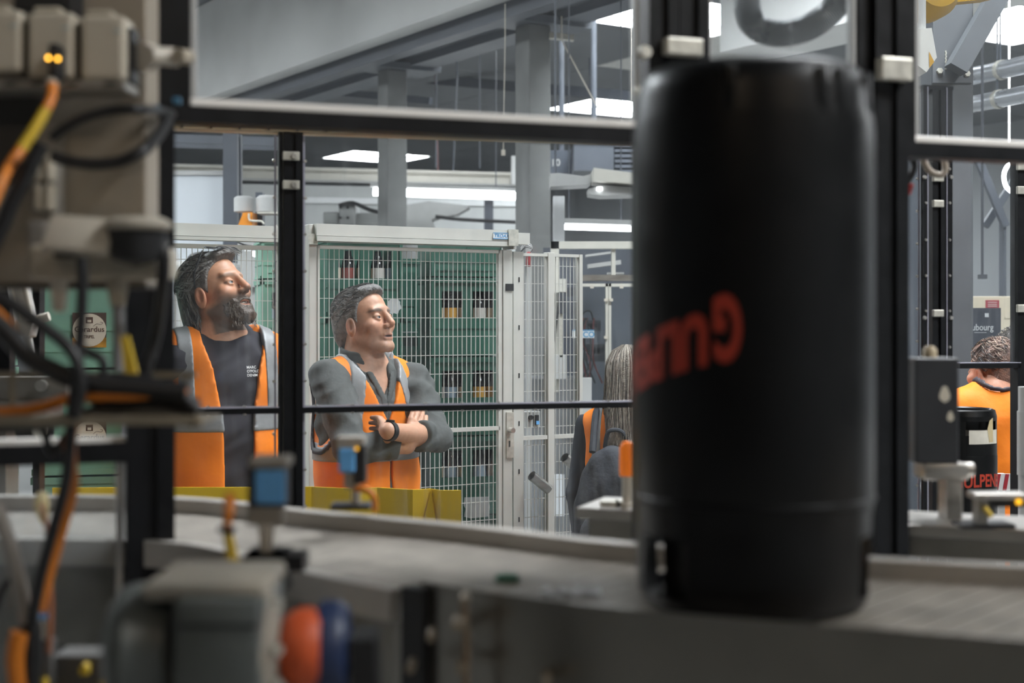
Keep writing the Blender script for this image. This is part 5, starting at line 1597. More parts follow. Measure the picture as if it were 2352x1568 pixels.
    def base_tone(s, C, x, f, z, nh):
        ax = np.abs(x)
        def blend(mask, c):
            nonlocal C
            mask = np.clip(mask, 0, 1) * nh
            C = C * (1 - mask[:, None]) + np.array(c) * mask[:, None]
        g = lambda cx, cf, cz, r: np.exp(-(((ax - cx) ** 2 + (f - cf) ** 2 + (z - cz) ** 2) / r ** 2))
        blend(0.45 * g(0.045, 0.07, -0.025, 0.025), s.skin * np.array([1.12, 0.85, 0.82]))      # cheeks
        blend(0.5 * g(0.0, 0.115, -0.028, 0.016), s.skin * np.array([1.1, 0.8, 0.75]))           # nose
        blend(0.55 * g(0.082, 0.0, -0.018, 0.03), s.skin * np.array([1.15, 0.78, 0.72]))          # ears
        lip = np.clip(1.5 - ((x / 0.022) ** 2 + ((z + 0.067) / 0.0105) ** 2), 0, 1) * (f > 0.082)
        blend(lip * 0.7, s.skin * np.array([0.85, 0.55, 0.52]))
        mo = np.clip(1.4 - ((x / 0.022) ** 2 + ((z + 0.0668) / (s.mouth + 0.0012)) ** 2), 0, 1) * (f > 0.075)
        blend(mo * 0.9, (0.05, 0.02, 0.018))
        br = np.clip(1.6 - ((ax - 0.033) / 0.019) ** 2 - ((z - 0.026 + (ax - 0.033) ** 2 * 9) / 0.0058) ** 2, 0, 1) * (f > 0.05)
        blend(br * s.brow_k, s.brow)
        lash = np.clip(1.2 - np.abs(((ax - 0.032) / 0.0155) ** 2 + (z / 0.0075) ** 2 - 1) * 4, 0, 1) * (f > 0.07) * (z > -0.003)
        blend(lash * 0.6, s.skin * 0.35)
        return C

    brow = (0.10, 0.08, 0.07); brow_k = 0.85

    def part(s, name, fn, lo, hi, h, mats, colors=None):
        V, Q = snet(fn, lo, hi, h)
        me = np_mesh(name, V, Q, mats)
        b = bpy.data.objects.new(name, me); col.objects.link(b); b.parent = s.o
        return b

    def raw(s, name, mb, mats, smooth=True):
        """mb already in person-local coordinates"""
        me = mb.mesh(name, mats, smooth)
        b = bpy.data.objects.new(name, me); col.objects.link(b); b.parent = s.o
        return b

    def eyes(s, gaze=(0.15, 1, 0.12)):
        g = np.array(gaze) / np.linalg.norm(gaze)
        for sx in (-1, 1):
            c = s.h2l((sx * 0.0315, 0.0765, 0.0)); d = s.HR @ np.array([g[0], -g[1], g[2]])
            mb = MB(); r = 0.0128
            prof = []
            for k in range(13):
                t = math.pi * k / 12; prof.append((r * math.sin(t), -r * math.cos(t)))
            # fine rings near the pole for iris and pupil
            prof = prof[:10] + [(r * math.sin(t), -r * math.cos(t)) for t in (math.pi - 0.56, math.pi - 0.55, math.pi - 0.26, math.pi - 0.25, math.pi)]
            n0 = len(mb.f); mb.lathe(prof, Vector(c), 20, axis=Vector(d))
            rows = len(prof) - 1
            mb.mi = []
            for kf in range(len(mb.f)):
                row = kf // 20
                mb.mi.append(0 if row < rows - 4 else (1 if row < rows - 2 else 2))
            mb.mi = mb.mi[:len(mb.f)]
            s.raw('eye', mb, [M_EYEW, M_IRIS, M_PUP])

    # ---- garments shared by everyone
    def trousers(s, m=M_JEANS, h=0.012):
        fn = lambda p: smax(smin(s.legs(p, 0.014), ell(p, (0, 0.005, 0.92), (0.182, 0.135, 0.16)), 0.04), np.maximum(p[2] - 1.0, 0.07 - p[2]), 0.004)
        s.part('trousers', fn, (-0.25, -0.2, 0.03), (0.25, 0.2, 1.05), h, m)
        for sx in (-1, 1):
            fn = lambda p: np.maximum(s.feet(p, 0.008), -sx * p[0])
            s.part('shoe', fn, (min(0, sx * 0.22), -0.26, -0.004), (max(0, sx * 0.22), 0.12, 0.13), h, M_SHOE)


def strands(mb, paths, r, sides=3, cols=1):
    for pts in paths:
        mb.cur = random.randrange(cols)
        mb.tube(pts, [r * 0.7, r, r, r * 0.25], n=sides, caps=False, smooth=0)


def hair_paths(c, rad, n, arange, trange, length, wob=0.06, lift=0.0, seed=1):
    """strands combed back round an ellipsoid (head coords): a = around the front-back axis, t = front to back"""
    rr = random.Random(seed); out = []
    for _ in range(n):
        a = rr.uniform(*arange); t0 = rr.uniform(*trange); L = rr.uniform(*length)
        ph = rr.uniform(0, 6.28); dr = rr.uniform(-0.12, 0.25)
        k = 1 + rr.uniform(-0.015, 0.03) + lift; pts = []
        for i in range(7):
            u = i / 6; t = t0 + L * u
            aa = a + wob * math.sin(ph + 5 * u) + (dr * u if a > 0 else -dr * u)
            e = k + 0.02 * math.sin(math.pi * u)
            pts.append((c[0] + e * rad[0] * math.sin(aa) * math.sin(t), c[1] + e * rad[1] * math.cos(t), c[2] + e * rad[2] * math.cos(aa) * math.sin(t)))
        out.append(pts)
    return out


def hair_mat(name, c, c2):
    return mat(name, c, 0.42, 0, 0.5, 60, 0.5, 180, stretch=(1, 1, 1), color2=c2)


def wpt(px, py, Y): return tuple(P(px, py, Y))


def zline(f, tab):
    return np.interp(f, [a for a, b in tab], [b for a, b in tab]).astype(np.float32)


# ------------------------------------------------------------------ MAN IN CHARCOAL SHIRT, arms crossed
Y0 = 4.9
c = P(842, HY, Y0)
J2 = dict(RS=wpt(756, 868, 4.80), RE=wpt(806, 1030, 4.63), RW=wpt(935, 1022, 4.69), RH=wpt(964, 960, 4.755),
          LS=wpt(948, 872, 5.00), LE=wpt(1000, 1003, 4.80), LW=wpt(893, 990, 4.585), LH=wpt(862, 972, 4.75))
man2 = Person((c.x, c.y, 0), R(38), 1.0, P(838, 739, Y0), R(58), R(11), J2, skin=(0.56, 0.30, 0.195))
man2.mouth = 0.0034
man2.palm_n = {'R': (0.3, 1, 0.2), 'L': (0.0, 1, 0.0)}
man2.curl = 0.5
man2.brow = (0.13, 0.105, 0.09)


def tone2(C, x, f, z, nh):
    # grey stubble of temples / sideburn fade and a slight beard shadow
    ax = np.abs(x)
    m = np.clip(1 - ((f - 0.015) / 0.03) ** 2 - ((z - 0.0) / 0.045) ** 2, 0, 1) * (ax > 0.05) * nh * 0.5
    C = C * (1 - m[:, None]) + np.array((0.30, 0.25, 0.215)) * m[:, None]
    m = np.clip((-0.045 - z) / 0.03, 0, 1) * (f > 0.0) * (z > -0.125) * nh * 0.22
    return C * (1 - m[:, None]) + np.array((0.27, 0.20, 0.165)) * m[:, None]


lw = np.array(man2.J['LW']); rw = np.array(man2.J['RW'])
hbx = (np.minimum(np.minimum(lw, rw), np.minimum(man2.J['RH'], man2.J['LH'])) - 0.13, np.maximum(np.maximum(lw, rw), np.maximum(man2.J['RH'], man2.J['LH'])) + 0.10)
man2.build('man in charcoal shirt and orange vest with crossed arms looking up', tone=tone2, hand_box=hbx)
man2.eyes((0.1, 1, 0.18))
man2.trousers()
JJ = man2.J


def folds(p, k=1.0):
    x, y, z = p
    return k * (0.0042 * np.sin(42 * z + 24 * x + 3 * np.sin(17 * y + 9 * x)) + 0.0036 * (np.abs(np.sin(41 * x - 30 * z + 2 * np.sin(25 * z + 8 * y))) - 0.75) + 0.002 * np.sin(95 * z - 40 * x + 2 * np.sin(30 * y)))


def sleeve2(p, S, end):
    A, E, W = JJ[S + 'S'], JJ[S + 'E'], JJ[S + 'W']
    d = cone(p, A, E, 0.065, 0.053)
    fo = cone(p, E, W, 0.053, 0.042)
    fo = np.maximum(fo, along(p, E, W) - end)
    roll = np.maximum(cone(p, E, W, 0.056, 0.047), np.abs(along(p, E, W) - (end - 0.012)) - 0.020)
    d = smin(d, smin(fo, roll, 0.006), 0.02)
    return d


def shirt2(p):
    x, y, z = p
    t = man2.torso(p, 0.010)
    neck = ell(p, (0, -0.035, 1.545), (0.066, 0.085, 0.105))
    vee = np.maximum(np.abs(x - 0.006) - np.clip((z - 1.372) * 0.36, 0, 0.055), y + 0.01)      # open collar
    vee = np.maximum(vee, 1.372 - z)
    t = smax(t, -neck, 0.01)
    t = np.maximum(t, -vee)
    d = smin(t, smin(sleeve2(p, 'R', 0.150), sleeve2(p, 'L', 0.085), 0.01), 0.035)
    d = d + folds(p)
    return np.maximum(d, 0.86 - z)


ap = np.array([JJ[k] for k in JJ])
man2.part('shirt', shirt2, np.minimum(ap.min(0) - 0.1, (-0.25, -0.2, 0.84)), np.maximum(ap.max(0) + 0.1, (0.25, 0.2, 1.56)), 0.0062, M_SHIRT)


def collar2(p):
    x, y, z = p
    # two leaf collar standing round the neck, open at the front
    base = cone(p, (0, 0.022, 1.43), tuple(man2.h2l((0, -0.030, -0.10))), 0.092, 0.072)
    d = np.abs(base) - 0.0055
    top = 1.548 + 0.22 * y - 0.10 * np.abs(x)
    d = smax(d, z - top, 0.004)
    d = np.maximum(d, 1.43 - z)
    gap = np.maximum(np.abs(x - 0.004) - np.clip(0.018 + (z - 1.43) * 0.42, 0, 0.08), y)
    return np.maximum(d, -gap)


man2.part('collar', collar2, (-0.14, -0.14, 1.40), (0.14, 0.15, 1.62), 0.0045, M_SHIRT)
# placket edges
for sx in (-1, 1):
    fn = lambda p: np.maximum(np.maximum(np.abs(man2.torso(p, 0.013)) - 0.004, np.abs(p[0] - 0.006 - sx * (np.clip((p[2] - 1.372) * 0.40, 0, 0.08) + 0.010)) - 0.012), np.maximum(p[1] + 0.02, np.maximum(1.22 - p[2], p[2] - 1.47)))
    man2.part('placket', fn, (-0.12, -0.18, 1.2), (0.12, 0.0, 1.49), 0.005, M_SHIRT)


def vest_fn(man, g, gap, hem, arm=(0.232, 0.0, 1.345), armr=(0.080, 0.22, 0.165), neck_r=0.092):
    def fn(p):
        x, y, z = p
        d = man.torso(p, g) + 0.0022 * np.sin(30 * z + 16 * x) + 0.002 * np.sin(47 * x - 21 * z)
        q = (np.abs(x), y, z)
        d = smax(d, -ell(q, arm, armr), 0.008)
        d = smax(d, -ell(p, (0, 0.0, 1.545), (neck_r, 0.12, 0.075)), 0.008)
        d = np.maximum(d, -np.maximum(gap(x, z), y + 0.02))
        return np.maximum(d, hem(x, y) - z)
    return fn


gap2 = lambda x, z: np.abs(x - 0.004) - np.where(z > 1.31, 0.006 + np.clip((z - 1.31) * 0.46, 0, 0.12), np.where(z < 1.10, 0.005 + (1.10 - z) * 0.07, 0.005))
hem2 = lambda x, y: 0.80 + 0 * x
v2 = vest_fn(man2, 0.024, gap2, hem2)
man2.part('safety_vest', v2, (-0.27, -0.22, 0.78), (0.27, 0.22, 1.56), 0.0062, M_VEST)
v2b = vest_fn(man2, 0.0275, lambda x, z: gap2(x, z) + 0.004, lambda x, y: 0.80 + 0 * x)
# reflective tapes: one over each shoulder, one round the waist
for sx in (-1, 1):
    fn = lambda p: np.maximum(np.maximum(v2b(p), np.abs(p[0] - sx * (0.118 - np.clip((p[2] - 1.30) * 0.20, 0, 0.04) + 0.0 * p[1])) - 0.024), 1.236 - p[2])
    man2.part('reflective_tape', fn, (-0.27, -0.22, 1.2), (0.27, 0.22, 1.56), 0.0055, M_REFL)
fn = lambda p: np.maximum(v2b(p), np.abs(p[2] - 1.200) - 0.032)
man2.part('reflective_tape', fn, (-0.27, -0.22, 1.15), (0.27, 0.22, 1.25), 0.0055, M_REFL)
# dark binding round the arm holes
for sx in (-1, 1):
    def fn(p, sx=sx):
        q = (p[0] * sx, p[1], p[2])
        a = np.abs(ell(q, (0.232, 0.0, 1.345), (0.080, 0.22, 0.165))) - 0.0055
        return np.maximum(a, np.abs(man2.torso(p, 0.025)) - 0.0055)
    man2.part('binding', fn, (min(0.1 * sx, 0.3 * sx), -0.23, 1.1), (max(0.1 * sx, 0.3 * sx), 0.23, 1.55), 0.0055, M_TRIM)
# watch on the left wrist
E, W = np.array(JJ['LE']), np.array(JJ['LW']); d = (W - E) / np.linalg.norm(W - E)
mb = MB(); wc = W - d * 0.004
mb.lathe([(0.0290, -0.011), (0.0325, -0.010), (0.0325, 0.010), (0.0290, 0.011)], Vector(wc), 24, axis=Vector(d)); man2.raw('watch_strap', mb, mat('black watch strap', (0.012, 0.012, 0.014), 0.45))
up = np.array([0, 0, 1.0]); up = up - d * (up @ d); up /= np.linalg.norm(up)
mb = MB(); mb.lathe([(0.013, 0.029), (0.015, 0.033), (0.014, 0.037), (0, 0.038)], Vector(wc), 16, axis=Vector(up)); man2.raw('watch_case', mb, M_BLACKP)
# hair
mh = [hair_mat('grey hair', (0.24, 0.225, 0.215), (0.09, 0.083, 0.08)), hair_mat('silver hair', (0.36, 0.35, 0.34), (0.17, 0.165, 0.16)), hair_mat('dark grey hair', (0.075, 0.07, 0.07), (0.03, 0.03, 0.03))]
HT2 = [(-0.13, -0.080), (-0.07, -0.080), (-0.045, -0.055), (-0.022, -0.022), (-0.002, 0.004), (0.014, -0.028), (0.024, 0.022), (0.035, 0.060), (0.055, 0.080), (0.075, 0.094), (0.13, 0.10)]


def hair2(p):
    x, f, z = man2.hp(p)
    d = ell((x, f, z), (0, -0.020, 0.036), (0.0835, 0.107, 0.090))
    d = smin(d, ell((x, f, z), (0, 0.038, 0.100), (0.052, 0.042, 0.025)), 0.02)
    d = smin(d, ell((x, f, z), (0, -0.085, -0.035), (0.058, 0.035, 0.05)), 0.03)
    d = d + 0.0014 * np.sin(70 * z + 45 * f + 3 * np.sin(30 * x)) + 0.001 * np.sin(90 * x + 40 * f)
    zm = zline(f, HT2)
    d = smax(d, (zm - z) * 0.8, 0.006)
    ear = ell((np.abs(x), f, z), (0.082, -0.001, -0.022), (0.03, 0.023, 0.034))
    return smax(d, -ear, 0.004)


hlo, hhi = man2.hc - 0.165, man2.hc + 0.165
man2.part('hair', hair2, hlo, hhi, 0.0032, mh[0])
mb = MB()
pts = hair_paths((0, -0.020, 0.036), (0.083, 0.107, 0.090), 420, (-1.75, 1.75), (0.75, 1.9), (0.45, 0.9), 0.09, 0.0, 3)
pts += hair_paths((0, 0.005, 0.056), (0.070, 0.088, 0.074), 120, (-1.0, 1.0), (0.55, 1.0), (0.5, 0.8), 0.10, 0.0, 4)
pts += hair_paths((0, 0.020, 0.080), (0.056, 0.064, 0.048), 110, (-1.1, 1.1), (0.45, 1.2), (0.4, 0.8), 0.12, 0.01, 6)
pp = []
for q in pts:
    ok = all(z >= np.interp(f, [a for a, b in HT2], [b for a, b in HT2]) + 0.002 for x, f, z in q) and not any(abs(x) > 0.06 and abs(f) < 0.026 and z < 0.018 for x, f, z in q)
    if ok: pp.append([Vector(man2.h2l(v)) for v in q])
strands(mb, pp, 0.0019, 3, 3)
man2.raw('hair_strands', mb, [mh[0], mh[1], mh[2]])['kind'] = 'stuff'

# ------------------------------------------------------------------ MAN WITH BEARD, navy tee, open vest
Y1 = 4.6
c = P(512, HY, Y1)
J1 = dict(RS=wpt(412, 832, 4.53), RE=wpt(392, 1020, 4.57), RW=wpt(428, 1190, 4.52), RH=wpt(446, 1270, 4.52),
          LS=wpt(606, 832, 4.70), LE=wpt(646, 1020, 4.74), LW=wpt(650, 1195, 4.66), LH=wpt(648, 1270, 4.63))
man1 = Person((c.x, c.y, 0), R(24), 1.065, P(496, 671, Y1), R(64), R(20), J1, skin=(0.56, 0.275, 0.16))
man1.mouth = 0.0050
man1.brow = (0.20, 0.155, 0.12); man1.brow_k = 0.6
BE = (0.115, 0.085, 0.065)


def tone1(C, x, f, z, nh):
    m = np.clip((-0.034 - z + 0.25 * (f - 0.09)) / 0.020 + 0.5, 0, 1) * np.clip((f + 0.012) / 0.012, 0, 1) * (z > -0.135) * nh
    m *= np.clip(((x / 0.02) ** 2 + ((z + 0.067) / 0.010) ** 2 - 1.0) * 2, 0, 1)
    m = np.clip(m, 0, 1) * 0.88
    return C * (1 - m[:, None]) + np.array(BE) * m[:, None]


man1.build('bearded man with sunglasses on his head, navy tee and open orange vest', tone=tone1)
man1.eyes((0.12, 1, 0.22))
man1.trousers()
m_beard = [hair_mat('beard brown grey', (0.14, 0.10, 0.075), (0.065, 0.045, 0.035)), hair_mat('beard grey', (0.26, 0.225, 0.19), (0.15, 0.12, 0.10))]


def beard1(p):
    x, f, z = man1.hp(p)
    d = man1.head(p) - 0.0036 - 0.003 * np.clip((-0.075 - z) / 0.04, 0, 1)
    d = smin(d, ell((x, f, z), (0, 0.081, -0.104), (0.027, 0.020, 0.024)), 0.015)
    d = d + 0.0016 * np.sin(230 * x + 90 * z) + 0.0014 * np.sin(260 * z - 120 * f)
    upper = np.interp(f, [-0.02, 0.0, 0.03, 0.06, 0.085, 0.10, 0.13], [-0.02, -0.03, -0.050, -0.058, -0.047, -0.045, -0.045]).astype(np.float32)
    d = smax(d, z - upper, 0.006)
    d = smax(d, 0.050 - f - 0.2 * (np.abs(x) - 0.03), 0.012)
    mouth = ell((x, f, z), (0, 0.10, -0.067), (0.0235, 0.03, 0.0092))
    return smax(d, -mouth, 0.003)


man1.part('beard', beard1, man1.hc - 0.165, man1.hc + 0.14, 0.003, m_beard[0])
mb = MB(); rr = random.Random(5); pp = []
for _ in range(260):
    x = rr.uniform(-0.055, 0.055); z = rr.uniform(-0.128, -0.055); f0 = 0.098 - 6.5 * x * x - 0.25 * max(0, -0.1 - z)
    if abs(x) < 0.024 and abs(z + 0.067) < 0.0095: continue
    p0 = np.array([x, f0 - 0.008, z]); q = []
    for i in range(4): q.append(Vector(man1.h2l(p0 + np.array([x * 0.04 * i, 0.0008 * i, -0.0042 * i]))))
    pp.append(q)
strands(mb, pp, 0.0010, 3, 2)
man1.raw('beard_strands', mb, m_beard)['kind'] = 'stuff'
# teeth
mb = MB(); tp = [Vector(man1.h2l((x, 0.0870 - 9 * x * x, z))) for z in (-0.0625, -0.0675) for x in np.linspace(-0.016, 0.016, 9)]
mb.add(tp, [(i, i + 1, 9 + i + 1, 9 + i) for i in range(8)]); man1.raw('teeth', mb, mat('teeth', (0.68, 0.64, 0.56), 0.25))
# tee
J = man1.J


def tee1(p):
    x, y, z = p
    t = man1.torso(p, 0.012, 1.02)
    t = smax(t, -ell(p, (0, -0.03, 1.545), (0.082, 0.10, 0.068)), 0.008)
    for S in 'RL':
        t = smin(t, np.maximum(cone(p, J[S + 'S'], J[S + 'E'], 0.072, 0.064), along(p, J[S + 'S'], J[S + 'E']) - 0.20), 0.03)
    return np.maximum(t + folds(p, 0.7), 0.84 - z)


ap = np.array([J[k] for k in ('RS', 'RE', 'LS', 'LE')])
man1.part('tee_shirt', tee1, np.minimum(ap.min(0) - 0.1, (-0.25, -0.2, 0.82)), np.maximum(ap.max(0) + 0.1, (0.25, 0.2, 1.56)), 0.0068, M_TEE)
gap1 = lambda x, z: np.abs(x - 0.016) - np.interp(z, [0.8, 1.0, 1.2, 1.30, 1.40, 1.47, 1.55], [0.048, 0.044, 0.046, 0.053, 0.071, 0.092, 0.10])
hem1 = lambda x, y: 0.925 + 0.35 * np.clip(np.abs(x) - 0.1, 0, 1) + 0.6 * np.clip(0.075 - np.abs(x - 0.016), 0, 0.03)
v1 = vest_fn(man1, 0.028, gap1, lambda x, y: 0.945 + 0 * x, arm=(0.252, 0.0, 1.345), neck_r=0.098)
man1.part('safety_vest', v1, (-0.28, -0.22, 0.92), (0.28, 0.22, 1.56), 0.0066, M_VEST)
v1b = vest_fn(man1, 0.0315, lambda x, z: gap1(x, z) + 0.003, lambda x, y: 0.93 + 0 * x, arm=(0.252, 0.0, 1.345), neck_r=0.102)
for sx in (-1, 1):
    fn = lambda p: np.maximum(np.maximum(v1b(p), np.abs(p[0] - sx * 0.128) - 0.021), 1.275 - p[2])
    man1.part('reflective_tape', fn, (-0.28, -0.22, 1.24), (0.28, 0.22, 1.56), 0.0055, M_REFL)
fn = lambda p: np.maximum(v1b(p), np.abs(p[2] - 1.243) - 0.030)
man1.part('reflective_tape', fn, (-0.28, -0.22, 1.19), (0.28, 0.22, 1.29), 0.0055, M_REFL)
for sx in (-1, 1):
    def fn(p, sx=sx):
        q = (p[0] * sx, p[1], p[2])
        return np.maximum(np.abs(ell(q, (0.252, 0.0, 1.345), (0.080, 0.22, 0.165))) - 0.005, np.abs(man1.torso(p, 0.029)) - 0.005)
    man1.part('binding', fn, (min(0.1 * sx, 0.3 * sx), -0.23, 1.1), (max(0.1 * sx, 0.3 * sx), 0.23, 1.55), 0.0055, M_TRIM)
# print on the tee (left breast)
tx = MB()
for k, t in enumerate(('MARC', "O'POLO", 'DENIM')):
    vv, ff = text_mesh(t, 0.0112, extrude=0.0, bold=0.0002, align='LEFT')
    out = []
    for v in vv:
        x = 0.046 + v.x; z = 1.402 - 0.0118 * k + v.y
        yy = -0.05
        for _ in range(24):
            dd = float(man1.torso((np.float32(x), np.float32(yy), np.float32(z)), 0.0185, 1.02)); yy += dd * 0.8
        out.append((x, yy, z))
    tx.add(out, ff)
man1.raw('chest_print', tx, mat('white print', (0.7, 0.68, 0.66), 0.6), smooth=False)
# hair
mh1 = [hair_mat('brown grey wavy hair', (0.20, 0.17, 0.15), (0.075, 0.063, 0.055)), hair_mat('silver wavy hair', (0.40, 0.38, 0.355), (0.2, 0.19, 0.175)), hair_mat('dark wavy hair', (0.06, 0.052, 0.047), (0.025, 0.022, 0.02))]
HT1 = [(-0.14, -0.14), (-0.06, -0.13), (-0.04, -0.06), (-0.020, -0.02), (-0.002, 0.002), (0.018, -0.018), (0.028, 0.018), (0.040, 0.050), (0.06, 0.075), (0.08, 0.090), (0.14, 0.096)]


def hair1(p):
    x, f, z = man1.hp(p)
    d = ell((x, f, z), (0, -0.020, 0.036), (0.085, 0.106, 0.090))
    d = smin(d, ell((x, f, z), (0, -0.085, -0.055), (0.070, 0.045, 0.085)), 0.03)
    d = smin(d, ell((x, f, z), (0.0, 0.050, 0.095), (0.050, 0.042, 0.022)), 0.015)
    d = d + 0.0012 * np.sin(60 * z + 40 * f + 3 * np.sin(25 * x)) + 0.001 * np.sin(70 * x + 50 * f + 40 * z)
    d = smax(d, (zline(f, HT1) - z) * 0.8, 0.006)
    ear = ell((np.abs(x), f, z), (0.086, -0.001, -0.022), (0.034, 0.023, 0.032))
    return smax(d, -ear, 0.004)


man1.part('hair', hair1, man1.hc - 0.18, man1.hc + 0.165, 0.0034, mh1[0])
mb = MB()
pts = hair_paths((0, -0.020, 0.036), (0.085, 0.106, 0.090), 420, (-1.8, 1.8), (0.72, 1.9), (0.5, 1.0), 0.12, 0.005, 8)
pp = []
for q in pts:
    ok = all(z >= np.interp(f, [a for a, b in HT1], [b for a, b in HT1]) + 0.002 for x, f, z in q) and not any(abs(x) > 0.06 and abs(f) < 0.026 and z < 0.014 for x, f, z in q)
    if ok: pp.append([Vector(man1.h2l(v)) for v in q])
rr = random.Random(9)
for _ in range(260):                       # hanging waves at the back and sides
    th = rr.uniform(-2.2, 2.2); ph = rr.uniform(0, 6.28); z0 = rr.uniform(-0.03, 0.05); L = rr.uniform(0.09, 0.15)
    q = []
    for i in range(7):
        u = i / 6; w = 0.011 * math.sin(ph + 8 * u) * u
        rx = 0.086 - 0.018 * u; ry = 0.108 + 0.004 * u
        x = (rx + w) * math.sin(th); f = -0.018 - (ry + w) * math.cos(th) * 0.98; z = max(z0 - L * u, -0.175)
        q.append((x, f, z))
    if q[0][1] > -0.035: continue
    pp.append([Vector(man1.h2l(v)) for v in q])
strands(mb, pp, 0.0020, 3, 3)
man1.raw('hair_strands', mb, mh1)['kind'] = 'stuff'
# curl over the forehead
mb = MB(); pp = []
for _ in range(40):
    a = rr.uniform(-0.03, 0.045); s0 = rr.uniform(-0.006, 0.006); q = []
    for i in range(6):
        u = i / 5; q.append(Vector(man1.h2l((a + 0.012 * u, 0.048 + 0.045 * u + s0, 0.114 + 0.006 * math.sin(3 * u) - 0.022 * u * u + s0))))
    pp.append(q)
strands(mb, pp, 0.0019, 3, 3); man1.raw('forelock', mb, mh1)['kind'] = 'stuff'
# sunglasses pushed up on the head: its own thing
sg = thing('sunglasses', 'dark sunglasses pushed up on the hair of the bearded man', 'sunglasses', tuple(man1.M @ Vector(man1.h2l((0, 0.05, 0.12)))))
W1 = lambda h: man1.M @ Vector(man1.h2l(h))
for sx in (-1, 1):
    mb = MB(); mb.tube([W1((sx * 0.086, -0.006, 0.012)), W1((sx * 0.091, 0.008, 0.050)), W1((sx * 0.076, 0.032, 0.096)), W1((sx * 0.064, 0.042, 0.116))], 0.0028, n=6); obj('temple_arm', mb, M_BLACKP, sg, smooth=True)
    mb = MB(); n = 18; ring = [W1((sx * (0.034 + 0.030 * math.cos(t)), 0.060 + 0.021 * math.sin(t), 0.119 - 0.012 * math.sin(t))) for t in np.linspace(0, 2 * math.pi, n + 1)]
    mb.tube(ring, 0.0018, n=5, smooth=0); obj('rim', mb, M_BLACKP, sg, smooth=True)
    mb = MB(); mb.add(ring[:-1], [tuple(range(n))]); obj('lens', mb, mat('mirror lens', (0.35, 0.36, 0.38), 0.08, 0.8), sg)
mb = MB(); mb.tube([W1((-0.006, 0.062, 0.118)), W1((0, 0.065, 0.121)), W1((0.006, 0.062, 0.118))], 0.002, n=6); obj('bridge', mb, M_BLACKP, sg)

# ------------------------------------------------------------------ WOMAN WITH LONG HAIR AND BACKPACK (seen from behind)
Yw = 5.45
cw = P(1432, HY, Yw)
hw = P(1440, 862, Yw)
wom = Person((cw.x, cw.y, 0), R(165), (hw.z - 0.0) / 1.655, hw, R(170), R(-4), None, skin=(0.5, 0.3, 0.22), female=True)
wom.build('woman seen from behind with long grey blonde hair and orange vest', fine=0.006, coarse=0.014)
wom.trousers(h=0.016)
fw = lambda p: np.maximum(smin(wom.torso(p, 0.012), wom.arms(p, 0.014), 0.03), np.maximum(0.86 - p[2], p[2] - 1.48))
wom.part('sweater', fw, (-0.4, -0.25, 0.75), (0.4, 0.25, 1.52), 0.013, mat('dark blue sweater', (0.02, 0.024, 0.035), 0.8))
vw = vest_fn(wom, 0.026, lambda x, z: np.abs(x) - 0.02 - np.clip((z - 1.3) * 0.4, 0, 0.1), lambda x, y: 0.9 + 0 * x)
wom.part('safety_vest', vw, (-0.27, -0.22, 0.86), (0.27, 0.22, 1.56), 0.010, M_VEST)
vwb = vest_fn(wom, 0.030, lambda x, z: np.abs(x) - 0.03, lambda x, y: 0.9 + 0 * x)
for sx in (-1, 1):
    fn = lambda p: np.maximum(np.maximum(vwb(p), np.abs(p[0] - sx * 0.10) - 0.022), 1.2 - p[2])
    wom.part('reflective_tape', fn, (-0.27, -0.22, 1.2), (0.27, 0.22, 1.56), 0.009, M_REFL)
mhw = [hair_mat('ash blonde hair', (0.33, 0.28, 0.23), (0.16, 0.13, 0.11)), hair_mat('pale blonde hair', (0.52, 0.47, 0.40), (0.3, 0.26, 0.22)), hair_mat('brown hair', (0.15, 0.12, 0.10), (0.07, 0.06, 0.05))]


def hairw(p):
    x, f, z = wom.hp(p)
    d = ell((x, f, z), (0, -0.018, 0.034), (0.086, 0.108, 0.095))
    d = smin(d, cone((x, f * 1.1, z), (0, -0.06, 0.0), (0.0, -0.105, -0.30), 0.080, 0.085), 0.04)
    d = d + 0.003 * np.sin(150 * x + 10 * z)
    return smax(d, f - 0.03, 0.01)


wom.part('hair', hairw, wom.hc - np.array([0.2, 0.25, 0.36]), wom.hc + np.array([0.2, 0.3, 0.17]), 0.006, mhw[0])
mb = MB(); pp = []; rr = random.Random(12)
for _ in range(420):
    th = rr.uniform(-1.9, 1.9); ph = rr.uniform(0, 6.28); L = rr.uniform(0.28, 0.46); q = []
    ex = rr.uniform(0.99, 1.06)
    for i in range(9):
        u = i / 8
        if u < 0.3:
            e = (0.3 - u) / 0.3 * 1.35; x = 0.088 * ex * math.sin(th) * math.cos(e); f = -0.02 - 0.11 * ex * math.cos(th) * math.cos(e); z = 0.036 + 0.096 * ex * math.sin(e)
        else:
            v = (u - 0.3) / 0.7; w = 0.010 * math.sin(ph + 6 * v) * v
            x = (0.088 * ex + 0.012 * v) * math.sin(th) + w; f = -0.02 - (0.11 * ex + 0.045 * v) * math.cos(th) + w; z = 0.036 - L * v
        q.append(Vector(wom.h2l((x, f, z))))
    pp.append(q)
strands(mb, pp, 0.0024, 3, 3); wom.raw('hair_strands', mb, mhw)['kind'] = 'stuff'
# backpack (held on her back: a thing of its own)
bpk = thing('backpack', 'dark grey fabric backpack worn by the long haired woman', 'backpack', tuple(wom.M @ Vector((0, 0.25, 0.85))), wom.yaw)
BM = wom.M
m_bp = mat('charcoal backpack fabric', (0.030, 0.033, 0.042), 0.75, 0, 0.25, 20, 0.3, 50)


def bp_part(name, fn, lo, hi, h, m):
    V, Q = snet(fn, lo, hi, h)
    V = np.array([tuple(PM[bpk].inverted() @ (BM @ Vector(v))) for v in V])
    b = bpy.data.objects.new(name, np_mesh(name, V, Q, m)); col.objects.link(b); b.parent = bpk


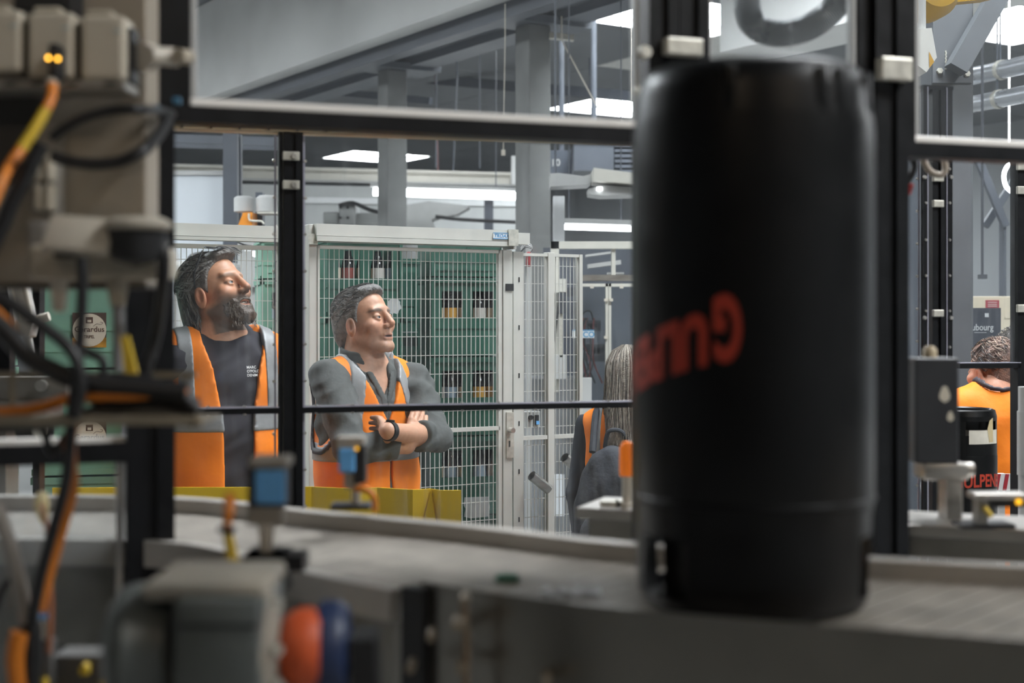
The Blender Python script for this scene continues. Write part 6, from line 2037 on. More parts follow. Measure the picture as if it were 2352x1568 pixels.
wr = lambda p: 0.003 * np.sin(40 * p[2] + 25 * p[0]) + 0.002 * np.sin(70 * p[0] - 30 * p[2])
bp_part('main_bag', lambda p: smin(ell(p, (0, 0.205, 1.10), (0.17, 0.085, 0.26)), ell(p, (0, 0.20, 1.0), (0.175, 0.09, 0.19)), 0.05) + wr(p), (-0.25, 0.08, 0.75), (0.25, 0.36, 1.42), 0.010, m_bp)
bp_part('front_pocket', lambda p: ell(p, (0, 0.275, 0.99), (0.135, 0.055, 0.13)) + wr(p), (-0.2, 0.2, 0.8), (0.2, 0.38, 1.2), 0.010, m_bp)
for sx in (-1, 1):
    mb = MB(); mb.tube([BM @ Vector((sx * 0.10, 0.19, 1.33)), BM @ Vector((sx * 0.105, 0.10, 1.48)), BM @ Vector((sx * 0.11, 0.0, 1.50)), BM @ Vector((sx * 0.12, -0.11, 1.42)), BM @ Vector((sx * 0.14, -0.13, 1.2))], 0.014, n=8); obj('strap', mb, m_bp, bpk, smooth=True)
mb = MB(); mb.tube([BM @ Vector((-0.05, 0.17, 1.35)), BM @ Vector((-0.03, 0.19, 1.42)), BM @ Vector((0.03, 0.19, 1.42)), BM @ Vector((0.05, 0.17, 1.35))], 0.008, n=8); obj('grab_handle', mb, m_bp, bpk, smooth=True)
mb = MB(); mb.tube([BM @ Vector((0.13, 0.30, 1.06)), BM @ Vector((0.03, 0.335, 1.07)), BM @ Vector((-0.08, 0.325, 1.065))], 0.003, n=6); obj('zip', mb, M_ZINC, bpk, smooth=True)

# ------------------------------------------------------------------ VISITORS AT THE RIGHT EDGE
Yv = 5.1
hv = P(2280, 852, Yv + 0.05); cv_ = P(2290, HY, Yv)
vis = Person((cv_.x, cv_.y, 0), R(172), 0.925, hv, R(208), R(-5), None, skin=(0.46, 0.22, 0.14))
vis.build('visitor seen from behind with short reddish hair in plain orange vest', fine=0.005, coarse=0.014)
vis.trousers(h=0.016)
vis.part('shirt', lambda p: np.maximum(smin(vis.torso(p, 0.010), np.maximum(vis.arms(p, 0.014), 1.0 - p[2]), 0.03), np.maximum(0.86 - p[2], p[2] - 1.49)), (-0.4, -0.25, 0.8), (0.4, 0.25, 1.52), 0.012, mat('white shirt', (0.6, 0.62, 0.66), 0.8))
vv_ = vest_fn(vis, 0.028, lambda x, z: np.abs(x) - 0.02 - np.clip((z - 1.3) * 0.4, 0, 0.1), lambda x, y: 0.84 + 0 * x, neck_r=0.085)
vis.part('safety_vest', vv_, (-0.27, -0.22, 0.80), (0.27, 0.22, 1.56), 0.0075, M_VEST)
vvb = vest_fn(vis, 0.032, lambda x, z: np.abs(x) - 0.03, lambda x, y: 0.84 + 0 * x)
vis.part('reflective_tape', lambda p: np.maximum(vvb(p), np.abs(p[2] - 1.135) - 0.02), (-0.27, -0.22, 1.08), (0.27, 0.22, 1.18), 0.007, M_REFL)
vis.part('binding', lambda p: np.maximum(np.abs(ell(p, (0, 0.0, 1.545), (0.085, 0.12, 0.075))) - 0.006, np.abs(vis.torso(p, 0.029)) - 0.006), (-0.15, -0.2, 1.4), (0.15, 0.2, 1.6), 0.006, M_TRIM)
mhv = [hair_mat('reddish brown hair', (0.24, 0.125, 0.085), (0.09, 0.05, 0.04)), hair_mat('sandy hair', (0.46, 0.33, 0.25), (0.25, 0.17, 0.12)), hair_mat('dark auburn hair', (0.07, 0.04, 0.03), (0.03, 0.02, 0.016))]
HTV = [(-0.14, -0.085), (-0.05, -0.08), (-0.035, -0.04), (-0.02, 0.01), (0.01, 0.0), (0.04, 0.05), (0.07, 0.085), (0.14, 0.1)]


def hairv(man, HT):
    def fn(p):
        x, f, z = man.hp(p)
        d = ell((x, f, z), (0, -0.018, 0.038), (0.083, 0.106, 0.093))
        d = smin(d, ell((x, f, z), (0, -0.078, -0.04), (0.06, 0.035, 0.055)), 0.03) + 0.001 * np.sin(80 * x + 50 * z + 60 * f)
        return smax(smax(d, (zline(f, HT) - z) * 0.8, 0.006), -ell((np.abs(x), f, z), (0.086, -0.001, -0.022), (0.034, 0.022, 0.03)), 0.004)
    return fn


vis.part('hair', hairv(vis, HTV), vis.hc - 0.17, vis.hc + 0.17, 0.005, mhv[0])
mb = MB(); pp = []; rr = random.Random(21)
for q in hair_paths((0, -0.018, 0.038), (0.084, 0.107, 0.094), 380, (-1.9, 1.9), (0.6, 2.3), (0.25, 0.5), 0.10, 0.0, 22):
    if all(z >= np.interp(f, [u for u, _ in HTV], [w for _, w in HTV]) + 0.004 for x, f, z in q): pp.append([Vector(vis.h2l(v)) for v in q])
strands(mb, pp, 0.0019, 3, 3); vis.raw('hair_strands', mb, mhv)['kind'] = 'stuff'
# the companion in front of him
Yv2 = 5.75
h4 = P(2334, 818, Yv2); c4 = P(2356, HY, Yv2)
vi2 = Person((c4.x, c4.y, 0), R(-70), h4.z / 1.655, h4, R(-78), R(-4), None, skin=(0.33, 0.165, 0.11))
vi2.build('curly haired visitor facing the man in the plain orange vest', fine=0.005, coarse=0.014)
vi2.trousers(h=0.016)
vi2.part('jacket', lambda p: np.maximum(smin(vi2.torso(p, 0.014), vi2.arms(p, 0.016), 0.03), np.maximum(0.86 - p[2], p[2] - 1.50)), (-0.4, -0.25, 0.75), (0.4, 0.25, 1.54), 0.013, mat('pale blue shirt', (0.30, 0.36, 0.46), 0.8))
mh4 = [hair_mat('dark curls', (0.10, 0.085, 0.075), (0.04, 0.035, 0.03)), hair_mat('grey curls', (0.30, 0.27, 0.25), (0.15, 0.13, 0.12))]
HT4 = [(-0.14, -0.06), (-0.05, -0.06), (-0.03, 0.0), (0.0, 0.01), (0.03, 0.05), (0.06, 0.08), (0.14, 0.1)]
vi2.part('hair', hairv(vi2, HT4), vi2.hc - 0.17, vi2.hc + 0.17, 0.006, mh4[0])
mb = MB(); pp = []
for _ in range(200):
    a = rr.uniform(-1.6, 1.6); t = rr.uniform(0.7, 2.7); ph = rr.uniform(0, 6)
    b = np.array([0.088 * math.sin(a) * math.sin(t), -0.018 + 0.110 * math.cos(t), 0.038 + 0.098 * math.cos(a) * math.sin(t)])
    if b[2] < np.interp(b[1], [u for u, _ in HT4], [w for _, w in HT4]) + 0.01: continue
    q = [Vector(vi2.h2l(b + 0.010 * np.array([math.cos(ph + i), math.sin(ph + 1.3 * i), 0.6 * math.sin(ph + 0.9 * i)]))) for i in range(6)]
    pp.append(q)
strands(mb, pp, 0.0022, 3, 2); vi2.raw('hair_strands', mb, mh4)['kind'] = 'stuff'
# ================================================================== BACKGROUND MACHINERY AND FITTINGS
m_gm2 = mat('light machine grey', (0.44, 0.44, 0.43), 0.5, 0, 0.12, 3)
m_dk = mat('dark machine interior', (0.055, 0.060, 0.072), 0.5, 0, 0.25, 4)
m_blk = mat('blue black steel', (0.085, 0.095, 0.115), 0.5, 0, 0.15, 3)
m_cre = mat('cream machine frame', (0.58, 0.56, 0.50), 0.5, 0, 0.08, 5)
m_org = mat('orange robot paint', (0.75, 0.27, 0.03), 0.4, 0, 0.1, 6)


def wbox(mb, px0, py0, px1, py1, Y, d, bev=0.0):
    a = P(px0, py1, Y); b = P(px1, py0, Y); mb.box2((a.x, Y, a.z), (b.x, Y + d, b.z), bev=bev)


def bar(mb, a, b, w, h):
    """rectangular bar between two points"""
    a = Vector(a); b = Vector(b); d = b - a
    q = d.to_track_quat('X', 'Z'); mb.box((a + b) / 2, (d.length, w, h), q.to_matrix())


# partition wall of the neighbouring bay (behind the cage) with a pale door
W1P = Plane(700, 21.0, 12)
mb = MB(W1P.m); mb.box2((W1P.u(250), 0, 0), (W1P.u(1190), 0.15, W1P.z(700, 425))); obj('wall_partition', mb, mat('partition grey', (0.46, 0.47, 0.46), 0.7, 0, 0.08, 0.7), kind='structure')
mb = MB(W1P.m); mb.box2((W1P.u(640), -0.04, W1P.z(700, 466)), (W1P.u(1190), 0, W1P.z(700, 453))); obj('trim_1', mb, mat('white trim', (0.72, 0.73, 0.73), 0.5), kind='structure')
dr_ = thing('door_1', None, None, tuple(P(455, HY, 13.0)), 0, kind='structure')
mb = MB(); a = P(380, HY, 13.0); b = P(513, HY, 13.0); mb.box2((a.x, 13.0, 0), (b.x, 13.1, P(0, 403, 13).z)); obj('door_leaf', mb, mat('pale blue white door', (0.66, 0.70, 0.74), 0.5, 0, 0.05, 1), dr_)
mb = MB(); mb.box2((a.x - 0.1, 12.98, 0), (a.x, 13.1, P(0, 398, 13).z)); mb.box2((a.x, 12.98, P(0, 403, 13).z + 0.002), (b.x + 0.06, 13.1, P(0, 392, 13).z)); obj('door_frame', mb, m_gm2, dr_)
# blue grey steel column beside the door
mb = MB(); a = P(512, HY, 12.6); b = P(545, HY, 12.6); mb.box2((a.x, 12.6, 0), (b.x, 12.68, 3.3)); mb.box2((a.x, 12.76, 0), (b.x, 12.84, 3.3)); mb.box2(((a.x + b.x) / 2 - 0.02, 12.68, 0), ((a.x + b.x) / 2 + 0.02, 12.76, 3.3)); tag(obj('steel_column', mb, m_blk), 'blue grey steel column beside the pale door behind the cage', 'column')

# crane rail running across behind both columns
CRP = Plane(640, 17.0, 14)
cr = thing('crane_rail', 'long cream overhead rail with a cap flange passing behind the concrete columns', 'rail', tuple(CRP.o))
for (a, b, y0, y1, w0, w1, nm, mm) in ((330, 1186, 384, 391, -0.10, 0.1, 'cap_flange', m_cre), (330, 1186, 391, 412, -0.03, 0.03, 'web', m_cre), (330, 1186, 412, 415, -0.09, 0.09, 'lower_flange', m_gm2)):
    mb = MB(CRP.m); za, zb_ = CRP.z(640, y1), CRP.z(640, y0); mb.box2((CRP.u(a), w0, za), (CRP.u(b), w1, zb_)); obj(nm, mb, mm, cr)
mb = MB(CRP.m); mb.box2((CRP.u(1169), -0.14, CRP.z(1170, 425)), (CRP.u(1182), -0.10, CRP.z(1170, 360))); obj('hanger', mb, mat('white hanger', (0.66, 0.66, 0.65), 0.5), cr)
for px in (1000, 1100):
    mb = MB(CRP.m); mb.box2((CRP.u(px), -0.01, CRP.z(px, 386)), (CRP.u(px) + 0.02, 0.01, ZT)); obj('drop_rod', mb, m_blk, cr)

# fluorescent fittings
for (a, b, Y, lab, n) in (((851, 440), (1190, 451), 16.6, 'bright long fluorescent lamp hanging behind the two concrete columns', 1), ((1281, 521), (1452, 526), 11.5, 'row of three fluorescent tubes above the packing machine', 3)):
    g = thing('fluorescent_lamp', lab, 'lamp', tuple(P((a[0] + b[0]) / 2, a[1], Y)))
    pa, pb = P(*a, Y), P(*b, Y)
    r = 0.045 if n == 1 else 0.019
    for k in range(n):
        u0, u1 = (k + 0.02) / n, (k + 0.98) / n
        mb = MB(); mb.cyl(pa.lerp(pb, u0), pa.lerp(pb, u1), r, n=12); obj('tube', mb, m_tube, g, smooth=40)
    mb = MB(); bar(mb, pa + Vector((0, 0, r + 0.03)), pb + Vector((0, 0, r + 0.03)), 0.12, 0.04); obj('housing', mb, m_gm2, g)
    for u in (0.15, 0.85):
        q = pa.lerp(pb, u); mb = MB(); mb.cyl(q + Vector((0, 0, r + 0.05)), (q.x, q.y, ZT), 0.006, n=6); obj('suspension_rod', mb, m_blk, g)

# grey palletising robot behind the crates
rb = thing('palletising_robot', 'grey palletising robot with long horizontal arm behind the concrete column', 'robot', tuple(P(850, HY, 17.2)))
Yr = 17.2
mb = MB(); wbox(mb, 742, 486, 778, 515, Yr, 0.5, 0.02); wbox(mb, 778, 470, 816, 518, Yr - 0.05, 0.5, 0.02); obj('arm_box', mb, mat('robot grey', (0.24, 0.245, 0.24), 0.5, 0, 0.15, 3), rb)
mb = MB(); bar(mb, P(812, 505, Yr + 0.2), P(960, 498, Yr + 0.2), 0.25, 0.14); obj('upper_arm', mb, mat('robot grey', (0.24, 0.245, 0.24), 0.5), rb)
mb = MB(); mb.prism([(P(x, y, Yr).x, P(x, y, Yr).z) for x, y in ((930, 470), (985, 462), (1060, 470), (1078, 476), (1050, 492), (1020, 497), (992, 504), (1000, 525), (930, 525))], Yr, Yr + 0.35, 'y'); obj('shoulder', mb, mat('robot grey', (0.24, 0.245, 0.24), 0.5), rb)
mb = MB(); mb.tube([P(778, 472, Yr - 0.1), P(810, 466, Yr - 0.1), P(850, 482, Yr - 0.1), P(885, 490, Yr - 0.1)], 0.025, n=8); obj('hose', mb, M_RUBBER, rb, smooth=True)
mb = MB(); mb.tube([P(1000, 497, Yr - 0.05), P(1060, 504, Yr - 0.05), P(1185, 510, Yr - 0.05)], 0.022, n=8); obj('cable', mb, M_RUBBER, rb, smooth=True)
mb = MB(); q = P(960, 525, Yr); mb.lathe([(0.5, 0), (0.5, 0.2), (0.3, 0.25), (0.24, q.z)], (q.x, Yr + 0.3, 0), 24); obj('pedestal', mb, mat('robot grey', (0.24, 0.245, 0.24), 0.5), rb, smooth=40)
for (px, py) in ((782, 476), (799, 476), (782, 500), (799, 500)):
    mb = MB(); c = P(px, py, Yr - 0.05); mb.cyl(c, c + Vector((0, -0.02, 0)), 0.018, n=8); obj('bolt', mb, M_BLACKP, rb)
mb = MB(); a = P(1112, 460, 18); b = P(1133, 527, 18); mb.box2((a.x, 18, 0), (b.x, 18.12, a.z)); tag(obj('steel_post', mb, m_blk), 'dark steel post standing behind the robot cable', 'post')

# robot with orange foot and drums behind the left fence panel
ro = thing('orange_robot', 'small orange robot foot with grey housings behind the bearded man', 'robot', tuple(P(565, HY, 10.0)))
mb = MB(); mb.prism([(P(x, y, 10.0).x, P(x, y, 10.0).z) for x, y in ((546, 520), (558, 488), (579, 487), (580, 520))], 10.0, 10.25, 'y'); obj('foot', mb, m_org, ro)
mb = MB(); c = P(560, 470, 10.1); mb.lathe([(0.05, -0.055), (0.07, -0.05), (0.07, 0.045), (0.05, 0.06), (0, 0.062)], c, 20); obj('joint_housing', mb, m_gm2, ro, smooth=40)
mb = MB(); c = P(612, 470, 10.1); mb.lathe([(0.06, -0.055), (0.075, -0.05), (0.075, 0.045), (0.05, 0.065), (0, 0.067)], c, 20); obj('motor_housing', mb, m_gm2, ro, smooth=40)
mb = MB(); mb.tube([P(572, 490, 9.98), P(572, 502, 9.98), P(578, 507, 9.98), P(600, 508, 9.98), P(606, 514, 9.98)], 0.008, n=8); obj('pipe', mb, M_ZINC, ro, smooth=True)
mb = MB(); wbox(mb, 590, 486, 640, 490, 10.0, 0.2); obj('shelf', mb, m_cre, ro)
mb = MB(); a = P(584, 440, 10.15); b = P(600, 520, 10.15); mb.box2((a.x, 10.2, 0), (b.x, 10.3, a.z)); obj('mast', mb, m_blk, ro)
mb = MB(); wbox(mb, 545, 520, 640, 660, 10.0, 0.3, 0.01); a = P(560, 660, 10.0); mb.box2((a.x, 10.05, 0), (a.x + 0.2, 10.25, a.z + 0.01)); obj('base_cabinet', mb, m_gm2, ro)
# pale machine hood behind the left fence panel
hd = thing('machine_hood', 'pale grey rounded machine hood behind the mesh near the bearded man', 'machine', tuple(P(450, HY, 9.0)))
mb = MB(); wbox(mb, 395, 598, 520, 760, 9.0, 0.5, 0.03); obj('hood', mb, m_gm2, hd)
mb = MB(); mb.tube([P(432, 602, 8.98), P(440, 588, 8.98), P(470, 582, 8.98), P(520, 584, 8.98)], 0.014, n=8); obj('handle', mb, M_RUBBER, hd, smooth=True)
mb = MB(); a = P(400, HY, 9.0); b = P(515, HY, 9.0); mb.box2((a.x, 9.05, 0), (b.x, 9.4, P(0, 758, 9).z)); obj('base', mb, m_blk, hd)
# dome lamp over the crates
lamp = thing('dome_lamp', 'white dome lamp with lit bulb beside the pale-lit crates', 'lamp', tuple(P(586, 576, 8.0)))
c = P(596, 572, 8.0); mb = MB(); mb.lathe([(0.085, -0.015), (0.08, 0.0), (0.04, 0.022), (0, 0.03)], c, 24); obj('shade', mb, m_gm2, lamp, smooth=40)
mb = MB(); c2_ = P(586, 581, 8.0); mb.lathe([(0, -0.022), (0.014, -0.016), (0.018, 0), (0.012, 0.014)], c2_, 14); obj('bulb', mb, m_tube, lamp, smooth=True)
mb = MB(); mb.tube([P(596, 566, 8.0), P(560, 562, 8.0), P(520, 540, 8.0)], 0.006, n=6); obj('cable', mb, M_RUBBER, lamp)
mb = MB(); q = P(600, 572, 8.08); mb.cyl((q.x, q.y, 0), q, 0.012, n=8); obj('lamp_post', mb, m_blk, lamp)

# packing machine right of the fence with letters sign
pk = thing('packing_machine', 'tall cream framed packing machine with glass doors and blue lettered sign', 'machine', tuple(P(1400, HY, 8.6)))
Yp = 8.6
fr = lambda a, y0, b, y1, nm, mm, dY=0.0, d=0.06: obj(nm, (lambda q: (wbox(q, a, y0, b, y1, Yp + dY, d), q)[1])(MB()), mm, pk)
fr(1265, 554, 1560, 571, 'top_beam', m_cre)
fr(1265, 554, 1284, 900, 'frame_post', m_cre)
fr(1334, 631, 1560, 645, 'cross_beam', M_STEEL)
fr(1405, 571, 1414, 631, 'frame_post', m_cre, 0.02)
fr(1334, 651, 1560, 658, 'door_frame', m_cre)
fr(1391, 651, 1397, 1200, 'door_frame', m_cre); fr(1398, 651, 1404, 1200, 'door_frame', m_cre)
fr(1334, 651, 1338, 1200, 'door_frame', m_cre)
for (px, py) in ((1360, 658), (1428, 658), (1392, 688), (1404, 688), (1392, 774)):
    fr(px - 4, py - 3, px + 4, py + 4, 'hinge', M_WPLAST, -0.02, 0.02)
a = P(1255, HY, Yp); b = P(1580, HY, Yp)
mb = MB(); mb.box2((a.x, Yp + 0.9, 0), (b.x, Yp + 0.95, P(0, 552, Yp).z)); obj('rear_panel', mb, m_blk, pk)
mb = MB(); wbox(mb, 1338, 660, 1391, 1200, Yp + 0.03, 0.004); obj('door_pane', mb, M_PLEX, pk)
mb = MB(); wbox(mb, 1404, 660, 1560, 1200, Yp + 0.03, 0.004); obj('door_pane', mb, M_PLEX, pk)
mb = MB(); bar(mb, P(1350, 612, Yp + 0.4), P(1425, 602, Yp + 0.4), 0.1, 0.026); obj('conveyor_rail', mb, m_gm2, pk)
mb = MB(); bar(mb, P(1345, 588, Yp + 0.5), P(1405, 580, Yp + 0.5), 0.1, 0.014); obj('conveyor_rail', mb, m_gm2, pk)
mb = MB(); bar(mb, P(1395, 628, Yp + 0.3), P(1432, 628, Yp + 0.3), 0.1, 0.012); obj('conveyor_rail', mb, m_gm2, pk)
for (a_, b_, y0, y1) in ((1338, 1380, 735, 760), (1352, 1372, 742, 752), (1340, 1390, 790, 830), (1345, 1378, 800, 812), (1410, 1440, 840, 900)):
    fr(a_, y0, b_, y1, 'drive_unit', m_dk if b_ - a_ > 30 else M_WPLAST, 0.2, 0.12)
rr = random.Random(31)
for k in range(7):
    mb = MB(); x0 = rr.uniform(1340, 1385); mb.tube([P(x0, 730, Yp + 0.15), P(x0 + rr.uniform(-20, 20), 780, Yp + 0.15), P(x0 + rr.uniform(-15, 20), 830, Yp + 0.15), P(x0 + rr.uniform(-20, 20), 880, Yp + 0.15)], 0.006, n=6); obj('hose', mb, M_RUBBER if k % 3 else mat('dark red hose', (0.16, 0.03, 0.03), 0.5), pk, smooth=True)
mb = MB(); mb.tube([P(1337, 725, Yp + 0.1), P(1345, 714, Yp + 0.1), P(1357, 716, Yp + 0.1), P(1362, 735, Yp + 0.1)], 0.005, n=6); obj('hose', mb, M_RUBBER, pk, smooth=True)
fr(1315, 757, 1365, 776, 'sign_board', mat('sign white', (0.68, 0.70, 0.71), 0.4), -0.03, 0.01)
mb = MB(); wbox(mb, 1315, 757, 1365, 759.5, Yp - 0.032, 0.002)
text_on(mb, 'ICO', 0.046, wall_M(P(1350, 768.5, Yp - 0.0315), 0), bold=0.0012); obj('lettering', mb, mat('sign blue', (0.09, 0.30, 0.52), 0.4), pk)
fr(1330, 868, 1359, 955, 'junction_box', m_gm2, -0.1, 0.1)
fr(1272, 815, 1300, 870, 'actuator', m_gm2, -0.1, 0.1); fr(1283, 670, 1299, 720, 'valve_island', m_dk, -0.12, 0.08); fr(1299, 660, 1326, 680, 'valve_island', m_dk, -0.1, 0.08)
fr(1272, 640, 1300, 672, 'bracket', m_cre, -0.12, 0.1); fr(1285, 720, 1293, 820, 'piston', M_ZINC, -0.1, 0.03)
mb = MB(); mb.tube([P(1284, 690, Yp - 0.14), P(1276, 760, Yp - 0.14), P(1270, 800, Yp - 0.14)], 0.007, n=6); obj('hose', mb, M_RUBBER, pk, smooth=True)
fr(1200, 870, 1330, 1300, 'base_cabinet', mat('mid grey cabinet', (0.16, 0.165, 0.17), 0.5, 0, 0.2, 3), 0.15, 0.5)
fr(1272, 1090, 1296, 1185, 'cover_sheet', mat('pale cover', (0.56, 0.58, 0.60), 0.4), -0.02, 0.03)
mb = MB(); mb.box2((P(1334, HY, Yp).x, Yp + 0.01, 0), (b.x, Yp + 0.6, P(0, 1195, Yp).z)); obj('plinth', mb, m_blk, pk)
# white column with a cable behind the second lamp
mb = MB(); a = P(1271, 0, 10.8); b = P(1297, 0, 10.8); mb.box2((a.x, 10.8, 0), (b.x, 10.95, P(0, 450, 10.8).z)); tag(obj('white_column', mb, mat('white column paint', (0.70, 0.71, 0.72), 0.5)), 'slim white column beside the packing machine', 'column')
# red extinguisher-like cylinder on the concrete column
ex = thing('red_switch', 'red pull switch with loose cables beside the latch post', 'switch', tuple(P(1214, 612, 6.9)))
c = P(1214, 612, 6.9); mb = MB(); mb.lathe([(0.010, 0), (0.0125, 0.004), (0.0125, 0.062), (0.008, 0.072), (0, 0.073)], c, 14); obj('body', mb, mat('dull red plastic', (0.28, 0.035, 0.04), 0.45), ex, smooth=40)
for k in range(3):
    mb = MB(); mb.tube([P(1196, 578 - 4 * k, 6.9), P(1208, 568 - 6 * k, 6.9), P(1222, 572 - 3 * k, 6.9), P(1216, 582, 6.9)], 0.003, n=6); obj('cable', mb, m_gm2 if k else M_RUBBER, ex, smooth=True)
mb = MB(); a = P(1214, 0, 6.93); mb.box2((a.x - 0.015, 6.93, 0), (a.x + 0.015, 6.95, P(0, 565, 6.93).z)); obj('mounting_strip', mb, m_gm2, ex)

# overhead arm above the packing machine
oa = thing('overhead_arm', 'pale steel overhead arm with angled end box above the packing machine', 'arm', tuple(P(1350, HY, 10.2)))
mb = MB(); mb.prism([(P(x, y, 10.2).x, P(x, y, 10.2).z) for x, y in ((1264, 398), (1284, 397), (1340, 404), (1362, 398), (1366, 412), (1352, 424), (1264, 428))], 10.2, 10.5, 'y'); obj('boom', mb, m_gm2, oa)
mb = MB(); mb.prism([(P(x, y, 9.9).x, P(x, y, 9.9).z) for x, y in ((1364, 385), (1560, 410), (1560, 432), (1364, 414))], 9.9, 10.3, 'y'); obj('end_box', mb, m_cre, oa)
mb = MB(); mb.prism([(P(x, y, 10.1).x, P(x, y, 10.1).z) for x, y in ((1350, 436), (1376, 430), (1560, 438), (1560, 448), (1380, 452), (1352, 448))], 10.0, 10.3, 'y'); obj('lamp_head', mb, m_gm2, oa)
mb = MB(); c = P(1377, 437, 10.0); mb.lathe([(0.02, 0), (0.02, 0.02), (0, 0.025)], c, 12); obj('lamp', mb, m_tube, oa)
mb = MB(); a = P(1276, 397, 10.3); mb.cyl((a.x, 10.35, a.z - 0.01), (a.x, 10.35, ZT), 0.008, n=8); obj('hanger', mb, m_blk, oa)
mb = MB(); a = P(1500, 397, 10.3); mb.cyl((a.x, 10.1, a.z - 0.03), (a.x, 10.1, ZT), 0.03, n=10); obj('hanger', mb, m_gm2, oa)
# dark ventilation box with a number behind the arm
vb = thing('ventilation_box', 'dark blue grey ventilation box with pale numerals behind the arm', 'box', tuple(P(1350, HY, 14.0)))
mb = MB(); wbox(mb, 1262, 345, 1320, 398, 14.6, 0.4); obj('casing', mb, mat('dark blue casing', (0.06, 0.07, 0.09), 0.5), vb)
mb = MB(); wbox(mb, 1318, 325, 1410, 392, 14.0, 0.6); obj('casing', mb, m_blk, vb)
for k in range(6):
    mb = MB(); wbox(mb, 1412, 330 + 12 * k, 1560, 337 + 12 * k, 14.1, 0.3); obj('louvre', mb, m_blk, vb)
mb = MB(); wbox(mb, 1410, 325, 1560, 402, 14.5, 0.1); obj('back_plate', mb, m_dk, vb)
mb = MB(); text_on(mb, '10', 0.10, wall_M(P(1276, 374, 14.59), 0), bold=0.001); obj('lettering', mb, m_gm2, vb)
mb = MB(); a = P(1365, 330, 14.2); mb.cyl((a.x, 14.3, a.z - 0.02), (a.x, 14.3, ZT), 0.03, n=8); obj('hanger', mb, m_blk, vb)
mb = MB(); a = P(1290, 350, 14.7); mb.cyl((a.x, 14.75, a.z - 0.02), (a.x, 14.75, ZT), 0.03, n=8); obj('hanger', mb, m_blk, vb)

# roof purlins and hangers
for (pa, pb, s_, lab) in ((P(985, 182, 24), P(1460, 222, 21), 0.16, 'dark steel purlin crossing under the far roof panels'), (P(700, 205, 22), P(990, 232, 20.5), 0.1, 'thin dark purlin between the columns under the roof'),
                          (P(398, 318, 15.0), P(640, 326, 14.2), 0.09, 'dark overhead pipe above the pale door'), (P(398, 332, 15.6), P(640, 338, 14.8), 0.07, 'thinner overhead pipe under the dark one')):
    mb = MB(); bar(mb, pa, pb, s_ * 0.8, s_)
    for u in (0.2, 0.8) if pa.y > 18 else ():
        q = pa.lerp(pb, u); mb.cyl(q, (q.x, q.y, ZT), 0.012, n=6)
    tag(obj('roof_purlin', mb, m_blk), lab, 'purlin')
for (pa, pb, r, m_, lab) in ((P(1160, 105, 12.0), P(1156, 345, 12.0), 0.005, M_WPLAST, 'thin white cord hanging beside the concrete column with a tag'),
                             (P(1290, 92, 12.5), P(1378, 258, 12.5), 0.007, M_WPLAST, 'white cord slanting from the beam bracket'),
                             (P(1452, 230, 13.5), P(1436, 262, 13.5), 0.006, M_WPLAST, 'short white cord slanting beside the keg'),
                             (P(1000, 165, 20), P(1006, 400, 20), 0.012, mat('dark red rod', (0.16, 0.05, 0.05), 0.5), 'dark red hanging rod behind the long lamp'),
                             (P(1050, 170, 20), P(1040, 400, 20), 0.014, m_blk, 'dark hanging rod behind the long lamp')):
    mb = MB(); mb.cyl(pa, pb, r, n=6)
    if pa.y == 12.0:
        mb.box(pb + Vector((0, 0, -0.02)), (0.035, 0.006, 0.05))
    mb.cyl(pa, (pa.x, pa.y, ZT if pa.y > 13 else max(pa.z, 4.3)), r, n=6)
    tag(obj('cable', mb, m_, smooth=False), lab, 'cord')
mb = MB(); bar(mb, P(1262, 82, 12.9), P(1318, 88, 12.9), 0.1, 0.05); tag(obj('beam_clamp', mb, M_ZINC), 'pale clamp fixed to the girder beside the column head', 'clamp')

# ================================================================== RIGHT SIDE: steel column with brace, ducts, crates, barrier
Ysc = 6.4
sc = thing('braced_column', 'dark grey steel column with bolted gusset and diagonal brace', 'column', tuple(P(2187, HY, Ysc)))
m_sc = mat('dark grey column paint', (0.105, 0.112, 0.122), 0.45, 0, 0.12, 4)
a = P(2139, HY, Ysc); b = P(2235, HY, Ysc)
mb = MB(); mb.box2((a.x, Ysc, 0), (b.x, Ysc + 0.18, ZT)); obj('shaft', mb, m_sc, sc)
mb = MB(); wbox(mb, 2143, -60, 2233, 190, Ysc - 0.014, 0.014); obj('gusset', mb, m_sc, sc)
mb = MB(); bar(mb, P(2195, 160, Ysc - 0.08), P(2315, -50, Ysc - 0.08), 0.1, 0.085); obj('brace', mb, m_sc, sc)
for px, py in ((2158, 163), (2221, 170)):
    c = P(px, py, Ysc - 0.014); mb = MB(); mb.cyl(c, c + Vector((0, -0.014, 0)), 0.015, 0.013, n=6); obj('bolt', mb, M_ZINC, sc)
mb = MB()
for k in range(11):
    c = P(2172 + (k % 2), 118 + 4 * k, Ysc - 0.016); mb.box(c, (0.006, 0.006, 0.006))
obj('weld_seam', mb, M_ZINC, sc, kind='stuff')
# dark cladding left of it
mb = MB(); a = P(2035, HY, 6.9); b = P(2150, HY, 6.9); mb.box2((a.x, 6.9, 0), (b.x, 7.0, P(0, 345, 6.9).z)); tag(obj('cladding_panel', mb, mat('slate cladding', (0.13, 0.145, 0.17), 0.45, 0, 0.1, 2)), 'slate grey cladding sheet beside the braced column', 'panel')
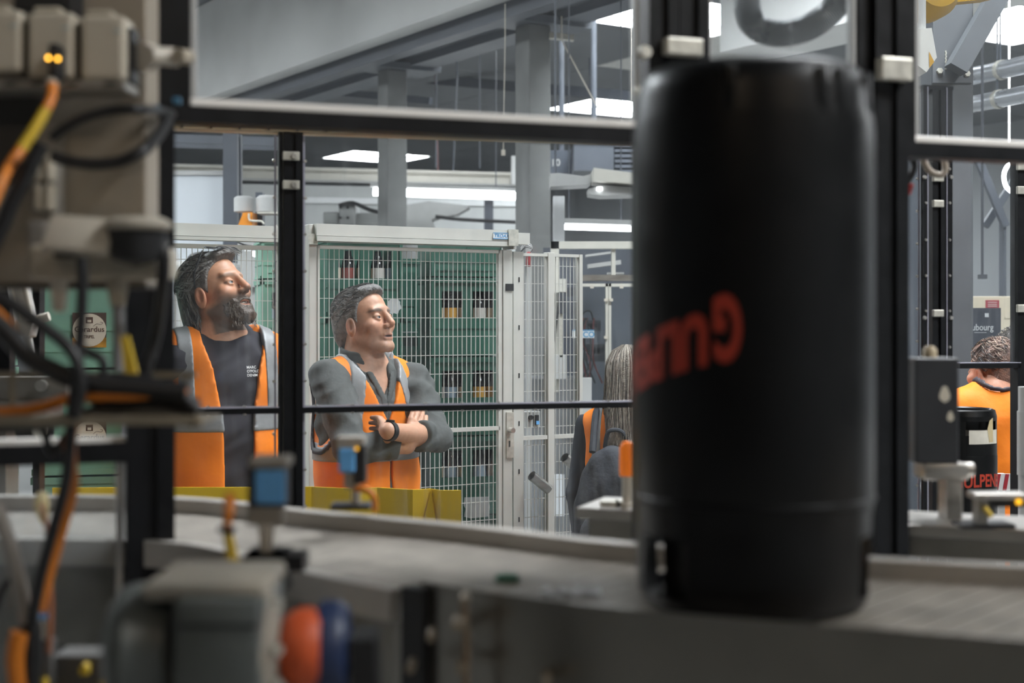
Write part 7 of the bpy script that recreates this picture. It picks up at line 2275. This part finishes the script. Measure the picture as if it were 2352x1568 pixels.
# white sign box with warning triangle
sgb = thing('warning_box', 'white slanted warning box with an amber triangle beside the braced column', 'sign', tuple(P(2130, 160, 5.4)))
mb = MB(); mb.prism([(P(x, y, 5.4).x, P(x, y, 5.4).z) for x, y in ((2108, 66), (2140, 64), (2152, 132), (2128, 166), (2108, 150))], 5.4, 5.5, 'y'); obj('casing', mb, mat('white sign box', (0.66, 0.65, 0.61), 0.45), sgb)
mb = MB(); t = [P(x, y, 5.397) for x, y in ((2134, 118), (2146, 142), (2135, 156))]; mb.add(t, [(0, 1, 2)]); obj('triangle', mb, mat('amber triangle', (0.55, 0.30, 0.03), 0.5), sgb)
mb = MB(); a = P(2118, 70, 5.45); mb.cyl((a.x, 5.45, a.z - 0.02), (a.x, 5.45, 4.2), 0.015, n=8); obj('hanger', mb, m_gm2, sgb)
# ochre robot joint
oj = thing('ochre_robot_arm', 'ochre yellow robot arm joint above the warning box', 'robot', tuple(P(2140, 20, 5.6)))
c = P(2128, -18, 5.6); mb = MB(); mb.lathe([(0.0, -0.12), (0.08, -0.10), (0.115, -0.04), (0.118, 0.04), (0.09, 0.10), (0, 0.12)], c, 28, axis=(0.2, -1, 0.1)); obj('joint', mb, mat('ochre robot paint', (0.50, 0.29, 0.03), 0.45, 0, 0.15, 8), oj, smooth=40)
mb = MB(); bar(mb, P(2160, -6, 5.65), P(2270, -16, 5.8), 0.1, 0.06); obj('forearm', mb, mat('ochre robot paint', (0.50, 0.29, 0.03), 0.45), oj)
mb = MB(); mb.cyl(c, (c.x, c.y + 0.1, 4.0), 0.06, n=12); obj('riser', mb, m_gm2, oj)
# round ducts
for (pa, pb, r, lab) in ((P(2210, 180, 9.0), P(2480, 122, 8.0), 0.055, 'upper silver ventilation duct beside the braced column'), (P(2200, 246, 9.0), P(2480, 192, 8.0), 0.052, 'lower silver ventilation duct with a clamp ring')):
    g = thing('ventilation_duct', lab, 'duct', tuple(pa))
    mb = MB(); mb.cyl(pa, pb, r, n=24); obj('pipe', mb, mat('galvanised duct', (0.50, 0.52, 0.55), 0.3, 0.7, 0.12, 8), g, smooth=40)
    q = pa.lerp(pb, 0.35); d = (pb - pa).normalized(); mb = MB(); mb.cyl(q, q + d * 0.03, r + 0.006, n=24); obj('clamp_ring', mb, M_ZINC, g, smooth=40)
    mb = MB(); mb.cyl(q, (q.x, q.y, ZT), 0.006, n=6); obj('hanger', mb, m_blk, g)
# right pane bay (further machine enclosure)
RB = Plane(2340, 4.55, 12)
rbay = thing('side_enclosure', 'black profile bay with scratched acrylic pane beside the visitors', 'enclosure', tuple(RB.o), RB.yaw)
zbr = RB.z(2270, 834)
mb = MB(RB.m); ebox(mb, RB, 2205, 2345, zbr - 0.016, zbr, 0, 0.03); obj('cross_bar', mb, M_BLACK, rbay)
mb = MB(RB.m); ebox(mb, RB, 2205, 2345, zbr, zbr + 0.003, -0.001, 0.03); obj('edge_strip', mb, M_EDGE, rbay)
mb = MB(RB.m); ebox(mb, RB, 2338, 2372, 0, RB.z(2340, 352), 0, 0.045); obj('post', mb, M_BLACK, rbay)
mb = MB(RB.m); ebox(mb, RB, 2236, 2340, zbr + 0.003, RB.z(2340, 352), 0.014, 0.018); obj('pane', mb, M_PLEX, rbay)
for py in (382, 437, 708):
    mb = MB(RB.m); mb.box2((RB.u(2333), -0.012, RB.z(2340, py + 9)), (RB.u(2368), 0, RB.z(2340, py - 9)), bev=0.002); obj('bracket', mb, M_ZINC, rbay)
mb = MB(RB.m); ebox(mb, RB, 2205, 2372, RB.z(2340, 352), RB.z(2340, 345), 0, 0.04); obj('top_bar', mb, M_BLACK, rbay)
mb = MB(RB.m); ebox(mb, RB, 2237, 2335, RB.z(2280, 366), RB.z(2280, 360), 0.0, 0.012); obj('warning_strip', mb, mat('orange strip', (0.6, 0.12, 0.03), 0.5), rbay)
# cream cabinet with red notice, dark carton with lettering
cc = thing('cream_cabinet', 'cream switch cabinet with red notice behind the visitors', 'cabinet', tuple(P(2290, HY, 8.0)))
a = P(2215, HY, 8.0); b = P(2334, HY, 8.0)
mb = MB(); mb.box2((a.x, 8.0, 0), (b.x, 8.3, P(0, 680, 8).z), bev=0.005); obj('casing', mb, mat('cream cabinet paint', (0.62, 0.55, 0.42), 0.5, 0, 0.06, 3), cc)
mb = MB(); wbox(mb, 2264, 689, 2295, 708, 7.995, 0.005); obj('notice', mb, mat('dark red notice', (0.33, 0.055, 0.07), 0.5), cc)
mb = MB()
for y in (693, 698, 702): wbox(mb, 2269, y, 2290, y + 2, 7.9935, 0.001)
obj('notice_print', mb, mat('notice pale', (0.5, 0.35, 0.33), 0.5), cc, kind='stuff')
mb = MB(); wbox(mb, 2308, 714, 2322, 731, 7.996, 0.004); obj('cover_plate', mb, mat('cream plate', (0.60, 0.53, 0.41), 0.5), cc)
ct = thing('printed_carton', 'dark blue carton with pale blackletter style name stacked behind the visitors', 'carton', tuple(P(2262, HY, 7.3)))
a = P(2205, HY, 7.3); b = P(2299, HY, 7.3)
mb = MB(); mb.box2((a.x, 7.3, P(0, 800, 7.3).z), (b.x, 7.5, P(0, 707, 7.3).z)); obj('carton', mb, mat('midnight card', (0.045, 0.052, 0.068), 0.6, 0, 0.1, 10), ct)
mb = MB(); text_on(mb, 'Neubourg', 0.047, wall_M(P(2246, 752, 7.299), 0), bold=0.0005, xs=0.82); wbox(mb, 2262, 719, 2271, 728, 7.2985, 0.001); wbox(mb, 2238, 763, 2266, 764, 7.2985, 0.001); obj('lettering', mb, mat('pale print', (0.55, 0.57, 0.58), 0.5), ct)
mb = MB(); mb.box2((a.x, 7.3, 0), (b.x + 0.02, 7.55, P(0, 800, 7.3).z)); tag(obj('stand_box', mb, m_blk), 'dark plain box carrying the printed carton', 'box')
mb = MB(); wbox(mb, 2253, 630, 2268, 640, 8.4, 0.06); mb.box2((P(2258, 0, 8.4).x, 8.42, P(0, 635, 8.4).z), (P(2262, 0, 8.4).x, 8.44, ZT)); tag(obj('hanging_sensor', mb, m_dk), 'small dark sensor hanging above the cream cabinet', 'sensor')
# glowing arc added to imitate a curved reflection, no lamp hangs here
mb = MB(); mb.tube([P(2318, 375, 9.6), P(2308, 392, 9.6), P(2306, 410, 9.6), P(2311, 428, 9.6), P(2323, 440, 9.6)], 0.014, n=8); q = P(2318, 375, 9.6); mb.cyl(q, (q.x, q.y, ZT), 0.005, n=6); tag(obj('reflection_arc', mb, m_tube, smooth=True), 'curved white glowing arc added for a reflection at the scratched pane', 'lamp')
mb = MB(); bar(mb, P(2310, 520, 10), P(2240, 350, 10), 0.05, 0.05); bar(mb, P(2262, 520, 10.1), P(2352, 380, 10.1), 0.05, 0.05); mb.box2((P(2300, 0, 10.05).x, 10.0, 0), (P(2306, 0, 10.05).x, 10.1, P(0, 500, 10.05).z)); tag(obj('cross_brace', mb, m_blk), 'crossed dark braces behind the scratched pane', 'brace')
# small keg with tape and red lettering
K2 = P(2207, HY, 4.3); r2 = 0.105
k2 = thing('beer_keg', 'black keg with masking tape and red lettering beside the motor box', 'keg', (K2.x, K2.y, 0.79))
zt2 = P(0, 937, 4.3).z
h2 = zt2 - 0.79
prof2 = [(0.08, 0.0), (0.098, 0.004), (0.101, 0.02), (r2, 0.05), (r2, h2 - 0.14), (r2 - 0.001, h2 - 0.135), (r2 - 0.002, h2 - 0.02), (r2 - 0.006, h2 - 0.004), (r2 - 0.014, h2), (r2 - 0.02, h2 - 0.004), (r2 - 0.022, h2 - 0.06), (0, h2 - 0.065)]
nn = 72; vs_ = [(r * math.cos(2 * math.pi * i / nn), r * math.sin(2 * math.pi * i / nn), h) for r, h in prof2 for i in range(nn)]
fs = []
for k in range(len(prof2) - 1):
    for i in range(nn):
        an = 360 * (i + .5) / nn
        if k == 5 and any(abs((an - c_ + 180) % 360 - 180) < 34 for c_ in (292, 112, 202)): continue
        j = (i + 1) % nn; fs.append((k * nn + i, k * nn + j, (k + 1) * nn + j, (k + 1) * nn + i))
# split the collar row so that the handle opening has solid bands above and below
mb = MB(Matrix.Translation((K2.x, K2.y, 0.79))); mb.add(vs_, fs)
for (za, zb2) in ((h2 - 0.135, h2 - 0.075), (h2 - 0.034, h2 - 0.02)):
    rr_ = r2 - 0.0015; pv = [(rr_ * math.cos(2 * math.pi * i / nn), rr_ * math.sin(2 * math.pi * i / nn), z) for z in (za, zb2) for i in range(nn)]
    mb.add(pv, [(i, (i + 1) % nn, nn + (i + 1) % nn, nn + i) for i in range(nn)])
obj('jacket', mb, m_keg, k2, smooth=35)
mb = MB(Matrix.Translation((K2.x, K2.y, 0.79))); mb.lathe([(r2 - 0.03, h2 - 0.13), (r2 - 0.03, h2 - 0.06), (0.03, h2 - 0.05), (0.03, h2 - 0.02), (0, h2 - 0.02)], n=36); obj('steel_dome', mb, M_STEEL, k2, smooth=35)


def bent2(body_txt, size, a0, z0, r, xs, bold):
    vv, ff = text_mesh(body_txt, size, extrude=0, bold=bold, xs=xs)
    bm = bmesh.new(); bv = [bm.verts.new(v) for v in vv]
    for f in ff:
        try: bm.faces.new([bv[i] for i in f])
        except ValueError: pass
    x = min(v.x for v in vv)
    while x < max(v.x for v in vv):
        bmesh.ops.bisect_plane(bm, geom=bm.verts[:] + bm.edges[:] + bm.faces[:], plane_co=(x, 0, 0), plane_no=(1, 0, 0)); x += 0.008
    bm.verts.index_update(); mb = MB(Matrix.Translation((K2.x, K2.y, 0.79)))
    out = []
    for v in bm.verts:
        th = -math.pi / 2 + a0 + v.co.x / r; out.append((r * math.cos(th), r * math.sin(th), z0 + v.co.y + 0.35 * 0 - 0.9 * (v.co.x) ** 2))
    mb.add(out, [[v.index for v in f.verts] for f in bm.faces]); bm.free(); return mb


obj('lettering', bent2('GULPENER', 0.052, R(22), h2 - 0.21, r2 + 0.0008, 0.75, 0.0012), m_red, k2)
mb = MB(); pts = []
for z in (P(0, 1020, 4.2).z, P(0, 988, 4.2).z):
    for i in range(13):
        th = -math.pi / 2 + R(-5 + 60 * i / 12); pts.append((K2.x + (r2 + 0.0012) * math.cos(th), K2.y + (r2 + 0.0012) * math.sin(th), z))
mb.add(pts, [(i, i + 1, 13 + i + 1, 13 + i) for i in range(12)]); obj('white_tape', mb, mat('white tape', (0.66, 0.62, 0.53), 0.6, 0, 0.1, 30), k2)
mb = MB(); pts = []
for (deg, py) in ((32, 966), (40, 960), (41, 1016), (31, 1016), (27, 985)):
    th = -math.pi / 2 + R(deg); z = P(0, py, 4.2).z; pts.append((K2.x + (r2 + 0.002) * math.cos(th), K2.y + (r2 + 0.002) * math.sin(th), z))
mb.add(pts, [(0, 1, 2, 3, 4)]); obj('masking_tape', mb, mat('masking tape', (0.58, 0.47, 0.27), 0.6), k2)
kt = MB(); kt.box2((K2.x - 0.16, K2.y - 0.16, 0.74), (K2.x + 0.3, K2.y + 0.16, 0.79))
tb_ = thing('keg_table', 'low steel table under the taped keg', 'table', (K2.x, K2.y, 0)); obj('top', kt, M_STEELD, tb_)
for sx in (-0.14, 0.26):
    for sy in (-0.14, 0.12):
        mb = MB(); mb.box2((K2.x + sx, K2.y + sy, 0), (K2.x + sx + 0.03, K2.y + sy + 0.03, 0.74)); obj('leg', mb, M_STEELD, tb_)
# red and white barrier board
br_ = thing('barrier_board', 'diagonal red and white striped barrier board before the visitors', 'barrier', tuple(P(2325, HY, 4.75)))
Yb = 4.75
a = P(2290, 1126, Yb); b = P(2400, 1088, Yb)
mb = MB(); mb.box2((a.x, Yb, a.z), (b.x, Yb + 0.01, b.z)); obj('board', mb, mat('white board', (0.68, 0.66, 0.64), 0.5), br_)
mb = MB()
for k in range(8):
    x = a.x - 0.01 + 0.028 * k; hgt = b.z - a.z
    mb.add([(x, Yb - 0.001, a.z), (x + 0.013, Yb - 0.001, a.z), (x + 0.023, Yb - 0.001, b.z), (x + 0.010, Yb - 0.001, b.z)], [(0, 1, 2, 3)])
obj('stripe', mb, mat('deep red stripe', (0.36, 0.02, 0.03), 0.5), br_, kind='stuff')
for x in (a.x + 0.01, b.x - 0.02):
    mb = MB(); mb.box2((x, Yb + 0.01, 0), (x + 0.02, Yb + 0.03, b.z)); obj('stake', mb, m_gm2, br_)
# grey tube post at the picture edge
tp = thing('tube_post', 'thick grey tube post with a sleeve beside the visitors', 'post', tuple(P(2352, HY, 3.9)))
c = P(2357, HY, 3.9); mb = MB(); mb.cyl((c.x, 3.9, 0), (c.x, 3.9, P(0, 888, 3.9).z), 0.021, n=24); obj('tube', mb, m_gm2, tp, smooth=40)
mb = MB(); mb.cyl((c.x, 3.9, P(0, 1090, 3.9).z), (c.x, 3.9, P(0, 944, 3.9).z), 0.024, n=24); obj('sleeve', mb, m_gm2, tp, smooth=40)
# corrugated hose over the keg
hz = thing('corrugated_hose', 'silver grey corrugated hose looping above the black keg', 'hose', tuple(P(1800, 100, 2.5)))
cpts = catmull([P(x, y, 2.5) for x, y in ((1735, -330), (1722, -120), (1716, 10), (1735, 62), (1790, 78), (1858, 62), (1915, 18), (1955, -60), (1975, -330))], 60)
rad = [0.0225 + 0.0016 * math.sin(k * 1.55) for k in range(len(cpts))]
mb = MB(); mb.tube(cpts, rad, n=20, smooth=0); obj('hose_wall', mb, mat('translucent grey hose', (0.42, 0.44, 0.45), 0.3, 0.25, 0.1, 20), hz, smooth=70)
mb = MB(); a = P(1735, -330, 2.5); b = P(1975, -330, 2.5); mb.box2((a.x - 0.05, 2.46, a.z), (b.x + 0.05, 2.54, a.z + 0.03)); obj('manifold', mb, M_STEELD, hz)
mb = MB(); mb.cyl(((a.x + b.x) / 2, 2.5, a.z + 0.03), ((a.x + b.x) / 2, 2.5, ZT), 0.015, n=10); obj('hanger', mb, M_STEELD, hz)
# cables and red marker by the right guard post
cable([(2092, 350), (2100, 380), (2090, 408), (2078, 420)], 2.35, 0.006, M_RUBBER, 'black cable leaving the right guard post')
cable([(2118, 360), (2135, 392), (2160, 402), (2172, 388), (2165, 358)], 2.6, 0.006, mat('tan cable', (0.30, 0.25, 0.20), 0.5), 'tan cable loop under the right pane')
mb = MB(); q = P(2080, 432, 2.36); mb.box(q, (0.02, 0.015, 0.02), Matrix.Rotation(R(20), 3, 'Y'), bev=0.002); tag(obj('red_plug', mb, mat('red plug', (0.5, 0.03, 0.03), 0.45)), 'small red plug beside the right guard post', 'plug')
